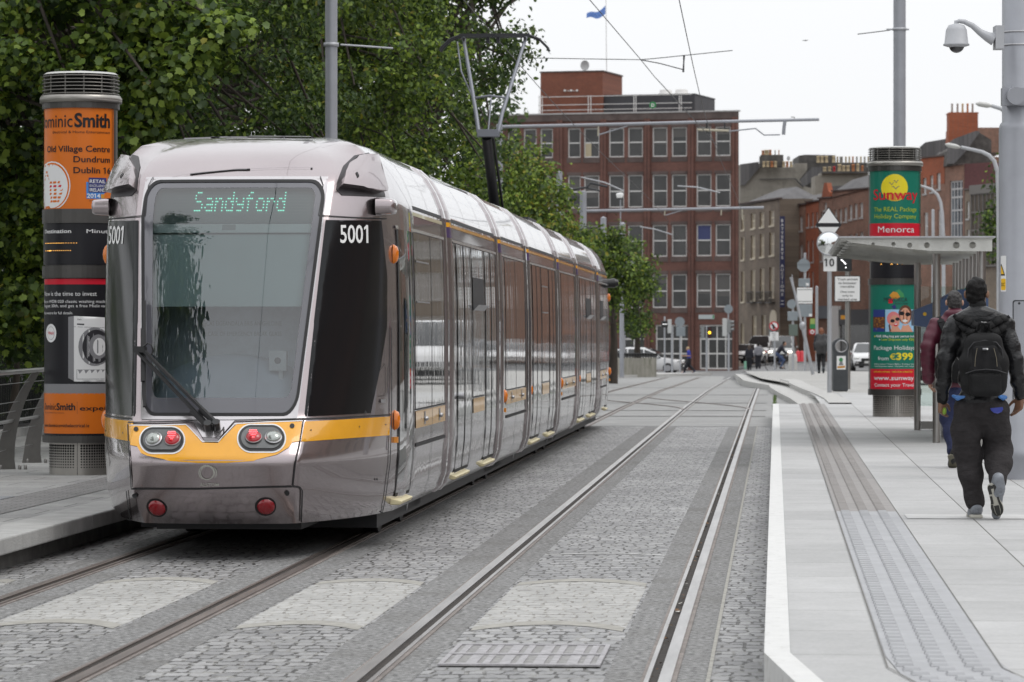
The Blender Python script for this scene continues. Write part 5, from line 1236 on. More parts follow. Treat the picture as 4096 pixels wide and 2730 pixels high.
# --- the brick office block
f = Facade(1850, 271, 2955, 265); M = f.M
off = thing('office_block', 'five storey red brick office block with white framed paired windows', 'building', f.M)
xl, xr = 0, f.W; zt = f.L(2955, 447)[1]; zb = -1.6
rows_ = [(507, 624), (696, 826), (897, 1024), (1095, 1229)]
cols_ = [(1895, 1940), (1962, 2007), (2030, 2073), (2094, 2146), (2161, 2211), (2271, 2322), (2335, 2397), (2435, 2496), (2511, 2571), (2609, 2669), (2686, 2747), (2785, 2845), (2861, 2922)]
holes = []; Rw = random.Random(11)
for r, (y0, y1) in enumerate(rows_):
    for c, (x0, x1) in enumerate(cols_):
        sl_ = (2922 - (x0 + x1) / 2) * .012
        holes.append(f.rect(x0, y0 + sl_, x1, y1 + sl_))
gh = [f.rect(x0, 1300, x1, 1478) for x0, x1 in ((2050, 2190), (2270, 2400), (2480, 2590), (2622, 2758), (2798, 2936))]
mb = MB(M); wall(mb, xl, zb, xr, zt, holes + gh, .3)
xb = (M.inverted() @ at(2938, 1330, 284)).x; mb.add([(xr, 0, zb), (xb, 18, zb), (xb, 18, zt), (xr, 0, zt), (xl, 0, zb), (xl, 18, zb), (xl, 18, zt), (xl, 0, zt)], [(0, 1, 2, 3), (5, 4, 7, 6), (3, 2, 6, 7), (1, 5, 6, 2)]); part('wall', mb, BRK, off)
mb = MB(M)
for x in (2022, 2240, 2415, 2590, 2765, 2942):
    a = f.L(x, 1000)[0]; mb.box((a - .21, -.16, zb), (a - .02, -.002, zt - .4)); mb.box((a + .02, -.16, zb), (a + .21, -.002, zt - .4))
part('pilaster', mb, BRK, off)
mb = MB(M); 
for x in (2022, 2240, 2415, 2590, 2765): a = f.L(x, 1000)[0]; mb.box((a - .02, -.1, zb), (a + .02, -.05, zt - .2))
part('downpipe', mb, DARK, off)
mb = MB(M)
for h in holes: mb.box((h[0] - .06, -.03, h[1] - .38), (h[2] + .06, -.002, h[1] - .02)); mb.box((h[0] - .06, -.03, h[3] + .02), (h[2] + .06, -.002, h[3] + .24))
part('spandrel', mb, STAINC, off)
mb = MB(M); mb.box((xl, -.1, zt - .5), (xr, -.002, zt - .02)); part('parapet_band', mb, STAINC, off)
mb = MB(M); mb.box((xl - .05, -.14, zt), (xr + .06, .3, zt + .1)); part('coping', mb, COPE, off)
for i, h in enumerate(holes):
    q = Rw.random(); bl = (BL1, Rw.uniform(.3, .75)) if q < .35 else (BL3, .5) if q < .4 else None
    if i == 6: bl = (BL2, .02, .45, .5)
    win(off, M, h, WFR, PANE, .085, .14, blind=bl)
for h in gh: win(off, M, h, WFR, PANE, .1, .12, bars=((.5,) if h[2] - h[0] < 2.3 else (.25, .5, .75), (.35, .68)))
(x0, z0_), (x1, z1_) = f.L(2795, 1277), f.L(2858, 1260)
mb = MB(M); mb.box((x0, -.05, z0_), (x1, -.003, z1_)); mb.mi = 1; mb.box((x0 + .9 * (x1 - x0), -.055, z0_ + .03), (x1 - .02, -.051, z1_ - .03)); part('street_nameplate', mb, [mat('plate_pale', (.42, .46, .46), .5), FG_], off)
# penthouse, railings, plant and dish
(x0, _), (x1, z1_) = f.L(2139, 400), f.L(2389, 282)
mb = MB(M); mb.box((x0, 1.5, zt), (x1, 7, z1_)); part('stair_tower', mb, brickmat('brick_tower', (.21, .07, .04), (.18, .06, .037), (.12, .07, .05), .225, .075, .008, .85, axes='XZ', noise=.2, big=.2), off)
mb = MB(M); mb.box((x0 - .06, 1.44, z1_), (x1 + .06, 7.1, z1_ + .1)); part('tower_coping', mb, STAINC, off)
x2, z2 = f.L(2755, 372)
mb = MB(M); mb.box((x1 + .01, 1.8, zt), (x2, 8, z2)); part('plant_room', mb, mat('plant_dark', (.045, .045, .05), .7, noise=(1, .2)), off)
mb = MB(M); mb.box((x1 + .02, 1.75, z2), (x2 + .05, 8.05, z2 + .06)); part('plant_roof', mb, DARK, off)
rl = MB(M)
for sy in (380, 413, 434): z = f.L(2500, sy)[1]; rl.bar((f.L(2139, sy)[0], .9, z), (x2, .9, z), .045, .045)
for sx in (2143, 2155, 2340, 2350, 2523, 2531, 2705, 2713): a = f.L(sx, 400)[0]; rl.bar((a, .9, zt), (a, .9, f.L(sx, 380)[1]), .05, .05)
part('roof_railing', rl, WFR, off)
mb = MB(M)
for sx in (2609, 2672): a = f.L(sx, 360)[0]; mb.lathe([(.62, z2 + .05), (.6, z2 + .2), (.48, z2 + .26), (.45, z2 + .48), (.4, z2 + .52), (0, z2 + .52)], (a, 4, 0), 24)
part('roof_fan', mb, WFR, off)
a, zz_ = f.L(2295, 282); mb = MB(M); c = Vector((a, 3, zz_ + .55)); mb.smooth = True
mb.grid(lambda i, j: (c.x + .34 * j * math.cos(i * 6.28318), c.y - .1 * j * j + .1, c.z + .38 * j * math.sin(i * 6.28318)), 24, 5); mb.bar(c + Vector((.1, .1, 0)), (a, 3.1, z1_), .05, .05); part('satellite_dish', mb, mat('dish_grey', (.4, .4, .4), .5), off)
mb = MB(M)
for sx in (2238, 2263, 2287): q = f.L(sx, 359); mb.sphere((q[0], 1.42, q[1]), .09, 10, 6)
q0, q1 = f.L(2238, 359), f.L(2287, 359); mb.bar((q0[0], 1.45, q0[1]), (q1[0], 1.45, q1[1]), .03, .03); part('floodlight', mb, WFR, off)
fp = thing('flagpole', 'thin white flagpole on the roof of the office block', 'flagpole', M @ Matrix.Translation((f.L(2383, 290)[0], 3, z1_)))
mb = MB(M); a = f.L(2383, 290)[0]; mb.tube([(a, 3, z1_), (a - .06, 3, z1_ + 6.2)], [.035, .025], 8); part('mast', mb, WFR, fp)
fl = thing('flag', 'pale blue flag with white letters blowing left from the rooftop flagpole', 'flag', M @ Matrix.Translation((f.L(2383, 290)[0], 3, f.L(2383, 30)[1])))
fp0 = lambda a, b: (lerp(f.L(2302, 0)[0], f.L(2377, 0)[0], a), 3 + .15 * math.sin(a * 7), lerp(f.L(0 + 2302, 62)[1], f.L(2377, 38)[1], a) + (.18 * math.sin(a * 5.5 + 1) - .12) + b * lerp(.34, .62, a))
mb = MB(M); mb.smooth = True; mb.grid(fp0, 14, 5); mb.smooth = False; mb.mi = 1; text(mb, 'KPMG', lambda x, y: Vector(fp0(x, y)) + Vector((0, -.02, 0)), .12, .3, .42, .8, bold=.02); part('cloth', mb, [mat('flag_blue', (.13, .25, .6), .6), WFR], fl)
# --- brown Georgian house with the auction sign
def gwins(t, f, lst, fm, pm, **k):
    for x0, y0, x1, y1 in lst: win(t, f.M, f.rect(x0, y0, x1, y1), fm, pm, **k)
def block(t, f, x0, x1, ytop, holes, m, depth=9, zb=-1.6, top_m=None, name='wall'):
    (a, z0) , (b, z1) = f.L(x0, ytop[0]), f.L(x1, ytop[1]); zt = max(z0, z1)
    mb = MB(f.M); wall(mb, a, zb, b, zt, [h for h in holes], .2)
    mb.add([(b, 0, zb), (b, depth, zb), (b, depth, zt), (b, 0, zt), (a, 0, zb), (a, depth, zb), (a, depth, zt), (a, 0, zt)], [(0, 1, 2, 3), (5, 4, 7, 6), (3, 2, 6, 7), (1, 5, 6, 2)]); part(name, mb, m, t)
    mb = MB(f.M); mb.box((a - .05, -.12, zt), (b + .05, .2, zt + .1)); part('eaves', mb, top_m or STAINC, t)
    return a, b, zt
g1 = Facade(2925, 303, 3119, 287)
t = thing('town_house', 'brown brick Georgian house with cream sash windows and hipped slate roof', 'building', g1.M)
wl_ = [(a, y0 - i * 6, b, y1 - i * 6) for i, (a, b) in enumerate(((2965, 2978), (3003, 3021), (3039, 3057), (3077, 3097))) for y0, y1 in ((862, 920), (950, 1040), (1088, 1208))] + [(2963, 1296, 2976, 1440), (3008, 1264, 3026, 1352), (3046, 1262, 3064, 1350)]
a, b, zt_ = block(t, g1, 2925, 3119, (824, 797), [g1.rect(*q) for q in wl_], BRK2, 10)
gwins(t, g1, wl_, CREAMF, PANE2, fw=.1, dep=.1, bars=((.5,), (.5,)), sill=CREAMF)
mb = MB(g1.M); h = g1.rect(3080, 1240, 3108, 1300); mb.prism([(x, 0, z) for x, z in [(h[0], h[1]), (h[2], h[1])] + [(lerp(h[0], h[2], .5 + .5 * math.cos(q)), lerp(h[1], h[3], .4) + (h[3] - h[1]) * .6 * math.sin(q)) for q in [i / 8 * math.pi for i in range(9)]]], (0, -.04, 0)); part('fanlight', mb, CREAMF, t)
h = g1.rect(3080, 1300, 3106, 1440); mb = MB(g1.M); mb.box((h[0], -.1, h[1]), (h[2], -.003, h[3])); part('door', mb, mat('door_dark', (.03, .05, .05), .4), t)
for x in (3000, 3037, 3074): h = g1.rect(x, 1170, x + 27, 1210); mb = MB(g1.M); [mb.box((lerp(h[0], h[2], k / 8) - .015, -.3, h[1]), (lerp(h[0], h[2], k / 8) + .015, -.27, h[3])) for k in range(9)]; mb.box((h[0], -.32, h[3]), (h[2], -.25, h[3] + .05)); mb.box((h[0], -.32, h[1] - .05), (h[2], -.003, h[1])); part('balcony_rail', mb, IRON, t)
g1b = Facade(3120, 287, 3274, 296)
mb = MB(g1b.M); z1_ = zt_; mb.add([(0.02, 0, -1.6), (g1b.W, 0, -1.6), (g1b.W, 0, z1_), (0.02, 0, z1_)], [(0, 1, 2, 3)]); part('side_wall', mb, BRK2, t)
A = lambda sx, sy, Y: at(sx, sy, Y)
mb = MB(); e0, e1, e2 = A(2955, 824, 299.5), A(3116, 797, 286.8), A(3276, 793, 295.8); r0, r1 = A(3040, 770, 300), A(3188, 748, 296); r0 = A(3118, 757, 300)
mb.add([e0, e1, r1, r0], [(0, 1, 2, 3)]); mb.add([e1, e2, r1], [(0, 1, 2)]); part('roof', mb, SLATE, t)
sgn = thing('hanging_sign', 'tall dark blue vertical sign with white letters on the brown house corner', 'sign', at(3129, 1050, 286))
mb = MB(); p0, p1 = at(3119, 1230, 286), at(3139, 866, 286); mb.box((p0.x, 285.9, p0.z), (p1.x, 286.1, p1.z)); part('board', mb, mat('sign_navy', (.025, .03, .1), .5), sgn)
mb = MB()
for i, ch in enumerate('BATTERSBYS AUCTIONS'):
    if ch != ' ': text(mb, ch, lambda x, y: at(x, -y, 285.85), 3129, -(889 + i * 16.4), 11.5, None, 'c', 0, .03)
for sy in (1203, 1216): q0, q1 = at(3123, sy + 3, 285.86), at(3135, sy, 285.86); mb.add([(q0.x, 285.86, q0.z), (q1.x, 285.86, q0.z), (q1.x, 285.86, q1.z), (q0.x, 285.86, q1.z)], [(0, 1, 2, 3)])
part('letters', mb, WHITE, sgn)
# --- terrace going up the right side of the street
def C(*q, ox=2900, oy=450, k=3.137): return [(ox + x / k, oy + y / k) for x, y in q]
def R4(q, **k): a, b = C((q[0], q[1]), (q[2], q[3]), **k); return (a[0], a[1], b[0], b[1])
def terrace(label, fac, x0, x1, ytop, wins, m, fm=WFR, pm=PANE3, roof=None, **k):
    t = thing('terrace_house', label, 'building', fac.M); block(t, fac, x0, x1, ytop, [fac.rect(*w) for w in wins], m, **k)
    gwins(t, fac, wins, fm, pm, fw=.09, dep=.1, bars=((), (.5,)), sill=COPE)
    if roof: mb = MB(); mb.add([at(*p) for p in roof], [tuple(range(len(roof)))]); part('roof', mb, SLATE, t)
    return t
t1 = Facade(3178, 288, 3222, 286.3)
terrace('narrow brown brick house between the auction house and the orange brick house', t1, 3178, 3222, (828, 818), [(3181, 870, 3194, 927), (3198, 866, 3211, 924), (3181, 985, 3194, 1065), (3199, 982, 3212, 1062)], BRK4, roof=[(3177, 828, 287.7), (3223, 817, 286), (3235, 790, 293), (3190, 800, 295)])
t1 = Facade(3223, 286.3, 3274, 284.3)
terrace('narrow bright orange brick house with slim windows', t1, 3223, 3274, (818, 806), [(3228, 855, 3236, 909), (3246, 852, 3254, 907), (3263, 850, 3271, 905), (3228, 965, 3236, 1050), (3246, 963, 3254, 1048), (3228, 1090, 3236, 1170), (3246, 1088, 3254, 1168)], BRK3, pm=PANE, roof=[(3222, 817, 286), (3276, 804, 284), (3290, 775, 290), (3240, 785, 293)])
t2 = Facade(3275, 284.3, 3328, 282.2)
tt = terrace('brick house with stepped dutch gable behind the diamond sign', t2, 3275, 3328, (802, 792), [(3295, 812, 3307, 842), (3283, 850, 3293, 905), (3300, 848, 3310, 902), (3282, 960, 3293, 1045), (3300, 958, 3311, 1042)], BRK4)
mb = MB(t2.M); q = [t2.L(*p) for p in ((3286, 802), (3289, 768), (3296, 732), (3306, 732), (3312, 762), (3318, 770), (3318, 795))]; mb.prism([(x, 0.01, z) for x, z in q], (0, .4, 0)); part('gable', mb, BRK3, tt)
t3 = Facade(3329, 282.2, 3480, 276)
w3 = [R4(q) for q in ((1370, 1225, 1405, 1385), (1430, 1212, 1465, 1380), (1490, 1195, 1530, 1370), (1555, 1165, 1595, 1345), (1620, 1150, 1660, 1330), (1688, 1135, 1730, 1318))]
w3 += [(x0 + 1, y0 + 118, x1 + 1, y1 + 145) for x0, y0, x1, y1 in w3]
t = terrace('long red and brown brick terrace with white top hung windows, left of the green column', t3, 3329, 3480, (790, 755), w3, BRK4, roof=[(3328, 790, 282), (3482, 753, 275.7), (3482, 700, 284), (3410, 720, 289), (3330, 770, 292)])
# shopfronts under it
for sx0, sx1, y0, y1, m, lab in ((3335, 3365, 1225, 1480, WFR, 'white'), (3366, 3480, 1240, 1300, mat('fascia_black', (.03, .03, .035), .5), 'black'), (3275, 3330, 1225, 1275, mat('fascia_grey', (.09, .1, .12), .5), 'grey')):
    h = t3.rect(sx0, y0, sx1, y1); mb = MB(t3.M); mb.box((h[0], -.25, h[1]), (h[2], -.02, h[3])); part('shopfront', mb, m, t)
h = t3.rect(3366, 1300, 3480, 1480); mb = MB(t3.M); mb.box((h[0], -.1, h[1]), (h[2], -.02, h[3])); part('shop_window', mb, PANE, t)
for x0, y0, x1, y1, m, lab in ((3236, 1318, 3262, 1340, RED, 'small red shop sign on the street corner'), (3240, 1297, 3262, 1316, FG_, 'small green shop sign above the red one'), (3241, 1275, 3260, 1297, mat('sign_lime', (.35, .45, .12), .5), 'small yellow green shop sign above the green one'), (3363, 1262, 3381, 1278, GD_, 'small amber projecting shop sign in front of the terrace')):
    s_ = thing('shop_sign', lab, 'sign', at((x0 + x1) / 2, y1, 260), 'small shop signs'); p0, p1 = at(x0, y1, 260), at(x1, y0, 260); mb = MB(); mb.box((p0.x, 260, p0.z), (p1.x, 260.12, p1.z)); part('panel', mb, m, s_)
    if m is RED: mb = MB(); mb.tube([at(3249 + 6 * math.cos(q), 1329 + 6.5 * math.sin(q), 259.95) for q in [i / 16 * 6.28318 for i in range(17)]], .05, 6); part('letter', mb, WHITE, s_)
# grey rendered houses with chimneys on the skyline
def sil(name, label, poly, Y, m, depth=7, **k):
    t = thing('town_house', label, 'building', at(poly[0][0], poly[0][1], Y)); mb = MB(); V, fs = cdt(poly); n = len(V); q = [at(x, y, Y) for x, y in V]; w = [p + Vector((0, depth, 0)) for p in q]; m_ = len(poly)
    mb.add(q + w, [f[::-1] for f in fs] + [tuple(n + i for i in f) for f in fs]); qq = [at(x, y, Y) for x, y in poly]; mb.add(qq + [p + Vector((0, depth, 0)) for p in qq], [(i, (i + 1) % m_, m_ + (i + 1) % m_, m_ + i) for i in range(m_)])
    part('wall', mb, m, t); return t
def slab(t, name, poly, Y, m, d=.3, yoff=-.35):
    mb = MB(); mb.prism([at(x, y, Y) + Vector((0, yoff, 0)) for x, y in poly], (0, d, 0)); return part(name, mb, m, t)
def pots(t, lst, Y, yoff=0):
    for i, (x, y0, y1, w, m) in enumerate(lst):
        a, b = at(x, y1, Y), at(x, y0, Y); r = w / 2 / F * Y; a.y += yoff
        mb = MB(); mb.lathe([(r, 0), (r * .82, (b.z - a.z) * .8), (r, (b.z - a.z) * .82), (r, b.z - a.z), (0, b.z - a.z)], a, 12); part('chimney_pot', mb, m, t)
t = sil('', 'grey rendered house with a dark chimney stack, rising behind the auction house', C((190, 1180), (190, 655), (420, 622), (440, 690), (880, 690), (880, 640), (1030, 640), (1030, 720), (930, 850), (975, 920), (1120, 965), (1175, 1120)), 312, RENDER)
slab(t, 'roof', C((190, 655), (410, 625), (425, 700), (245, 915), (190, 920)), 312, SLATE)
slab(t, 'chimney', C((432, 692), (432, 560), (445, 540), (722, 540), (726, 692)), 311, STONE, 1.2, -.9)
pots(t, [(2900 + x / 3.137, 450 + y0 / 3.137, 450 + y1 / 3.137, w, m) for x, y0, y1, w, m in ((475, 478, 540, 11, POT2), (508, 472, 540, 11, POT1), (535, 472, 540, 11, POT1), (568, 470, 540, 11, POT2), (628, 474, 540, 5, POT3), (676, 472, 540, 5, POT2))], 311.4)
pots(t, [(2900 + x / 3.137, 450 + 616 / 3.137, 450 + 688 / 3.137, 12, m) for x, m in ((488, POT1), (536, POT1), (588, POT2), (632, POT1), (738, POT1), (780, POT2), (828, POT1))], 309.6)
slab(t, 'gable_line', C((430, 840), (880, 830), (985, 935), (975, 945), (870, 838), (430, 848)), 312, DARK, .2)
t = sil('', 'long dark grey house with a row of slim chimney pots on the skyline', C((925, 930), (925, 545), (1000, 532), (1385, 538), (1392, 632), (1800, 632), (1800, 980), (1330, 1060)), 322, STONE)
pots(t, [(2900 + x / 3.137, 450 + 548 / 3.137, 450 + 632 / 3.137, 13, m) for x, m in ((1168, POT1), (1218, POT1), (1272, POT1), (1362, POT1))], 321)
pots(t, [(2900 + x / 3.137, 450 + 555 / 3.137, 450 + 634 / 3.137, 8, m) for x, m in ((1412, POT1), (1448, POT3), (1468, POT3), (1516, POT1), (1560, POT1), (1604, POT2), (1654, POT3), (1704, POT1), (1752, POT3), (1798, POT1))], 322.5)
slab(t, 'roof', C((930, 860), (1090, 690), (1215, 690), (1215, 790), (1010, 925), (940, 930)), 322, SLATE)
t = sil('', 'house with a mossy wide chimney wall carrying fat buff pots', C((1130, 1110), (1130, 800), (1215, 790), (1215, 752), (1790, 748), (1790, 960), (1330, 1060)), 300, RENDER, 4)
slab(t, 'roof', C((1310, 930), (1590, 920), (1740, 830), (1780, 960), (1360, 1050), (1300, 1040)), 300, SLATE); slab(t, 'chimney_cap', C((1200, 772), (1210, 745), (1790, 742), (1790, 768)), 300, STONE, .8, -.6)
pots(t, [(2900 + x / 3.137, 450 + y0 / 3.137, 450 + 745 / 3.137, w, m) for x, y0, w, m in ((1250, 688, 15, POT1), (1312, 684, 13, POT1), (1370, 680, 10, RED), (1434, 652, 15, POT1), (1486, 668, 14, POT1), (1542, 668, 14, POT1), (1608, 652, 13, POT2), (1666, 646, 12, POT1), (1722, 668, 11, POT2))], 299.8)
sd = thing('satellite_dish', 'white satellite dish on the grey chimney stack', 'dish', at(3154, 634, 309)); mb = MB(); mb.smooth = True; c = at(3154, 634, 309)
mb.grid(lambda i, j: (c.x + .15 * j * math.cos(i * 6.28318), c.y + .05 * j, c.z + .2 * j * math.sin(i * 6.28318)), 16, 3); mb.bar(c, c + Vector((0, .1, -.45)), .03, .03); part('bowl', mb, MATS['dish_grey'], sd)
# right of the green column
q2 = dict(ox=3600, oy=450, k=2.613)
t4 = Facade(3676, 262, 3779, 258)
w4 = [R4(q, **q2) for q in ((240, 690, 278, 850), (315, 662, 348, 832), (385, 638, 425, 802), (250, 1050, 292, 1330), (328, 1045, 362, 1330), (395, 1020, 440, 1320))]
t = terrace('orange and brown brick house under the big red chimney, right of the green column', t4, 3676, 3779, (652, 625), w4, BRK4)
h = t4.rect(3676, 720, 3779, 632); mb = MB(t4.M); wall(mb, h[0], t4.L(3779, 735)[1], h[2], t4.L(3779, 626)[1], [t4.rect(*w) for w in w4[:3]], .02, -.02); part('upper_wall', mb, BRK3, t)
slab(t, 'roof', C((185, 520), (190, 375), (262, 316), (492, 276), (500, 455), (225, 520), **q2), 268, SLATE); slab(t, 'rooflight', C((268, 500), (340, 455), (350, 462), (285, 502), **q2), 267, PANE3, .1); slab(t, 'rooflight', C((345, 475), (410, 418), (420, 425), (362, 478), **q2), 267, PANE3, .1)
slab(t, 'chimney', C((494, 330), (498, 195), (506, 190), (506, 25), (498, 15), (505, 4), (808, 4), (815, 15), (806, 25), (806, 190), (812, 240), **q2), 262, BRK3, 1.6, -.5)
pots(t, [(x, 415, 452, w, m) for x, w, m in ((3808, 9, POT3), (3830, 9, POT3), (3850, 9, POT1), (3870, 9, POT2), (3890, 9, POT3))], 262.6)
t = sil('', 'dark rubble stone gable with slate roof below the big red chimney', C((490, 560), (500, 400), (820, 205), (955, 290), (955, 560), **q2), 256, STONE, 8)
slab(t, 'roof', C((490, 540), (495, 330), (560, 280), (790, 195), (830, 205), (690, 400), (560, 540), **q2), 255.5, SLATE)
sil('', 'plain red brick block behind the stone gable at the far right', C((800, 420), (815, 160), (1100, 160), (1100, 420), **q2), 275, BRK4)
f5 = Facade(3780, 257.5, 3856, 254.5); t = thing('office_building', 'modern brick building with a tall glass bay, far right', 'building', f5.M)
h = f5.rect(*R4((520, 720, 655, 1330), **q2)); block(t, f5, 3780, 3856, (682, 660), [h], BRK4, 8)
win(t, f5.M, h, mat('alu_grey', (.5, .5, .5), .4), mat('bay_glass', (.12, .15, .17), .03, spec=.8, coat=.5, noise=(.35, .9)), .12, .1, bars=((.25, .5, .75), (.28, .5, .72, .86)))
f6 = Facade(3857, 254.5, 3990, 251); mb = MB(f6.M); a, z = f6.L(3857, 657); mb.box((a + .02, 0, -1), (f6.W, 6, z)); part('side_block', mb, brickmat('brick_maroon', (.13, .045, .045), (.11, .04, .04), (.09, .05, .05), .225, .075, .008, .85, axes='XZ'), t)
f7 = Facade(3859, 246, 4400, 226); w7 = [R4(q, **q2) for q in ((695, 935, 725, 1110), (698, 1230, 728, 1350))] + [(x, y, x + 26, y + h_) for x in range(4050, 4390, 52) for y, h_ in ((850, 90), (1020, 120), (1230, 130))]
t = terrace('low red brick building with timber glazed front at the far right edge', f7, 3859, 4400, (762, 730), w7, BRK2, pm=PANE3)
h = f7.rect(*R4((765, 860, 1100, 1600), **q2)); mb = MB(f7.M); mb.box((h[0], -.12, h[1]), (h[2], -.02, h[3])); g_ = part('glazed_front', mb, mat('glazing_warm', (.1, .085, .07), .15, noise=(.5, .4)), t)
mb = MB(f7.M)
for k in range(9): x = lerp(h[0], h[2], k / 8); mb.box((x - .05, -.18, h[1]), (x + .05, -.121, h[3]))
for k in range(5): z = lerp(h[1], h[3], k / 4); mb.box((h[0], -.17, z - .05), (h[2], -.1215, z + .05))
mb.box((h[0] - .1, -.25, h[3]), (h[2], -.02, h[3] + .6)); part('glazing_bars', mb, mat('bar_grey', (.16, .15, .14), .5), t)
# the street's right-hand terrace carries on towards the viewer; first houses mirrored in the tram's side, last two added to darken reflections
for i, (m, lab, L) in enumerate(((BRK2, 'brown brick terrace house with white sashes beyond the right edge, farthest of the row', 22), (COPE, 'pale plastered terrace house beyond the right edge, second of the row', 22), (RENDER, 'grey rendered terrace house beyond the right edge, third of the row', 22), (BRK4, 'mixed brick terrace house beyond the right edge, nearest in front of the viewer', 22), (BRK2, 'unseen long brown brick terrace right of the viewpoint, added to darken reflections', 60), (BRK4, 'unseen long mixed brick terrace behind the viewpoint, added to darken reflections', 70))):
    Y0 = 204 - 22 * i if i < 5 else 56; Y1 = Y0 - L + 1; X0, X1 = 33 + i * .4, 33.4 + i * .4
    fb = Facade(2048 + X0 / Y0 * F, Y0, 2048 + X1 / Y1 * F, Y1); t = thing('terrace_house', lab, 'building', fb.M)
    ws = [(1.2 + 3.4 * c, 1.2 + 3.6 * r, 2.6 + 3.4 * c, 3.3 + 3.6 * r) for c in range(int(L / 3.5)) for r in range(3)]
    mb = MB(fb.M); wall(mb, 0, -1, fb.W - .1, 12.5, ws, .2); mb.add([(0, 0, -1), (0, 8, -1), (0, 8, 12.5), (0, 0, 12.5), (fb.W - .1, 0, -1), (fb.W - .1, 8, -1), (fb.W - .1, 8, 12.5), (fb.W - .1, 0, 12.5)], [(1, 0, 3, 2), (4, 5, 6, 7), (3, 7, 6, 2)]); part('wall', mb, m, t)
    mb = MB(fb.M); [mb.add([(a, .15, c), (b, .15, c), (b, .15, d), (a, .15, d)], [(0, 1, 2, 3)]) for a, c, b, d in ws]; part('panes', mb, PANE, t)
    mb = MB(fb.M); [mb.box((a, .1, (c + d) / 2 - .04), (b, .14, (c + d) / 2 + .04)) for a, c, b, d in ws]; part('sash_bars', mb, WFR, t)
# ================================================================ TREES
def leafmat(name, c, var=.35):
    m = bpy.data.materials.new(name); m.use_nodes = True; n = m.node_tree; n.nodes.clear(); MATS[name] = m
    o = n.nodes.new('ShaderNodeOutputMaterial'); d = n.nodes.new('ShaderNodeBsdfDiffuse'); tr = n.nodes.new('ShaderNodeBsdfTranslucent'); gl = n.nodes.new('ShaderNodeBsdfGlossy')
    gl.inputs['Roughness'].default_value = .42; gl.inputs[0].default_value = (.5, .55, .5, 1)
    oi = n.nodes.new('ShaderNodeTexCoord'); t = n.nodes.new('ShaderNodeTexNoise'); t.inputs['Scale'].default_value = 1.1; t.inputs['Detail'].default_value = 6; n.links.new(oi.outputs['Object'], t.inputs['Vector'])
    r = n.nodes.new('ShaderNodeMapRange'); r.inputs[1].default_value = .3; r.inputs[2].default_value = .7; r.inputs[3].default_value = 1 - var; r.inputs[4].default_value = 1 + var; n.links.new(t.outputs[0], r.inputs[0])
    q = n.nodes.new('ShaderNodeMix'); q.data_type = 'RGBA'; q.blend_type = 'MULTIPLY'; q.inputs[0].default_value = 1; q.inputs[6].default_value = (*c, 1); n.links.new(r.outputs[0], q.inputs[7])
    n.links.new(q.outputs[2], d.inputs[0]); n.links.new(q.outputs[2], tr.inputs[0])
    a = n.nodes.new('ShaderNodeMixShader'); a.inputs[0].default_value = .3; n.links.new(d.outputs[0], a.inputs[1]); n.links.new(tr.outputs[0], a.inputs[2])
    b = n.nodes.new('ShaderNodeMixShader'); b.inputs[0].default_value = .05; n.links.new(a.outputs[0], b.inputs[1]); n.links.new(gl.outputs[0], b.inputs[2]); n.links.new(b.outputs[0], o.inputs[0])
    return m
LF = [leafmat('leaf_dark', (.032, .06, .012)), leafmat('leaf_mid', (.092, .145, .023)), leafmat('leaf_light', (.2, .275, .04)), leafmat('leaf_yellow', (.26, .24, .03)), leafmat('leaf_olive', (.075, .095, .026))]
BARK = mat('bark', (.05, .04, .032), .9, noise=(5, .4, (1, 1, .3)), bump=(14, .6))
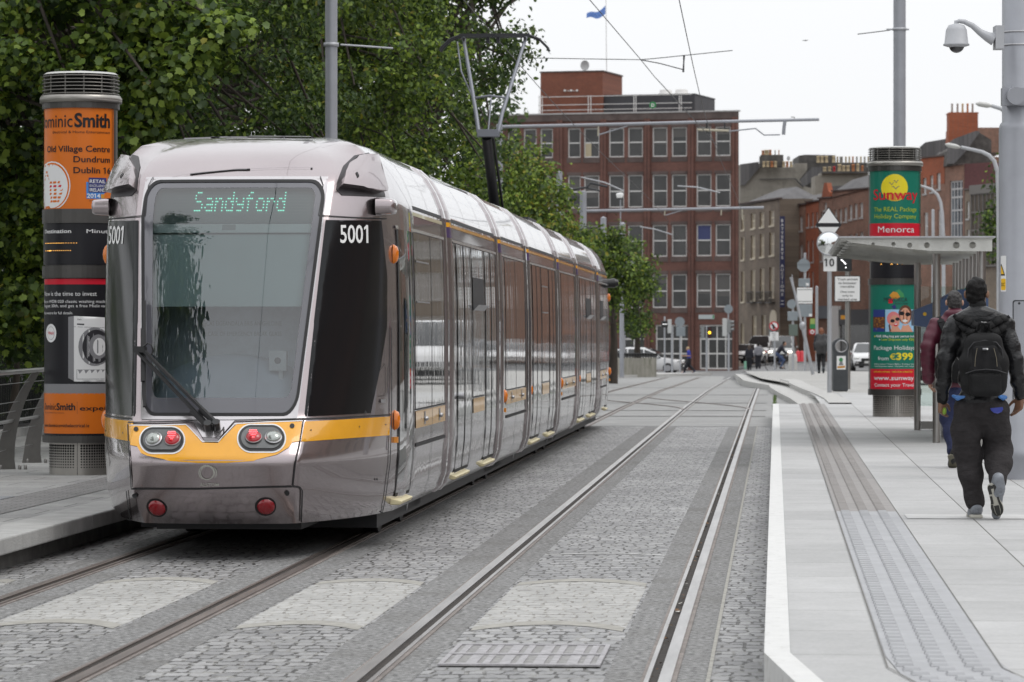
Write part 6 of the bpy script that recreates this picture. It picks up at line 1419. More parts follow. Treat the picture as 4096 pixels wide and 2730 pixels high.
# maple leaf outline and a plain leaf, stalk at the origin, folded a little along the midrib
MAPLE = np.array([(0, 0, 0), (.2, -.05, .02), (.45, .08, .05), (.46, .26, .04), (.62, .5, .07), (.42, .55, .04), (.36, .74, .04), (.2, .7, .02), (0, 1, 0), (-.2, .7, .02), (-.36, .74, .04), (-.42, .55, .04), (-.62, .5, .07), (-.46, .26, .04), (-.45, .08, .05), (-.2, -.05, .02)])
MAPF = [(0, 1, 2, 3), (0, 3, 4, 5), (0, 5, 6, 7), (0, 7, 8, 9), (0, 9, 10, 11), (0, 11, 12, 13), (0, 13, 14, 15)]
OVAL = np.array([(0, 0, 0), (.32, .3, .06), (.28, .68, .05), (0, 1, 0), (-.28, .68, .05), (-.32, .3, .06)]); OVF = [(0, 1, 2, 3), (0, 3, 4, 5)]
def leaves(name, parent, lobes, n_per, size, kind, pal, seed, kindstuff=False, flat=.75, shell=.45):
    """lobes: (centre, radius xyz); leaves sit mostly towards the outside of each lobe"""
    rng = np.random.default_rng(seed); tm, tf = (MAPLE, MAPF) if kind == 'maple' else (OVAL, OVF)
    P_ = []; O_ = []; MI = []
    for (c, r, *w) in lobes:
        r = np.array(r if isinstance(r, (tuple, list)) else (r, r, r * .8)); k = w[0] if w else 1
        n = int(n_per * k * (r[0] * r[2] + .2 * r[0]))
        d = rng.normal(size=(n, 3)); d /= np.linalg.norm(d, axis=1)[:, None]
        # twig clusters: leaves gather round random twig points
        nt = max(3, n // 9); tw = rng.normal(size=(nt, 3)); tw /= np.linalg.norm(tw, axis=1)[:, None]; tw *= (shell + (1 - shell) * rng.random((nt, 1)) ** .7) * (1 + .22 * rng.normal(size=(nt, 1)))
        p = tw[rng.integers(0, nt, n)] * r + rng.normal(size=(n, 3)) * size * 1.1
        P_.append(p + np.array(c)); O_.append(d * .5 + p / r * .6 + np.array((0, -.25, flat))); 
        b = rng.random((n)); base = np.cumsum(np.array(w[1] if len(w) > 1 else pal)); MI.append(np.searchsorted(base / base[-1], b))
    P_ = np.concatenate(P_); O_ = np.concatenate(O_); MI = np.concatenate(MI).clip(0, 4); n = len(P_)
    nz = O_ + rng.normal(size=(n, 3)) * .55; nz /= np.linalg.norm(nz, axis=1)[:, None]
    a = rng.normal(size=(n, 3)); a[:, 2] -= .9; y = a - nz * (a * nz).sum(1)[:, None]; y /= np.linalg.norm(y, axis=1)[:, None]; x = np.cross(y, nz)
    s = size * rng.uniform(.6, 1.25, n)[:, None, None]
    V = P_[:, None, :] + s * (tm[None, :, 0:1] * x[:, None, :] + tm[None, :, 1:2] * y[:, None, :] + (tm[None, :, 2:3] - .35 * (tm[None, :, 1:2] ** 2)) * nz[:, None, :])
    M = np.array(wmat(parent).inverted()) if parent is not None else np.eye(4)
    V = V.reshape(-1, 3) @ M[:3, :3].T + M[:3, 3]
    k = len(tm); fl = len(tf); fa = np.array(tf); F_ = (np.arange(n)[:, None, None] * k + fa[None]).reshape(-1, fa.shape[1])
    me = bpy.data.meshes.new(name); me.vertices.add(len(V)); me.vertices.foreach_set('co', V.astype(np.float32).ravel())
    q = fa.shape[1]; me.loops.add(F_.size); me.loops.foreach_set('vertex_index', F_.astype(np.int32).ravel()); me.polygons.add(len(F_))
    me.polygons.foreach_set('loop_start', np.arange(len(F_), dtype=np.int32) * q); me.polygons.foreach_set('material_index', np.repeat(MI, fl).astype(np.int32))
    for m in LF: me.materials.append(m)
    me.update(calc_edges=True); me.validate()
    o = bpy.data.objects.new(name, me); COL.objects.link(o)
    if parent is not None: o.parent = parent
    return o
def limbs(t, trunk, r, branches, name='trunk'):
    mb = MB(); n = len(trunk); mb.tube(trunk, [r * (1 - .55 * i / (n - 1)) * (1.3 if i == 0 else 1) for i in range(n)], 10)
    part('trunk', mb, BARK, t)
    mb = MB()
    for b, rb in branches:
        m = len(b); mb.tube(b, [rb * (1 - .75 * i / (m - 1)) for i in range(m)], 6)
    if branches: part('branches', mb, BARK, t)
TG = 'park trees along the left side'
def tree(label, base, lob, n_per, size, kind, pal, seed, r=.18, trunkx=None, nb=14, top=None, up=(), **kw):
    t = thing('tree', label, 'tree', base, TG); rg_ = random.Random(seed)
    fz = kw.pop('fz', None); lobes = []
    for i, (x, y, Y, rr_, *w) in enumerate(lob):
        r_ = rr_ if isinstance(rr_, tuple) else (rr_ * 1.3, rr_, rr_ * fz) if fz else rr_
        lobes.append((tuple(at(x, y, Y)), r_, *w))
        if fz and i % 2: q_ = at(x, y + 40, Y + 1.1); lobes.append((tuple(q_), rr_ if not isinstance(rr_, tuple) else rr_[0], .7, (1, .06, 0, 0, .05)))  # dark leaves behind the sprays paint shade into the crown
    lobes += list(up)
    cz = max(l[0][2] for l in lobes); b = Vector(base)
    mid = Vector((sum(l[0][0] for l in lobes) / len(lobes), sum(l[0][1] for l in lobes) / len(lobes), cz))
    h = Vector((b.x, b.y, lerp(b.z, cz, .55))); trunk = [b, b.lerp(h, .5) + Vector((.06, 0, 0)), h, h.lerp(mid, .8)]
    br = []
    for l in lobes[:60]:
        for q in range(2 if len(lobes) < 14 else 1):
            e = Vector(l[0]) + Vector([rg_.uniform(-.7, .7) * (l[1] if not isinstance(l[1], tuple) else l[1][0]) for _ in range(3)]); s = trunk[1].lerp(trunk[3], rg_.uniform(.2, 1)); m_ = s.lerp(e, .55) + Vector((0, 0, .12 * (e - s).length))
            br.append(([s, s.lerp(m_, .6), m_, e], r * .28))
    limbs(t, trunk, r, br)
    leaves('crown', t, lobes, n_per, size, kind, pal, seed, **kw)
    return t
def scatter(seed, n, x0, x1, y0, y1, Y0, Y1, r0, r1, inside=None):
    g = random.Random(seed); o = []
    while len(o) < n:
        x, y = g.uniform(x0, x1), g.uniform(y0, y1)
        if inside and not inside(x, y): continue
        o.append((x, y, g.uniform(Y0, Y1), g.uniform(r0, r1)))
    return o
def pin(poly):
    def f(x, y):
        c = False
        for (x0, y0), (x1, y1) in zip(poly, poly[1:] + poly[:1]):
            if (y0 > y) != (y1 > y) and x < (x1 - x0) * (y - y0) / (y1 - y0) + x0: c = not c
        return c
    return f
def ups(seed, n, c, rx, ry, z0, z1, r):
    g = random.Random(seed); return [((c[0] + g.uniform(-rx, rx), c[1] + g.uniform(-ry, ry), g.uniform(z0, z1)), r, .35) for _ in range(n)]
# near maple: leafy sprays reaching over the path
L1 = scatter(1, 30, -150, 760, -120, 700, 41, 44.5, .28, .5, pin([(-200, -150), (900, -150), (760, 200), (640, 330), (560, 560), (450, 700), (-200, 720)]))
L1 += [(870, 120, 41, (.34, .3, .14)), (760, 60, 41.5, (.4, .3, .2)), (800, 215, 41, (.36, .3, .16)), (690, 330, 41, (.34, .3, .18)), (620, 430, 41.5, (.32, .3, .16)), (560, 520, 41.5, (.3, .3, .14)), (930, 150, 41, (.16, .2, .09)), (640, 260, 41.5, (.4, .3, .22)), (500, 300, 41.5, (.4, .3, .25)), (440, 180, 41.5, (.4, .3, .25)), (560, 90, 41.5, (.4, .3, .25))]
L1 += scatter(2, 26, -150, 330, 600, 1330, 43, 46, .28, .46)
tree('near maple with large lobed leaves hanging behind the orange column', (-9.2, 44.5, .25), L1, 2500, .088, 'maple', (.25, .42, .28, .012, .04), 5, .2, shell=.3, fz=.42, up=ups(3, 20, (-6.5, 44, 0), 3, 3, 6.2, 9.5, 1.1))
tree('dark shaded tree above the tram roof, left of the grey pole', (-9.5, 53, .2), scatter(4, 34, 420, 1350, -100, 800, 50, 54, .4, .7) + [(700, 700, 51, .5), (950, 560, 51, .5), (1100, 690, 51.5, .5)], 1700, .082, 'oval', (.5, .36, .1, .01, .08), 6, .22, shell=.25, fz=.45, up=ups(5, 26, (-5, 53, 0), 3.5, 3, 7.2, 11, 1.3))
P3 = [(1240, -150), (1700, -150), (1760, 120), (1850, 420), (1940, 640), (1990, 900), (1960, 1050), (1500, 700), (1250, 560)]
tree('full bright green tree right of the tall grey pole above the tram', (-7.6, 66, .2), scatter(7, 44, 1230, 1990, -120, 1050, 61, 66, .45, .8, pin(P3)), 1250, .088, 'oval', (.22, .42, .3, .02, .05), 8, .22, shell=.35, fz=.5, up=ups(8, 22, (-5, 65, 0), 3, 3, 8.2, 11.5, 1.3))
P4 = [(1650, -200), (2120, -200), (2180, 40), (2205, 120), (2140, 150), (2150, 215), (2090, 250), (2075, 330), (2000, 350), (1960, 420), (1980, 520), (2010, 640), (1850, 560), (1700, 250)]
tree('tall dark tree rising highest behind the pantograph', (-3.0, 90, 0), scatter(9, 46, 1640, 2200, -180, 640, 84, 90, .3, .62, pin(P4)), 520, .12, 'oval', (.66, .22, .03, .0, .12), 10, .26, shell=.35, up=ups(10, 14, (-2, 88, 0), 3, 3, 9.8, 13, 1.2))
P5 = [(1985, 640), (2060, 610), (2140, 620), (2180, 700), (2240, 760), (2270, 900), (2310, 960), (2360, 1010), (2330, 1080), (2150, 1000), (1990, 820)]
tree('yellowish green tree beside the office block, just right of the black pantograph arm', (.2, 104, -.05), scatter(12, 36, 1980, 2350, 610, 1080, 98, 103, .4, .7, pin(P5)), 560, .13, 'oval', (.18, .36, .3, .1, .06), 13, .2, shell=.4)
P6 = [(2290, 960), (2360, 930), (2450, 950), (2520, 1010), (2560, 1100), (2470, 1200), (2380, 1160), (2300, 1040)]
tree('small round green tree behind the far end of the tram', (3.6, 132, -.15), scatter(14, 26, 2280, 2560, 930, 1210, 128, 132, .5, .8, pin(P6)), 420, .14, 'oval', (.3, .4, .2, .02, .08), 15, .16, shell=.4)
P7 = [(2450, 1010), (2530, 975), (2580, 1010), (2610, 1090), (2625, 1180), (2600, 1260), (2560, 1320), (2480, 1340), (2440, 1260), (2430, 1120)]
tree('rounded street tree with thin dark trunk standing on the traffic island', (at(2545, 1500, 168).x, 168, -.4), scatter(16, 30, 2440, 2620, 985, 1335, 165, 169, .5, .8, pin(P7)), 420, .15, 'oval', (.45, .35, .1, .0, .1), 17, .16, shell=.4)
tr = thing('tree', 'leafy branch of a street tree showing left of the thick pole, far right', 'tree', (at(4030, 1500, 120).x, 120, .1))
limbs(tr, [(at(4060, 1500, 120).x, 120, .1), (at(4060, 1000, 120).x, 120, 4.5), (at(4060, 800, 120).x, 120, 6)], .12, [])
leaves('crown', tr, [(tuple(at(x, y, 120)), r) for x, y, r in ((3968, 880, .42), (3950, 930, .4), (3990, 760, .4), (3990, 980, .5), (3960, 1010, .3), (4060, 850, .9), (4060, 950, .9), (4000, 690, .3), (4070, 700, .8), (3990, 830, .35))], 420, .14, 'oval', (.5, .35, .08, 0, .08), 19)
# evergreen shrubs behind the railings and the wood of the park behind everything
for i, (sx, sy, Y, r, lab) in enumerate(((40, 1180, 49, 1.0, 'dark ivy covered shrub behind the railings at the left edge'), (200, 1250, 51, .9, 'dense evergreen shrub behind the railings beside the orange column'))):
    c = at(sx, sy, Y); t = thing('shrub', lab, 'shrub', (c.x, c.y, .25), 'shrubs behind the park railings')
    limbs(t, [(c.x, c.y, .25), (c.x + .1, c.y, 1.2), (c.x, c.y, 2.2)], .06, [])
    leaves('foliage', t, [((c.x + dx, c.y + dy, c.z + dz), .55) for dx, dy, dz in ((0, 0, 0), (-.5, .1, .3), (.5, 0, .3), (0, .2, .7), (-.4, 0, -.4), (.4, .1, -.5), (0, 0, -.8), (-.6, 0, .9), (.5, 0, .9), (0, -.2, 1.3))], 1500, .055, 'oval', (.72, .2, .06, 0, .1), 30 + i, shell=.3)
g = random.Random(31); wl2 = []
for k in range(120): v, u = g.uniform(-17, -11.5), g.uniform(62, 150); p = T(v, u, g.uniform(.5, 13)); wl2.append((tuple(p), 1.7))
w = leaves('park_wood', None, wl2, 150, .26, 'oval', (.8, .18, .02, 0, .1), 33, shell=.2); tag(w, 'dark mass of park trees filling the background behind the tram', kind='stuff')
g = random.Random(32); wl3 = [((T(g.uniform(-14, -11.3), g.uniform(50, 75), g.uniform(.3, 6))), 1.3) for k in range(50)] + [((T(g.uniform(-18, -12), g.uniform(30, 52), g.uniform(.5, 12))), 1.5) for k in range(60)]  # second group: unseen trees added to darken the left cab glass
w = leaves('park_wood', None, [(tuple(a), b) for a, b in wl3], 260, .16, 'oval', (.85, .13, .02, 0, .1), 35, shell=.2); tag(w, 'dark undergrowth behind the park railings, with unseen trees added to darken reflections', kind='stuff')
bt = thing('tree', 'overhanging tree beside the left platform behind the viewpoint, mirrored in the windscreen', 'tree', T(-10, 19, .25), TG); limbs(bt, [T(-10, 19, .25), T(-10, 19, 4), T(-9.5, 19, 8)], .2, [])
leaves('crown', bt, [(tuple(T(g.uniform(-12, -7.6), g.uniform(10, 24), g.uniform(6, 15))), 1.2) for k in range(44)], 420, .2, 'oval', (.5, .35, .1, .0, .05), 41)
# ================================================================ VEHICLES, FAR STREET FURNITURE, WIRES
mb = MB()
def rfn(a, b):
    Y = lerp(152, 345, a); zt = interp(Y, [(150, -.12), (184, -.25), (240, -.45), (275, -.55), (345, -.6)]); xl_ = interp(Y, [(152, 8.5), (200, 11.5), (240, 14.2), (275, 16.8), (345, 21.5)])
    x = lerp(xl_, 60, b ** 2); k = min(1, (x - xl_) / 3.5); return (x, Y, lerp(gz(Y), zt, k) - .004)
mb.grid(rfn, 24, 16); mb.f = [q[::-1] for q in mb.f]; tag(mb.build('road', ASPH), kind='structure')
CARW = mat('car_white', (.6, .6, .6), .25, coat=1, noise=(1, .03)); CARS = mat('car_silver', (.42, .42, .41), .25, .4, coat=1); CARG = mat('car_grey', (.12, .13, .135), .25, .4, coat=1); CARR = mat('car_red', (.3, .02, .02), .25, coat=1); CARK = mat('car_black', (.015, .016, .02), .2, coat=1)
CGL = mat('car_glass', (.015, .018, .02), .04, spec=.7, coat=.5); TYRE = mat('tyre', (.012, .012, .012), .8); RIM = mat('rim', (.35, .35, .36), .35, .8); HLAMP = mat('car_lamp', (.6, .6, .58), .1, coat=1); LIT = mat('car_lamp_lit', (.9, .9, .8), .2, emit=(1, .93, .75), es=6); TLR = mat('car_tail', (.4, .01, .01), .2, coat=1); PLATE = mat('number_plate', (.6, .6, .58), .5)
SPEC = {'suv': (4.5, 1.85, 1.68, [(-2.25, .75, .8), (-2.2, .95, 1.05), (-2.0, 1.0, 1.55), (-1.3, 1.0, 1.68), (-.2, .98, 1.66), (.45, .96, 1.4), (.95, .95, 1.02), (1.6, .92, .93), (2.1, .84, .84), (2.25, .6, .6)], (-1.35, 1.4)),
        'sedan': (4.4, 1.75, 1.42, [(-2.2, .7, .72), (-2.1, .9, .92), (-1.6, .93, .98), (-1.0, .92, 1.36), (-.3, .92, 1.42), (.3, .9, 1.36), (1.0, .88, .92), (1.7, .82, .83), (2.1, .72, .72), (2.2, .5, .5)], (-1.35, 1.35)),
        'van': (4.9, 1.95, 2.0, [(-2.45, 1.0, 1.1), (-2.42, 1.1, 1.9), (-2.2, 1.1, 2.0), (0, 1.1, 2.0), (.9, 1.1, 1.92), (1.45, 1.1, 1.45), (1.75, 1.05, 1.1), (2.2, .95, .96), (2.4, .8, .8), (2.45, .5, .5)], (-1.5, 1.55))}
def car(label, kind, M, paint, cat='car', lit=False, group=None):
    Lc, Wc, Hc, st, wx = SPEC[kind]; t = thing('parked_car' if not lit else 'van' if kind == 'van' else 'car', label, cat, M, group); w = Wc / 2
    def sec(x, hb, hr, i):
        e = 1 - .1 * (abs(x) / (Lc / 2)) ** 6 - .06 * (abs(x) / (Lc / 2)) ** 2; ww = w * e; g = max(hr - hb, 0.0); tz = .16 * min(1, g / .5)
        return [(x, ww * .9, .2), (x, ww, .4), (x, ww, hb * .8), (x, ww * .96, hb), (x, ww * (.96 - tz * .85), hb + g * .88), (x, ww * (.88 - tz * 1.1), hr), (x, 0, hr + .015)]
    body = MB(M); body.smooth = True; gl = MB(M); n = 7
    S = [sec(x, hb, hr, i) for i, (x, hb, hr) in enumerate(st)]
    for sg in (1, -1):
        vs = [(p[0], p[1] * sg, p[2]) for s_ in S for p in s_]; fs = []
        for i in range(len(S) - 1):
            for j in range(n - 1): q = (i * n + j, (i + 1) * n + j, (i + 1) * n + j + 1, i * n + j + 1); fs.append(q if sg < 0 else q[::-1])
        body.add(vs, fs)
        for i in range(len(S) - 1):     # side glass sits just off the body
            (xa, ha, ra), (xb, hb_, rb) = st[i], st[i + 1]
            if max(ra - ha, rb - hb_) < .2 or (kind == 'van' and xa < -.2): continue
            q = [S[i][3], S[i + 1][3], S[i + 1][4], S[i][4]]; c = Vector([sum(p[k] for p in q) / 4 for k in range(3)])
            q = [c.lerp(Vector(p), .9) for p in q]; gl.add([(p.x, sg * (p.y + .012), p.z) for p in q], [(0, 1, 2, 3)])
    for i in range(len(S) - 1):         # windscreen and rear window
        (xa, ha, ra), (xb, hb_, rb) = st[i], st[i + 1]
        if abs(ra - rb) > .22 and max(ra - ha, rb - hb_) > .25:
            lo_, hi_ = (S[i], S[i + 1]) if ra < rb else (S[i + 1], S[i]); sx_ = -1 if ra < rb else 1
            for sg in (1, -1):
                q = [(lo_[5][0], 0, lo_[5][2]), (lo_[5][0], sg * lo_[4][1] * .95, lo_[5][2]), (hi_[5][0], sg * hi_[5][1] * .92, hi_[5][2]), (hi_[5][0], 0, hi_[5][2])]
                gl.add([(p[0] + sx_ * .02, p[1], p[2] + .03) for p in q], [(0, 1, 2, 3)])
    part('body', body, paint, t, weld=True); part('windows', gl, CGL, t)
    for x in wx:
        for sg in (1, -1):
            R_ = .33 if kind != 'sedan' else .3; mb = MB(M); mb.cyl((x, sg * (w - .2), R_), (x, sg * (w + .005), R_), R_, n=20); wh = part('wheel', mb, TYRE, t)
            mb = MB(M); mb.cyl((x, sg * (w - .1), R_), (x, sg * (w + .012), R_), R_ * .62, n=14); part('rim', mb, RIM, wh)
            mb = MB(M); mb.lathe([(R_ + .02, 0), (R_ + .07, 0)], n=20, a0=0, a1=math.pi) if False else None
    fx = st[-1][0]; hz = .66 if kind == 'sedan' else .8
    for sg in (1, -1):
        mb = MB(M); mb.sphere((fx - .16, sg * (w * .72), hz), (.14, .2, .085), 12, 8); part('headlight', mb, LIT if lit else HLAMP, t)
        mb = MB(M); mb.sphere((-fx + .1, sg * (w * .8), .85), (.1, .14, .12), 10, 6); part('tail_light', mb, TLR, t)
        mb = MB(M); mb.sphere((.72, sg * (w + .08), st[5][1] + .06), (.08, .1, .07), 10, 6); part('door_mirror', mb, paint, t)
    mb = MB(M); mb.box((fx - .12, -.42, .5), (fx + .02, .42, .66)); mb.box((fx - .12, -.75, .26), (fx + .01, .75, .38)); part('grille', mb, BLACK, t)
    mb = MB(M); mb.box((fx + .02, -.26, .42), (fx + .035, .26, .52)); part('number_plate', mb, PLATE, t)
    return t
FR = lambda sx, Y, z, deg: Matrix.Translation((px(sx, Y), Y, z)) @ Matrix.Rotation(math.radians(deg), 4, 'Z')
car('silver white sport utility car passing behind the planter wall on the left', 'suv', FR(2598, 240, gz(240), -14), CARW, lit=False)
car('white saloon car facing the viewer behind the litter bin', 'sedan', FR(3474, 186, -.27, -94), CARW)
car('grey van with lit headlamps facing the viewer, below the auction sign', 'van', FR(3134, 272, -.56, -100), CARS, 'van', lit=True)
car('white van behind the two pedestrians at the corner of the brick block', 'van', FR(3052, 278, -.56, -106), CARW, 'van', lit=False)
car('small white car half hidden behind the brick block corner', 'sedan', FR(2992, 268, -.6, -110), CARW)
for i, (X, Y, p_, k, lab) in enumerate(((11.9, 106, CARW, 'van', 'white van parked past the right edge of view, mirrored in the tram windows'), (13.7, 116, CARK, 'sedan', 'black car parked past the right edge, nearest the white van'), (15.4, 127, CARS, 'suv', 'silver high car parked past the right edge'), (17.4, 139, CARW, 'sedan', 'white car parked past the right edge, next to the silver one'), (19.7, 152, CARG, 'sedan', 'dark grey car parked beyond the shelter at the right'), (22.5, 168, CARW, 'suv', 'white high car parked beyond the shelter, behind the dark grey one'), (22.5, 199, CARW, 'sedan', 'white car parked far behind the green column, nearest of three'), (20.9, 212, CARS, 'sedan', 'silver car parked far behind the green column'), (26, 216, CARW, 'suv', 'white high car parked far behind the ticket machine'), (23.4, 231, CARW, 'sedan', 'white car parked farthest behind the green column'))):
    car(lab, k, Matrix.Translation((X, Y, rz(Y) if Y < 165 else interp(Y, [(165, -.15), (184, -.25), (240, -.45)]))) @ Matrix.Rotation(math.radians(-97), 4, 'Z'), p_, group='cars parked along the right kerb')
# ---- traffic island: planter wall, lamp posts, signals
pw = thing('planter_wall', 'low grey concrete planter wall with small railing on the traffic island', 'wall', at(2540, 1511, 163))
mb = MB(); a, b = at(2350, 1517, 158), at(2626, 1504, 170); a.z = gz(158); b.z = gz(170)
mb.prism([a, b, b + Vector((0, 0, .88)), a + Vector((0, 0, .88))], (0, 5, 0)); part('wall', mb, mat('stained_wall', (.27, .26, .225), .85, noise=(1.2, .3, (3, 1, .25)), stain=(1.8, (.13, .13, .09), .5, .7)), pw)
mb = MB()
for k in range(26): p = a.lerp(b, k / 25) + Vector((0, .2, .88)); mb.cyl(p, p + Vector((0, 0, .12)), .03, n=6); mb.sphere(p + Vector((0, 0, .17)), .07, 8, 6)
mb.bar(a + Vector((0, .2, .97)), b + Vector((0, .2, .97)), .04, .04); part('low_railing', mb, IRON, pw)
mb = MB(TRK)
kerbline([(-14, 148), (-9.5, 152), (-7.2, 158), (-5.6, 172), (-3.4, 196)], -14, -1.5, lambda u: gz(u) + .13)
tag(mb.build('kerb', MATS['kerb_granite'], None, frame=TRK), kind='structure')
def lamp_post(name, label, sx, base, Y, top, r, arm=None, group=None, cat='street lamp'):
    b = at(sx, base, Y); t = thing(name, label, cat, b, group); mb = MB(); zt = HC + (HY - top) / F * Y; mb.tube([b, (b.x, b.y, lerp(b.z, zt, .4)), (b.x, b.y, zt)], [r, r, r * .8], 14); part('post', mb, GPOLE, t)
    if arm:
        mb = MB(); q = [at(x, y, Y) for x, y in arm]; mb.tube(q, r * .45, 8); part('arm', mb, GPOLE, t)
    return t
t = lamp_post('street_lamp', 'grey lamp post with rounded lamp head on the traffic island', 2487, 1510, 158, 1090, .1, [(2487, 1092), (2493, 1072), (2510, 1060)])
mb = MB(); c = at(2522, 1058, 158); mb.lathe([(0, .2), (.12, .18), (.22, .05), (.2, -.05), (.1, -.12), (0, -.14)], c, 16); part('lamp_head', mb, CAMM, t)
for sx, top, Y, r, lab in ((1998, 500, 95.7, .085, 'grey overhead line pole beside the pantograph carrying the long arm'), (2333, 768, 138, .125, 'grey overhead line pole with black bracket top, left of the windows'), (2414, 872, 152, .12, 'grey overhead line pole standing second from the bracketed one'), (2490, 895, 172, .14, 'grey overhead line pole behind the rounded lamp post'), (2237, 690, 118, .1, 'short visible grey pole top among the yellowish leaves')):
    b = Vector((px(sx, Y), Y, gz(Y))); t = pole('overhead_pole', lab, b.x, b.y, b.z, HC + (HY - top) / F * Y, r, G1)
    if sx == 2333:
        mb = MB(); q = lambda x, y: at(x, y, Y); mb.tube([q(2290, 760), q(2330, 752), q(2345, 752), q(2362, 733), q(2430, 748)], .045, 8); mb.tube([q(2345, 752), q(2400, 765)], .035, 8); part('bracket', mb, DARK, t)
        mb = MB(); mb.tube([q(2325, 710), q(2420, 732), q(2495, 765)], .03, 6); mb.tube([q(2250, 746), q(2290, 756)], .025, 6); part('registration_arm', mb, GALV, t)
t = lamp_post('antenna_post', 'slim mast with small white sensor head in front of the office windows', 2482, 1300, 172, 800, .03); mb = MB(); c = at(2479, 782, 172); mb.lathe([(.13, -.12), (.17, .02), (.15, .1), (0, .12)], c, 14); part('sensor_head', mb, WHITE, t)
# cantilever arms over the tracks
def carm(label, pts, Y, r, fit):
    t = thing('cantilever_arm', label, 'overhead arm', at(*pts[0], Y), 'overhead line arms'); q = lambda x, y: at(x, y, Y)
    mb = MB(); mb.tube([q(*p) for p in pts], r, 10); part('tube', mb, GPOLE, t)
    for nm, ps, rr_, m in fit: mb = MB(); mb.tube([q(*p) for p in ps], rr_, 6); part(nm, mb, m, t)
    return t
BEI = mat('insulator_beige', (.5, .46, .36), .5)
carm('long grey horizontal tube arm crossing both tracks in front of the top windows', [(1998, 508), (2395, 500), (2850, 488), (3276, 479)], 95.7, .042, [('dropper', [(2394, 497), (2392, 545)], .022, BEI), ('steady_arm', [(2396, 540), (2510, 505)], .02, GPOLE), ('insulator', [(2790, 520), (2915, 524)], .035, BEI), ('dropper', [(2826, 490), (2828, 535)], .022, DARK), ('dropper', [(2898, 488), (2900, 532)], .022, DARK), ('steady_arm', [(2910, 527), (2990, 518), (3022, 515), (3056, 541), (3120, 540)], .02, GPOLE), ('hanger', [(3140, 484), (3136, 510), (3134, 540)], .05, GPOLE), ('hook', [(3178, 480), (3178, 470), (3164, 469)], .012, DARK)])
carm('second grey tube arm lower down, across the middle office windows', [(2310, 845), (2700, 838), (3055, 831)], 138, .05, [('dropper', [(2660, 838), (2658, 862)], .025, BEI), ('steady_arm', [(2662, 862), (2735, 840)], .022, GPOLE), ('dropper', [(2886, 835), (2884, 862)], .025, BEI), ('dropper', [(2968, 833), (2970, 880)], .03, BEI), ('steady_arm', [(2710, 745), (2790, 750), (2880, 772)], .028, GALV), ('steady_arm', [(2560, 908), (2620, 918), (2690, 940)], .025, GALV)])
# wires
WIRE = mat('wire_dark', (.06, .06, .065), .5, .5)
def wire(label, pts, r=.007, grp='overhead wires'):
    mb = MB(); mb.tube(pts, r, 5); tag(mb.build('overhead_wire', WIRE), label, 'wire', grp)
wire('contact wire above the empty right track', [T(-1.28 + .12 * math.sin(u * .06), u, 6.0 + gz(u)) for u in range(12, 190, 6)])
wire('contact wire above the track the tram stands on', [T(-4.12 + .12 * math.sin(u * .06), u, 6.06 + gz(u)) for u in range(12, 190, 6)])
q = lambda x, y, Y: at(x, y, Y)
wire('thin span wire crossing the white sky left of the hanging wire', [q(2130, 233, 70), q(2420, 238, 70), q(2560, 240, 70), q(2620, 235, 70), q(2930, 203, 70)], .008)
wire('short thick steady wire sloping right to the hanging wire in the sky', [q(2560, 240, 70), q(2640, 255, 70), q(2730, 279, 70)], .01)
wire('long slanting wire from the top edge down towards the office roof', [q(2350, -10, 58), q(2560, 236, 68), q(2620, 310, 74), q(2850, 560, 95)], .008)
wire('slanting wire crossing the office roof railing', [q(2630, 320, 90), q(2760, 460, 93), q(2870, 585, 96)], .009)
wire('thin wire from the big pole clamp towards the right column pole', [q(3430, 138, 70), q(3560, 122, 70)], .009)
ic = thing('wire_insulator', 'dark wire insulator hanging in the sky right of the flag', 'insulator', q(2734, 270, 70)); mb = MB(); mb.tube([q(2736, 225, 70), q(2735, 250, 70), q(2733, 290, 70)], [.02, .012, .02], 8); part('insulator_body', mb, DARK, ic)
dsn = thing('wire_sign', 'round green sign with white letter D hanging before the office roof', 'sign', q(2611, 421, 95)); mb = MB(); c = q(2611, 421, 95); mb.cyl(c, c + Vector((0, .03, 0)), .09, n=24); part('disc', mb, FG_, dsn); mb = MB(); text(mb, 'D', lambda x, y: at(x, -y, 94.97), 2611, -428, 13, None, 'c', bold=.03); part('letter', mb, WHITE, dsn)
brd = thing('bird', 'small distant bird gliding in the white sky', 'bird', q(3222, 164, 80)); mb = MB(); mb.add([q(3206, 163, 80), q(3222, 160, 80), q(3236, 161, 80), q(3222, 166, 80), q(3222, 163, 79.8)], [(0, 1, 4), (1, 2, 4), (2, 3, 4), (3, 0, 4)]); part('body', mb, CFR, brd)
# ---- traffic signals and sign backs
SB = mat('sign_back', (.25, .28, .3), .5, .3, noise=(3, .1)); SGN = 'traffic signals and sign posts at the junction'
def post(name, label, cat, sx, base, Y, top, r=.05):
    b = at(sx, base, Y); t = thing(name, label, cat, b, SGN); mb = MB(); mb.cyl(b, at(sx, top, Y), r, n=10); part('post', mb, GALV, t); return t
def bx_(t, name, x0, y0, x1, y1, Y, m, d=.25, yo=-.1):
    p0, p1 = at(x0, y1, Y), at(x1, y0, Y); mb = MB(); mb.box((p0.x, Y + yo, p0.z), (p1.x, Y + yo + d, p1.z)); return part(name, mb, m, t, bevel=.02)
def dk(t, name, x, y, rpx, Y, m, yo=-.12, d=.02): c = at(x, y, Y) + Vector((0, yo, 0)); mb = MB(); mb.cyl(c, c + Vector((0, d, 0)), rpx / F * Y, n=28); return part(name, mb, m, t)
Z_ = lambda x, y: (2430 + x / 3.484, 1050 + y / 3.484)
YY = 215
t = post('tram_signal', 'tram signal post with black head and row of white dots', 'signal', Z_(797, 0)[0], 1496, YY, Z_(0, 755)[1]); bx_(t, 'signal_head', *Z_(750, 820), *Z_(840, 905), YY, BLACK)
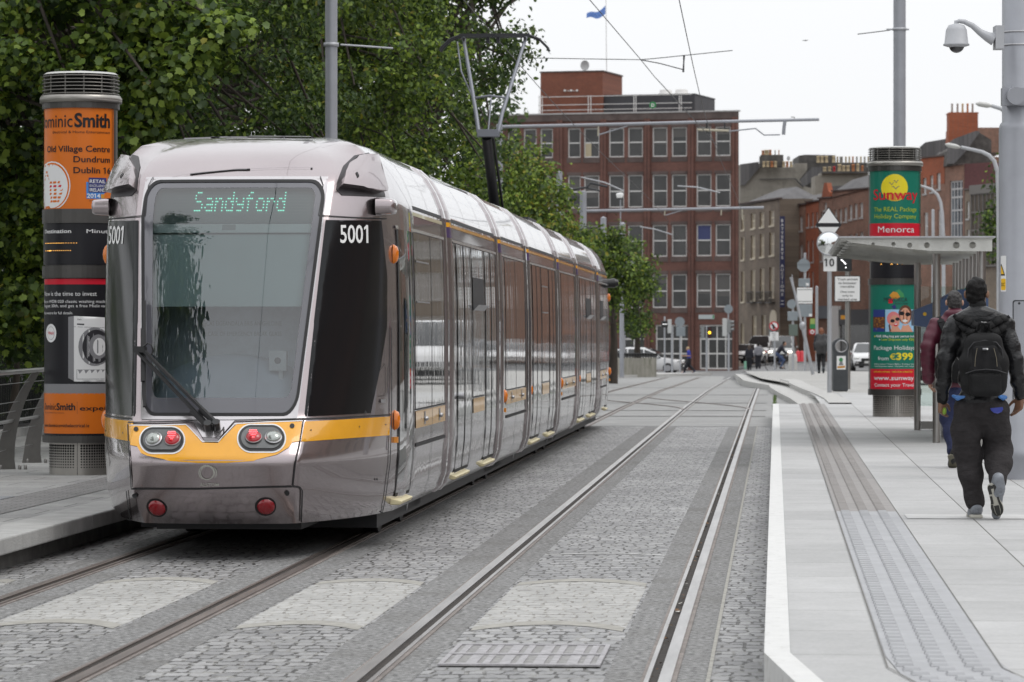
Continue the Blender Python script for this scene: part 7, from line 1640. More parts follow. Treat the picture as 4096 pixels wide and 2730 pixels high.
for k in range(4): dk(t, 'signal_dot', *Z_(775 + k * 16, 862), 1.3, YY, MATS['lamp_white'], -.13)
t = post('traffic_light', 'traffic light with pale back plate seen from behind, left of the round sign', 'traffic light', Z_(900, 0)[0], 1494, YY, Z_(0, 890)[1], .07); bx_(t, 'back_plate', *Z_(838, 795), *Z_(892, 990), YY, mat('plate_pale2', (.5, .51, .5), .5)); bx_(t, 'signal_housing', *Z_(848, 820), *Z_(884, 970), YY, GALV, .3, .16)
t = post('road_sign', 'back of a round road sign above a square plate, before the blue shirted walker', 'sign', Z_(1012, 0)[0], 1498, YY, Z_(0, 770)[1], .045); dk(t, 'round_plate', *Z_(1006, 830), 19.5, YY, SB); bx_(t, 'square_plate', *Z_(955, 900), *Z_(1083, 1030), YY, SB, .03, -.12)
t = post('traffic_light', 'traffic light pair with the amber lamp lit', 'traffic light', Z_(1382, 0)[0], 1487, YY, Z_(0, 882)[1], .06)
bx_(t, 'signal_housing', *Z_(1395, 895), *Z_(1452, 1060), YY, BLACK); bx_(t, 'signal_housing', *Z_(1300, 895), *Z_(1350, 1062), YY, mat('housing_grey', (.22, .23, .23), .5))
for y in (925, 980, 1035): dk(t, 'signal_lamp', *Z_(1421, y), 5.2, YY, mat('amber_lit', (.9, .5, .05), .3, emit=(1, .52, .02), es=5) if y == 980 else mat('lamp_off', (.06, .012, .01), .3), -.14)
for y in (925, 980, 1030): c = at(*Z_(1292, y), YY); mb = MB(); mb.cyl(c, c + Vector((.22, 0, 0)), .09, n=12); part('visor', mb, BLACK, t)
t = post('traffic_light', 'traffic light seen from the side with pale back plate by the corner pillar', 'traffic light', Z_(1690, 0)[0], 1486, YY, Z_(0, 1000)[1], .06); bx_(t, 'back_plate', *Z_(1600, 782), *Z_(1664, 1030), YY, MATS['plate_pale2'], .05); bx_(t, 'signal_housing', *Z_(1668, 800), *Z_(1715, 985), YY, MATS['housing_grey'])
for y in (832, 880, 935): c = at(*Z_(1715, y), YY); mb = MB(); mb.cyl(c, c + Vector((.2, 0, 0)), .085, n=12); part('visor', mb, MATS['housing_grey'], t)
t = post('road_sign', 'back of a round road sign high by the corner pillar', 'sign', Z_(1683, 0)[0], 1486, YY + 8, Z_(0, 600)[1], .04); dk(t, 'round_plate', *Z_(1684, 652), 17.5, YY + 8, SB)
W_ = lambda x, y: (2900 + x / 2.412, 950 + y / 2.412); YY = 200
t = post('road_sign', 'round no right turn sign with red ring above a white plate', 'sign', W_(480, 0)[0], 1484, YY, W_(0, 815)[1], .05); dk(t, 'ring', *W_(470, 857), 19, YY, RED); dk(t, 'face', *W_(470, 857), 14.5, YY, WHITE, -.125)
mb = MB(); mb.tube([at(*W_(x, y), YY) + Vector((0, -.135, 0)) for x, y in ((468, 885), (468, 858), (455, 840))], .06, 6); part('arrow', mb, BLKP, t); mb = MB(); mb.bar(at(*W_(445, 828), YY) + Vector((0, -.15, 0)), at(*W_(496, 886), YY) + Vector((0, -.15, 0)), .07, .01, (0, 1, 0)); part('slash', mb, RED, t)
bx_(t, 'text_plate', *W_(432, 915), *W_(515, 998), YY, WHITE, .03, -.12)
mb = MB()
for k, s in enumerate(('Except', 'buses', 'and', 'trams')): text(mb, s, lambda x, y: at(x, -y, YY - .125), W_(473, 0)[0], -(W_(0, 932 + k * 18)[1]), 4.5, None, 'c', bold=.01)
part('plate_text', mb, BLKP, t)
YY = 150
t = post('road_sign', 'grey post with eight sided sign back over white and grey plates', 'sign', W_(772, 0)[0], W_(0, 1302)[1], YY, W_(0, 150)[1], .055)
mb = MB(); c = at(*W_(757, 272), YY); mb.prism([(c.x + .28 * math.cos(math.radians(22.5 + 45 * k)), YY - .1, c.z + .28 * math.sin(math.radians(22.5 + 45 * k))) for k in range(8)], (0, .02, 0)); part('stop_plate', mb, SB, t)
mb = MB(); mb.prism([at(*W_(x, y), YY) + Vector((0, -.13, 0)) for x, y in ((760, 190), (705, 262), (815, 262))], (0, .02, 0)); part('triangle_plate', mb, SB, t)
bx_(t, 'small_plate', *W_(706, 398), *W_(818, 480), YY, SB, .03, -.12); bx_(t, 'white_plate', *W_(692, 488), *W_(842, 640), YY, WHITE, .03, -.13); bx_(t, 'grey_plate', *W_(700, 645), *W_(840, 768), YY, SB, .03, -.12)
mb = MB()
for y in (508, 622): p0, p1 = at(*W_(698, y), YY), at(*W_(836, y - 5), YY); mb.box((p0.x, YY - .134, p0.z), (p1.x, YY - .131, p1.z))
part('plate_lines', mb, DARK, t)
for x, y in ((792, 455), (822, 752)): bx_(t, 'sticker', *W_(x - 14, y - 12), *W_(x + 14, y + 12), YY, WHITE, .01, -.135)
t = post('road_sign', 'grey post with round sign back and two square plates, left of the leaning pole', 'sign', W_(656, 0)[0], W_(0, 1285)[1], 165, W_(0, 600)[1], .05); dk(t, 'round_plate', *W_(640, 645), 18, 165, SB); bx_(t, 'square_plate', *W_(602, 715), *W_(700, 805), 165, SB, .03, -.12); bx_(t, 'square_plate', *W_(615, 840), *W_(700, 950), 165, mat('sign_back_green', (.11, .14, .12), .6), .03, -.12)
lp = thing('leaning_pole', 'thin grey pole leaning left with a forked top, by the kerb end', 'pole', at(*W_(850, 1325), 128)); mb = MB(); mb.tube([at(*W_(850, 1325), 128), at(*W_(770, 960), 128), at(*W_(745, 860), 128)], .06, 8); mb.tube([at(*W_(745, 860), 128), at(*W_(670, 520), 128), at(*W_(632, 385), 128)], [.05, .045, .04], 8); mb.tube([at(*W_(672, 520), 128), at(*W_(646, 360), 128)], .02, 6); part('shaft', mb, GALV, lp); mb = MB(); c = at(*W_(746, 855), 128); mb.sphere(c, (.11, .11, .15), 10, 8); part('joint', mb, GALV, lp)
t = pole('post', 'slim pale post between the plate signs and the litter bin', at(*W_(886, 1298), 140).x, 140, at(*W_(886, 1298), 140).z, at(*W_(878, 475), 140).z, .055, m=GALV)
bk = thing('bollard', 'pale stone bollard beside the round sign post', 'bollard', at(*W_(655, 1285), 168)); mb = MB(); mb.lathe([(.2, 0), (.2, .6), (.16, .75), (0, .78)], at(*W_(655, 1285), 168), 14); part('body', mb, MATS['kerb_granite'], bk)
for k, (sx, lab) in enumerate(((W_(706, 0)[0], 'red barrier bucket beside the bollard'), (W_(742, 0)[0], 'second red barrier bucket, right of the first'))): bb = thing('traffic_cone', lab, 'cone', at(sx, 1447, 172), 'red street barriers'); mb = MB(); mb.lathe([(.16, 0), (.14, .05), (.1, .45), (.05, .5), (0, .5)], at(sx, 1447, 172), 12); part('cone', mb, RED, bb)
# curved street lamps at the right
def curved(label, pts, Y, base, head):
    t = thing('street_lamp', label, 'street lamp', at(pts[0][0], base, Y), 'curved street lamps'); mb = MB(); q_ = [at(*p, Y) for p in pts]; b = at(pts[0][0], base, Y); mb.tube([b] + q_, [.09] + [.075 - .03 * i / len(q_) for i in range(len(q_))], 10); part('post', mb, CAMM, t)
    mb = MB(); a_, b_ = at(*head[0], Y), at(*head[1], Y); mb.tube([a_, a_.lerp(b_, .3), a_.lerp(b_, .8), b_], [.05, .12, .11, .03], 12, sq=.6); part('lamp_head', mb, mat('lamp_pale', (.5, .5, .48), .5), t)
K2 = lambda *p: [(3600 + x / 2.613, 450 + y / 2.613) for x, y in p]
curved('tall curved street lamp just left of the thick right pole', K2((1036, 1500), (1030, 900), (1020, 620), (985, 510), (930, 450), (860, 415), (760, 392), (640, 365)), 110, 1520, K2((630, 368), (470, 335)))
curved('lower curved street lamp right of the green column', K2((455, 1330), (440, 1050), (425, 940), (390, 860), (330, 805), (225, 770)), 150, 1500, K2((225, 770), (150, 755)))
t = curved('street lamp head poking out left of the thick pole high up', [(4060, 700), (4058, 560), (4040, 470), (4005, 436), (3965, 424)], 95, 1560, ((3968, 425), (3902, 415)))
for sx, sy, lab in ((3732, 840, 'small grey post with white cap in front of the terrace windows'),): t = pole('post', lab, px(sx, 150), 150, .1, HC + (HY - sy) / F * 150, .06, m=CAMM)
# ================================================================ PEOPLE
def surfnet(D, org, h):
    s = D < 0; nx, ny, nz = D.shape
    c = np.zeros((nx - 1, ny - 1, nz - 1), np.int8)
    for dx in (0, 1):
        for dy in (0, 1):
            for dz in (0, 1): c += s[dx:nx - 1 + dx, dy:ny - 1 + dy, dz:nz - 1 + dz]
    act = (c > 0) & (c < 8); idx = -np.ones(act.shape, np.int64); I = np.argwhere(act); idx[act] = np.arange(len(I))
    acc = np.zeros((len(I), 3)); cnt = np.zeros(len(I)); i, j, k = I.T
    cor = [(a, b, e) for a in (0, 1) for b in (0, 1) for e in (0, 1)]
    for p in range(8):
        for q in range(p + 1, 8):
            a, b = np.array(cor[p]), np.array(cor[q])
            if abs(a - b).sum() != 1: continue
            da = D[i + a[0], j + a[1], k + a[2]]; db = D[i + b[0], j + b[1], k + b[2]]; m = (da < 0) != (db < 0)
            t = np.where(m, da / np.where(m, da - db, 1), 0)[:, None]
            acc += np.where(m[:, None], a + t * (b - a), 0); cnt += m
    V = (I + acc / cnt[:, None]) * h + org; Q = []
    for ax in range(3):
        o = [(1, 2), (2, 0), (0, 1)][ax]; sl = [slice(1, -1)] * 3; sl[ax] = slice(0, -1); sh = list(sl); sh[ax] = slice(1, None)
        a, b = s[tuple(sl)], s[tuple(sh)]; E = np.argwhere(a != b)
        if not len(E): continue
        off = np.ones(3, int); off[ax] = 0; E = E + off; fl = s[tuple(E.T)]
        def at_(d1, d2):
            F_ = E.copy(); F_[:, o[0]] -= d1; F_[:, o[1]] -= d2; return idx[tuple(F_.T)]
        q = np.stack([at_(1, 1), at_(0, 1), at_(0, 0), at_(1, 0)], 1); q[~fl] = q[~fl][:, ::-1]; Q.append(q)
    return V, np.concatenate(Q)
class Blob:
    """smooth union of tapered limbs and ellipsoids, turned into one continuous mesh"""
    def __init__(s): s.p = []
    def limb(s, pts, rr, k=.03):
        pts = [Vector(p) for p in pts]
        for a, b, ra, rb in zip(pts, pts[1:], rr, rr[1:]): s.p.append(('c', np.array(a), np.array(b), ra, rb, k))
        return s
    def ball(s, c, r, k=.03, rot=None): s.p.append(('e', np.array(Vector(c)), np.array(r if isinstance(r, (tuple, list)) else (r, r, r), float), rot, None, k)); return s
    def mesh(s, name, m, parent, h=.012, wr=0, seed=0, wf=22, smooth=2):
        lo = np.full(3, 1e9); hi = -lo
        for t, a, b, c, d, k in s.p:
            e = (np.minimum(a, b) - max(c, d), np.maximum(a, b) + max(c, d)) if t == 'c' else (a - b.max(), a + b.max()); lo = np.minimum(lo, e[0]); hi = np.maximum(hi, e[1])
        lo -= 4 * h; hi += 4 * h; n = np.ceil((hi - lo) / h).astype(int) + 1; D = np.full(n, 1.0, np.float32); ax = [lo[i] + h * np.arange(n[i]) for i in range(3)]
        for t, a, b, c, d, k in s.p:
            e = (np.minimum(a, b) - max(c, d), np.maximum(a, b) + max(c, d)) if t == 'c' else (a - b.max(), a + b.max())
            m_ = k + 3 * h; i0 = np.maximum(0, np.floor((e[0] - m_ - lo) / h).astype(int)); i1 = np.minimum(n, np.ceil((e[1] + m_ - lo) / h).astype(int) + 1)
            g = np.meshgrid(*[ax[i][i0[i]:i1[i]] for i in range(3)], indexing='ij'); P_ = np.stack(g, -1)
            if t == 'c':
                ab = b - a; L2 = max((ab ** 2).sum(), 1e-9); tt = np.clip(((P_ - a) @ ab) / L2, 0, 1); d_ = np.linalg.norm(P_ - a - tt[..., None] * ab, axis=-1) - (c + (d - c) * tt)
            else:
                q = P_ - a
                if c is not None: q = q @ np.array(c)
                q = q / b; l = np.linalg.norm(q, axis=-1); l2 = np.linalg.norm(q / b, axis=-1) + 1e-9; d_ = l * (l - 1) / l2
            S = D[i0[0]:i1[0], i0[1]:i1[1], i0[2]:i1[2]]; hh = np.clip(.5 + .5 * (S - d_) / k, 0, 1); S[...] = S * (1 - hh) + d_ * hh - k * hh * (1 - hh)
        if wr:
            rg_ = np.random.default_rng(seed); g = np.meshgrid(*ax, indexing='ij', sparse=True)
            for _ in range(6): v = rg_.normal(size=3) * wf * np.array((.6, .6, 1.25)); D += (wr / 3 * np.sin(g[0] * v[0] + g[1] * v[1] + g[2] * v[2] + rg_.uniform(0, 6) + 1.3 * np.sin(g[2] * v[0] * .7 + g[0] * v[1] * .5))).astype(np.float32)
        V, Q = surfnet(D, lo, h); mb = MB(); mb.smooth = True
        mb.v = [tuple(v) for v in V]; mb.f = [list(q) for q in Q]; mb.m = [0] * len(Q); mb.sm = [True] * len(Q)
        o = mb.build(name, m, parent)
        if smooth: md = o.modifiers.new('smooth', 'SMOOTH'); md.iterations = smooth; md.factor = .5
        return o
def hand(B, w, d, n, s, curl=.5, sc=1.0, holdk=1):
    """palm and five bent fingers; d along the hand, n the way the palm faces, s towards the thumb"""
    w, d, n, s = Vector(w), Vector(d).normalized(), Vector(n).normalized(), Vector(s).normalized()
    for q in (-.022, 0, .022): B.limb([w + s * q * .7, w + d * .085 * sc + s * q * 1.15], [.02 * sc, .0165 * sc], .012)
    for i, (L, o) in enumerate(((.072, .031), (.08, .011), (.074, -.010), (.058, -.029))):
        p = w + d * (.088 - .006 * (i == 3) - .004 * (i == 0)) * sc + s * o * sc; a = curl * (.55 + .14 * i); pts = [p]; ang = 0
        for f in (.45, .32, .23): ang += a; p = p + (d * math.cos(ang) + n * math.sin(ang) + s * (.06 - .05 * i)) * L * f * sc; pts.append(p)
        B.limb(pts, [.0098 * sc, .0092 * sc, .0085 * sc, .0072 * sc], .004)
    p = w + d * .025 * sc + s * .03 * sc; q = p + (d * .55 + s * .75 + n * .35).normalized() * .038 * sc; r = q + (d * .85 + s * .25 + n * .5).normalized() * .03 * sc; e = r + (d * .9 + n * .5).normalized() * .024 * sc
    B.limb([p, q, r, e], [.017 * sc, .0125 * sc, .0105 * sc, .008 * sc], .008)
SKB = mat('skin_brown', (.2, .105, .065), .5, noise=(9, .12)); SKL = mat('skin_light', (.45, .26, .18), .5, noise=(9, .1)); SKM = mat('skin_tan', (.33, .18, .12), .5, noise=(9, .12))
HBK = mat('hair_black', (.005, .0045, .0045), .6, spec=.2, noise=(30, .4), bump=(160, .35, (1, 1, .5))); HGR = mat('hair_greying', (.035, .032, .032), .6, noise=(45, .6), bump=(80, .7)); HGI = mat('hair_ginger', (.17, .055, .02), .55, noise=(14, .35)); HBL = mat('hair_blond', (.4, .3, .16), .6); HBR = mat('hair_brown', (.05, .03, .02), .6)
LEA = mat('leather_black', (.006, .006, .007), .36, spec=.4, noise=(5, .3), bump=(13, .55, (1, 1, 1.5), .03)); TRO = mat('trousers_charcoal', (.033, .03, .031), .9, spec=.2, noise=(16, .2), bump=(11, .9, (1, 1, 1.8), .03)); PUF = mat('jacket_maroon', (.085, .012, .027), .45, noise=(4, .15)); DEN = mat('denim_dark', (.012, .018, .06), .8, noise=(30, .3), bump=(60, .2)); NYL = mat('nylon_black', (.008, .008, .0085), .7, spec=.25, noise=(12, .25), bump=(150, .2)); NYL2 = mat('nylon_panel', (.013, .013, .014), .8, spec=.2, noise=(20, .2), bump=(180, .2))
def torso_frame(sL, sR): x = (Vector(sR) - Vector(sL)); x.z = 0; x.normalize(); return x, Vector((-x.y, x.x, 0))
def rotz(x): return Matrix(((x.x, -x.y, 0), (x.y, x.x, 0), (0, 0, 1)))
def figure(name, label, J, cl, h=.012, base=None, group=None, wr=.006, hands=True, hairpart=True, sc=1.0):
    """J: joints in world space (head, neck, sL, sR, eL, eR, wL, wR, hL, hR, kL, kR, aL, aR, tL, tR, face); cl: materials"""
    J = {k: Vector(v) for k, v in J.items()}; x, fw = torso_frame(J['sL'], J['sR']); f = J['face'].normalized(); rt = Vector((f.y, -f.x, 0)).normalized()
    pel = (J['hL'] + J['hR']) / 2; ch = (J['sL'] + J['sR']) / 2; base = base or (pel.x, pel.y, min(J['aL'].z, J['aR'].z) - .08)
    t = thing('person', label, 'person', base, group); Rm = rotz(x); B = Blob(); hd = J['head']; hr = Matrix((rt, f, Vector((0, 0, 1)))).transposed()
    # one continuous body: skull, jaw, nose, ears, neck, trunk, limbs
    B.ball(hd + Vector((0, 0, .02)), (.074, .092, .1), .02, hr); B.ball(hd + f * .035 + Vector((0, 0, -.055)), (.056, .06, .062), .03, hr)
    B.ball(hd + f * .098 + Vector((0, 0, -.02)), (.012, .018, .022), .012, hr); B.ball(hd + f * .082 + Vector((0, 0, -.062)), (.024, .014, .012), .012, hr)
    for s in (1, -1): B.ball(hd + rt * s * .085 - f * .006 + Vector((0, 0, -.008)), (.013, .022, .034), .008, hr); B.ball(hd + rt * s * .03 + f * .088 + Vector((0, 0, .012)), (.012, .008, .008), .006, hr)
    B.limb([hd + Vector((0, 0, -.05)) - f * .012, J['neck']], [.053, .06], .03); B.limb([J['neck'], ch, pel], [.052, .08, .085], .05); B.limb([J['sL'], J['sR']], [.045, .045], .05)
    for s in 'LR':
        B.limb([J['s' + s], J['e' + s], J['w' + s]], [.046, .038, .027], .02); B.limb([J['h' + s], J['k' + s], J['a' + s]], [.075, .052, .037], .03); B.limb([J['a' + s], J['t' + s]], [.04, .03], .02)
        if hands:
            wv = (J['w' + s] - J['e' + s]).normalized(); hd_ = J.get('hd' + s, wv); hn = J.get('hn' + s, x * (1 if s == 'L' else -1)); hs = J.get('hs' + s, fw); hand(B, J['w' + s], hd_, hn, hs, cl.get('curl' + s, .55))
    B.mesh('body', cl['skin'], t, h=min(h, .009) if hands else h)
    # jacket or shirt
    g = Blob(); up = Vector((0, 0, 1)); w = cl.get('w', 1.0)
    for q, (rx, ry) in ((0, (.185, .105)), (.3, (.188, .125)), (.62, (.17, .118)), (.92, (.178, .12))): g.ball(ch.lerp(pel, q) + up * .01, (rx * w, ry * w, .14), .07, Rm)
    g.limb([J['sL'], J['sR']], [.072, .072], .06); g.limb([J['neck'] - up * .03, J['neck'] + up * .012], [.075, .068], .03)
    for s in 'LR':
        a = cl.get('arm', .06); e = J['w' + s].lerp(J['e' + s], .04)
        if cl.get('short'): e = J['e' + s].lerp(J['s' + s], .35); g.limb([J['s' + s], e], [a * 1.15, a * 1.1], .04)
        else: g.limb([J['s' + s], J['e' + s].lerp(J['s' + s], .5), J['e' + s], J['e' + s].lerp(e, .6), e], [a * 1.2, a * 1.16, a, a * .9, a * .68], .035)
    if cl.get('puff'):
        for s in 'LR':
            for q in range(11):
                for (p0, p1) in ((J['s' + s], J['e' + s]), (J['e' + s], J['w' + s])):
                    if q % 2 == 0: g.ball(p0.lerp(p1, q / 10.5), a * 1.2 - .001 * q, .012)
        g.ball(J['neck'] - fw * .03, (.1, .08, .06), .03)
    g.mesh('jacket' if not cl.get('short') else 'shirt', cl['top'], t, h=h, wr=wr, seed=len(label), wf=26)
    if cl.get('collar'): c = Blob(); c.limb([J['neck'] + up * .0, J['neck'] + up * .045], [.071, .066], .01); c.mesh('collar', cl['collar'], t, h=min(h, .01))
    if cl.get('cuff'):
        for s in 'LR': c = Blob(); q = (J['w' + s] - J['e' + s]).normalized(); c.limb([J['w' + s] - q * .06, J['w' + s] - q * .005], [.046, .042], .01); c.mesh('cuff', cl['cuff'], t, h=min(h, .01))
    g = Blob(); r = cl.get('leg', (.115, .1, .085, .065))
    g.ball(pel + up * .01, (.185 * w, .135 * w, .12), .05, Rm)
    for s in 'LR':
        an = J['a' + s].lerp(J['k' + s], .06); g.limb([J['h' + s], J['h' + s].lerp(J['k' + s], .55), J['k' + s], J['k' + s].lerp(an, .5), an], [r[0], (r[0] + r[1]) / 2, r[1], r[2], r[3]], .045)
    g.mesh('trousers', cl['legs'], t, h=h, wr=wr * 1.25, seed=len(label) + 3, wf=20)
    for s in 'LR':
        a, q = J['a' + s], J['t' + s]; dr = (q - a).normalized(); sn = J.get('sn' + s); 
        g = Blob(); g.limb([a + up * .02, a - up * .015], [.047, .05], .02); g.limb([a - dr * .055 - (up if not sn else -sn) * .045, a + dr * .05 - (up if not sn else -sn) * .035, q - (up if not sn else -sn) * .02], [.045, .048, .036], .03); g.mesh('shoe', cl['shoe'], t, h=min(h, .011))
    if hairpart:
        g = Blob(); st_ = cl.get('hairstyle', 'short')
        g.ball(hd + up * .03 - f * .01, (.08, .098, .093), .03, hr); g.ball(hd - f * .032 + up * -.03, (.067, .064, .078), .03, hr)
        if st_ == 'long': g.limb([hd - f * .05, J['neck'] - f * .07 - up * .02], [.085, .07], .04); g.ball(hd - f * .06 - up * .05, (.1, .06, .1), .04, hr)
        # cut the face free
        o = g.mesh('hair', cl['hair'], t, h=min(h, .008), wr=.007, seed=2, wf=120)
        cut = hd + f * .052; me = o.data; b = bmesh.new(); b.from_mesh(me); M = wmat(t)
        kill = [v for v in b.verts if ((M @ v.co) - cut).dot(f) > -.004 and (M @ v.co).z < hd.z + .062] + [v for v in b.verts if st_ == 'short' and (M @ v.co).z < hd.z - .088] + [v for v in b.verts if st_ == 'short' and (M @ v.co - hd).dot(f) > -.012 and (M @ v.co).z < hd.z + .012 + .0]
        bmesh.ops.delete(b, geom=list(set(kill)), context='VERTS'); b.to_mesh(me); b.free()
    return t, J, x, fw
def W(Y): return lambda ix, iy, dy=0: at(3496 + ix / 1.3635, 1000 + iy / 1.3635, Y) + Vector((0, dy, 0))
# --- man in black leather jacket walking away
A1 = W(28); gz1 = PZ
J1 = dict(head=A1(563, 238, .03), neck=A1(566, 338, .0), sL=A1(438, 412, 0), sR=A1(706, 410, 0), eL=A1(386, 600, -.05), eR=A1(762, 598, -.05), wL=A1(374, 822, .02), wR=A1(800, 800, .02), hL=A1(510, 880, 0), hR=A1(652, 880, 0), kL=A1(512, 1095, .06), kR=A1(688, 1095, .12), aL=A1(560, 1400, .06), aR=A1(652, 1262, -.26), tL=A1(553, 1448, .22), tR=A1(655, 1436, -.14), face=(.32, .95, 0))
J1['hdL'] = Vector((.02, .15, -1)); J1['hnL'] = Vector((.5, .8, .0)); J1['hsL'] = Vector((.7, .55, 0)); J1['hdR'] = Vector((-.12, .1, -1)); J1['hnR'] = Vector((-.8, .3, 0)); J1['hsR'] = Vector((-.55, .6, 0))
J1['snR'] = Vector((-.15, -.93, -.32)).normalized()
BLUP = mat('shirt_blue', (.07, .2, .5), .7, noise=(9, .2)); SHG = mat('trainer_grey', (.2, .215, .24), .55, .1, noise=(18, .35)); SOLE = mat('sole_dark', (.03, .03, .028), .7); SOLEL = mat('sole_pale', (.42, .41, .36), .6); BLUD = mat('pocket_blue', (.02, .035, .25), .6); SOCK = mat('sock_blue', (.015, .025, .14), .8)
p1, J, x1, f1 = figure('person', 'walking man in black leather jacket and charcoal trousers, nearest on the right platform', J1, dict(skin=SKB, top=LEA, legs=TRO, shoe=SHG, hair=HBK, collar=NYL, cuff=NYL, w=1.0, arm=.061, leg=(.118, .104, .09, .062), curlL=.95, curlR=.5), h=.011, base=A1(560, 1440) if False else (A1(560, 1440).x, 28, PZ), wr=.007)
for s in 'LR':
    g = Blob(); a = J['a' + s]; k = (J['k' + s] - a).normalized(); g.limb([a - k * .02, a + k * .05], [.048, .053], .01); g.mesh('sock', SOCK, p1, h=.01)
# shirt tails, back pocket flap
g = Blob(); g.limb([A1(430, 796, -.03), A1(450, 806, -.085), A1(482, 800, -.125)], [.016, .02, .012], .012); g.limb([A1(672, 800, -.125), A1(696, 806, -.085), A1(714, 804, -.03)], [.012, .019, .016], .012); g.mesh('shirt_tail', BLUP, p1, h=.008, wr=.003)
mb = MB(); q = [A1(x, y, -.152 + .03 * max(0, x - 655) / 40) for x, y in ((620, 862), (690, 856), (693, 868), (684, 882), (662, 891), (640, 887), (626, 876))]; mb.prism(q, (0, .008, 0)); part('pocket_flap', mb, BLUD, p1)
# raised right shoe: sole with tread
sn = J['snR']; hl, tp = A1(607, 1268, -.34), A1(662, 1447, -.22); dr = (tp - hl).normalized(); sd = dr.cross(sn).normalized(); L_ = (tp - hl).length
def sole_pt(a, b, off): return hl + dr * a * L_ + sd * b + sn * off
wid = lambda a: interp(a, [(0, .0), (.03, .025), (.1, .036), (.3, .034), (.5, .035), (.7, .047), (.85, .044), (.95, .028), (1, .0)])
ol = [(a, wid(a)) for a in [i / 24 for i in range(25)]] + [(a, -wid(a)) for a in [i / 24 for i in range(23, 0, -1)]]
mb = MB(); mb.prism([sole_pt(a, b, 0) for a, b in ol], -sn * .028); so_ = part('sole', mb, SOLEL, p1)
mb = MB()
for seg in ([(a, wid(a) * s_) for s_ in (1,) for a in (.02, .06, .12, .2, .28)], ):
    pass
def tread(r0, r1, f0, f1, off=.003):
    n = 8; pts = [(lerp(r0, r1, i / n), wid(lerp(r0, r1, i / n)) * f1 * .94) for i in range(n + 1)] + [(lerp(r1, r0, i / n), wid(lerp(r1, r0, i / n)) * f0 * .94) for i in range(n + 1)]
    mb.prism([sole_pt(a, b, off) for a, b in pts], -sn * .004)
tread(.03, .34, -1, -.35); tread(.03, .3, .3, 1); tread(.36, .6, .45, 1); tread(.4, .98, -1, -.55); tread(.62, .98, .55, 1); tread(.66, .97, -.42, .42); tread(.05, .14, -.3, .3)
part('tread', mb, SOLE, so_)
mb = MB(); c = J['aL']; mb.box((c.x - .05, c.y - .09, PZ + .001), (c.x + .046, c.y + .2, PZ + .032)); part('sole', mb, SOLEL, p1, bevel=.015)
ap = thing('green_fruit', 'small green piece of fruit in the left hand of the leather jacket man', 'fruit', A1(382, 872)); g = Blob(); g.ball(J['wL'] + Vector((.012, .05, -.085)), (.02, .022, .028), .01); g.ball(J['wL'] + Vector((.016, .0, -.08)), (.018, .02, .03), .01); g.mesh('body', mat('fruit_green', (.2, .32, .03), .4), ap, h=.005)
# backpack
bpk = thing('backpack', 'black padded backpack with arched pockets worn by the leather jacket man', 'backpack', A1(578, 640, -.2))
g = Blob()
for z0, z1, wd, dp in ((500, 790, .15, .1),): pass
def bag(x, y, dy): return A1(x, y, dy)
for xx in (-.085, 0, .085):
    c0, c1 = A1(580, 505, -.215), A1(578, 735, -.235); g.limb([c0 + Vector((xx * .8, 0, 0)), c0.lerp(c1, .5) + Vector((xx * 1.12, 0, 0)), c1 + Vector((xx * 1.08, 0, 0))], [.07, .085, .085], .05)
g.mesh('main_compartment', NYL, bpk, h=.011, wr=.003, seed=4)
g = Blob()
for xx in (-.075, 0, .075): c0, c1 = A1(580, 545, -.285), A1(578, 655, -.3); g.limb([c0 + Vector((xx * .8, 0, 0)), c1 + Vector((xx * 1.15, 0, 0))], [.034, .042], .04)
g.mesh('upper_pocket', NYL2, bpk, h=.01, wr=.002)
g = Blob()
for xx in (-.09, -.03, .03, .09): c0, c1 = A1(578, 690, -.315), A1(578, 765, -.31); g.limb([c0 + Vector((xx, 0, 0)), c1 + Vector((xx * .92, 0, 0))], [.034, .04], .04)
g.mesh('lower_pocket', NYL, bpk, h=.01, wr=.003)
mb = MB(); mb.tube([A1(x, y, d) for x, y, d in ((492, 660, -.3), (482, 600, -.3), (490, 540, -.295), (520, 505, -.285), (580, 494, -.285), (640, 505, -.285), (668, 540, -.295), (678, 600, -.3), (668, 660, -.3))], .006, 6); mb.tube([A1(x, y, d) for x, y, d in ((470, 672, -.33), (520, 655, -.345), (580, 650, -.35), (640, 655, -.345), (690, 672, -.33))], .005, 6); part('zip_piping', mb, BLKP, bpk)
mb = MB()
for l in (((532, 535), (522, 590), (520, 635)), ((622, 535), (636, 590), (640, 635))): mb.tube([A1(x, y, -.338) for x, y in l], .0025, 5)
part('pale_stitching', mb, mat('stitch', (.16, .14, .1), .6), bpk)
mb = MB(); mb.tube([A1(562, 541, -.335), A1(590, 540, -.335)], .009, 8); part('badge', mb, mat('badge_grey', (.25, .25, .26), .35, .5), bpk); mb = MB(); c = A1(586, 540, -.346); mb.cyl(c, c + Vector((0, -.003, 0)), .007, n=10); part('badge_dot', mb, WHITE, bpk)
def strapmesh(pts, w_, th, nm):
    mb = MB(); mb.smooth = True; q = [Vector(p) for p in pts]
    for a, b in zip(q, q[1:]): mb.bar(a, b, w_, th, (0, -1, .4))
    part(nm, mb, NYL, bpk)
for pts in ([A1(556, 428, -.16), A1(520, 402, -.155), A1(480, 378, -.13), A1(448, 366, -.06), A1(438, 380, .06)], [A1(600, 428, -.16), A1(636, 402, -.155), A1(680, 378, -.13), A1(716, 372, -.06), A1(728, 390, .06)], [A1(530, 455, -.18), A1(492, 440, -.16), A1(468, 410, -.12), A1(444, 380, -.04)], [A1(626, 455, -.18), A1(668, 440, -.16), A1(696, 410, -.12), A1(722, 384, -.04)]): strapmesh(pts, .055, .022, 'shoulder_strap')
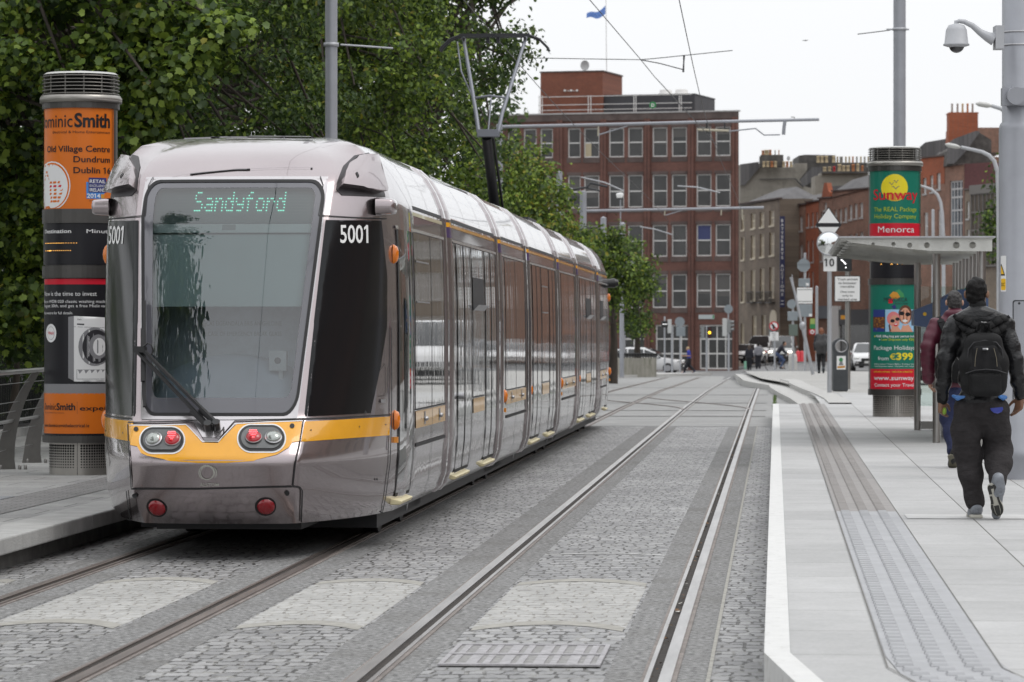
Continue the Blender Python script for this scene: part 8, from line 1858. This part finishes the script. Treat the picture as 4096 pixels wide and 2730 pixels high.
mb = MB(); mb.tube([A1(545, 440, -.2), A1(552, 402, -.225), A1(608, 402, -.225), A1(614, 440, -.2)], .013, 8); part('grab_handle', mb, NYL, bpk)
mb = MB(); text(mb, 'Targus', lambda x, y: A1(562 + x, 397 - y, -.24), 0, 0, 6, 30); part('label', mb, WHITE, bpk)
# --- man in maroon padded jacket ahead of him
A2 = W(38.6)
J2 = dict(head=A2(440, 285, .02), neck=A2(440, 350, 0), sL=A2(338, 415, 0), sR=A2(548, 415, 0), eL=A2(290, 530, -.06), eR=A2(590, 540, .1), wL=A2(300, 706, .05), wR=A2(585, 690, .25), hL=A2(400, 790, 0), hR=A2(490, 790, 0), kL=A2(408, 930, .02), kR=A2(480, 940, .2), aL=A2(425, 1102, -.2), aR=A2(466, 1142, .2), tL=A2(416, 1166, -.06), tR=A2(466, 1168, .4), face=(.0, 1, 0))
J2['hdL'] = Vector((.25, .15, -1)); J2['snL'] = Vector((-.1, -.85, -.5)).normalized()
p2, JJ, x2_, f2 = figure('person', 'man in maroon padded jacket and dark jeans walking ahead of the leather jacket man', J2, dict(skin=SKL, top=PUF, legs=DEN, shoe=mat('shoe_black', (.02, .02, .02), .5), hair=HGR, puff=True, arm=.068, leg=(.1, .085, .075, .07), curlL=.6), h=.013, base=(A2(440, 1160).x, 38.6, PZ))
mb = MB(); sn2 = J2['snL']; hl, tp = A2(405, 1130, -.27), A2(428, 1180, -.12); dr = (tp - hl).normalized(); sd = dr.cross(sn2).normalized(); L_ = .28; hl = tp - dr * .24
mb.prism([hl + dr * a * L_ + sd * b for a, b in ol], -sn2 * .02); part('sole', mb, mat('sole_olive', (.16, .15, .11), .7), p2)
b2 = thing('backpack', 'dark backpack carried on one shoulder by the maroon jacket man', 'backpack', A2(390, 560, -.2)); g = Blob()
for xx in (-.07, .05): g.limb([A2(425, 480, -.2) + Vector((xx, 0, 0)), A2(420, 620, -.2) + Vector((xx * 1.2, 0, 0)), A2(415, 680, -.18) + Vector((xx * 1.2, 0, 0))], [.075, .1, .09], .05)
g.mesh('bag', NYL, b2, h=.013, wr=.004)
mb = MB()
for a, b in zip([A2(352, 372, .0), A2(362, 400, -.1), A2(378, 440, -.15), A2(400, 490, -.18)], [A2(362, 400, -.1), A2(378, 440, -.15), A2(400, 490, -.18), A2(408, 520, -.18)]): mb.bar(a, b, .07, .03, (0, -1, .4))
part('shoulder_strap', mb, NYL2, b2)
# --- people further off
def walker(label, cx, foot, Y, H, yaw, cl, stride=.3, arms=(0, 0), bend=0, h=.022, group=None):
    """small figure: foot row in the photo gives the ground, yaw 0 walks away from the viewer"""
    b = at(cx, foot, Y); c, s = math.cos(math.radians(yaw)), math.sin(math.radians(yaw)); k = H / 1.75
    def L(x, y, z): return Vector((b.x + (x * c + y * s) * k, b.y + (-x * s + y * c) * k, b.z + z * k))
    fw = Vector((s, c, 0)); st = stride
    J = dict(head=L(0, .04 + bend, 1.63 - bend * .5), neck=L(0, bend * .8, 1.47 - bend * .4), sL=L(-.18, bend * .7, 1.41 - bend * .4), sR=L(.18, bend * .7, 1.41 - bend * .4), eL=L(-.24, -.05 + bend * .6, 1.12), eR=L(.24, -.05 + bend * .6, 1.12), wL=L(-.23, .12 + arms[0] * .2 + bend, .88 + arms[0] * .2), wR=L(.23, .12 + arms[1] * .2 + bend, .88 + arms[1] * .2), hL=L(-.09, 0, .92), hR=L(.09, 0, .92), kL=L(-.09, st * .55 + .03, .5), kR=L(.09, -st * .2 + .06, .49), aL=L(-.08, st, .09), aR=L(.08, -st, .13 + .05 * (st > .2)), tL=L(-.08, st + .17, .04), tR=L(.08, -st + .15, .05), face=fw)
    return figure('person', label, J, cl, h=h, base=tuple(b), group=group, wr=.003, hands=True)
tw, Jw, _, _ = walker('woman with ginger hair and a large grey backpack walking away by the bin', 3285, 1494, 136, 1.68, 4, dict(skin=SKL, top=mat('coat_dark', (.02, .02, .025), .7), legs=mat('leggings_black', (.01, .01, .012), .8), shoe=mat('shoe_dark', (.03, .04, .045), .6), hair=HGI, hairstyle='long', leg=(.1, .075, .06, .05)), .26, h=.018)
wb = thing('backpack', 'large grey rucksack on the back of the ginger haired woman', 'backpack', Jw['neck'] + Vector((0, -.2, -.2))); g = Blob(); c = Jw['neck']
for xx in (-.09, .09): g.limb([c + Vector((xx, -.2, -.05)), c + Vector((xx * 1.3, -.26, -.35)), c + Vector((xx * 1.1, -.22, -.6))], [.09, .13, .1], .08)
g.mesh('bag', mat('rucksack_grey', (.05, .05, .052), .8, noise=(5, .3)), wb, h=.018, wr=.006)
walker('man in bright blue shirt looking at his phone, crossing before the brick block', 2757, 1494, 238, 1.74, -90, dict(skin=SKL, top=mat('shirt_royal', (.02, .03, .3), .7), legs=mat('jeans_black', (.012, .012, .016), .8), shoe=mat('shoe_navy', (.02, .02, .07), .6), hair=HBL, short=True), .34, (1.3, 1.3), .06)
walker('woman in a long dark coat standing at the corner of the brick block', 2997, 1483, 240, 1.64, 10, dict(skin=SKL, top=mat('coat_navy', (.012, .012, .02), .8), legs=mat('jeans_black', (.012, .012, .016), .8), shoe=BLACK, hair=HBR, hairstyle='long', leg=(.13, .11, .08, .06), w=1.15), .06)
gb = thing('shopping_bag', 'pale green carrier bag held by the woman in the dark coat', 'bag', at(2980, 1478, 239.6)); mb = MB(); p0, p1_ = at(2976, 1478, 239.6), at(2986, 1446, 239.6); mb.box((p0.x, 239.5, p0.z), (p1_.x, 239.62, p1_.z)); part('bag', mb, mat('bag_green', (.2, .42, .3), .6), gb, bevel=.03)
walker('man in pale grey shirt and black trousers standing at the brick block corner', 3033, 1482, 238, 1.76, -8, dict(skin=SKM, top=mat('shirt_grey', (.2, .2, .22), .8), legs=mat('jeans_black', (.012, .012, .016), .8), shoe=BLACK, hair=HBK, w=1.05), .07)
# cyclist
cb = at(3122, 1487, 205); bk_ = thing('bicycle', 'dark bicycle with thin wheels ridden across the junction', 'bicycle', cb)
Lc = lambda x, z, y=0: Vector((cb.x + x, cb.y + y, cb.z + z))
for xx in (-.52, .52):
    mb = MB(); mb.tube([Lc(xx + .33 * math.cos(a), .34 + .33 * math.sin(a)) for a in [i / 24 * 6.28318 for i in range(25)]], .02, 6); [mb.bar(Lc(xx, .34), Lc(xx + .32 * math.cos(a), .34 + .32 * math.sin(a)), .006, .006) for a in [i / 10 * 6.28318 for i in range(10)]]; part('wheel', mb, TYRE, bk_)
mb = MB(); [mb.tube([Lc(*a), Lc(*b)], .018, 6) for a, b in (((-.52, .34), (-.08, .3)), ((-.08, .3), (-.2, .85)), ((-.2, .78), (.36, .8)), ((-.08, .3), (.36, .78)), ((.36, .95), (.52, .34)), ((-.52, .34), (-.2, .78)))]; part('frame', mb, BLACK, bk_)
mb = MB(); mb.tube([Lc(.34, .96, -.25), Lc(.38, .98, 0), Lc(.34, .96, .25)], .016, 6); part('handlebar', mb, BLACK, bk_); mb = MB(); mb.sphere(Lc(-.21, .9), (.13, .08, .04), 10, 6); part('saddle', mb, BLACK, bk_)
Jc = dict(head=Lc(.22, 1.56), neck=Lc(.14, 1.42), sL=Lc(.08, 1.36, .18), sR=Lc(.08, 1.36, -.18), eL=Lc(.2, 1.12, .24), eR=Lc(.2, 1.12, -.24), wL=Lc(.34, 1.0, .24), wR=Lc(.34, 1.0, -.24), hL=Lc(-.2, .98, .09), hR=Lc(-.2, .98, -.09), kL=Lc(.12, .78, .1), kR=Lc(.18, .62, -.1), aL=Lc(-.08, .45, .11), aR=Lc(.0, .24, -.11), tL=Lc(.08, .4, .11), tR=Lc(.16, .2, -.11), face=(1, -.1, 0))
figure('person', 'cyclist in dark navy jacket riding to the right across the junction', Jc, dict(skin=SKL, top=mat('coat_navy', (.012, .012, .02), .8), legs=mat('jeans_blue', (.05, .075, .15), .8), shoe=BLACK, hair=HBK, leg=(.1, .08, .065, .055)), h=.022, base=tuple(cb), wr=.003)
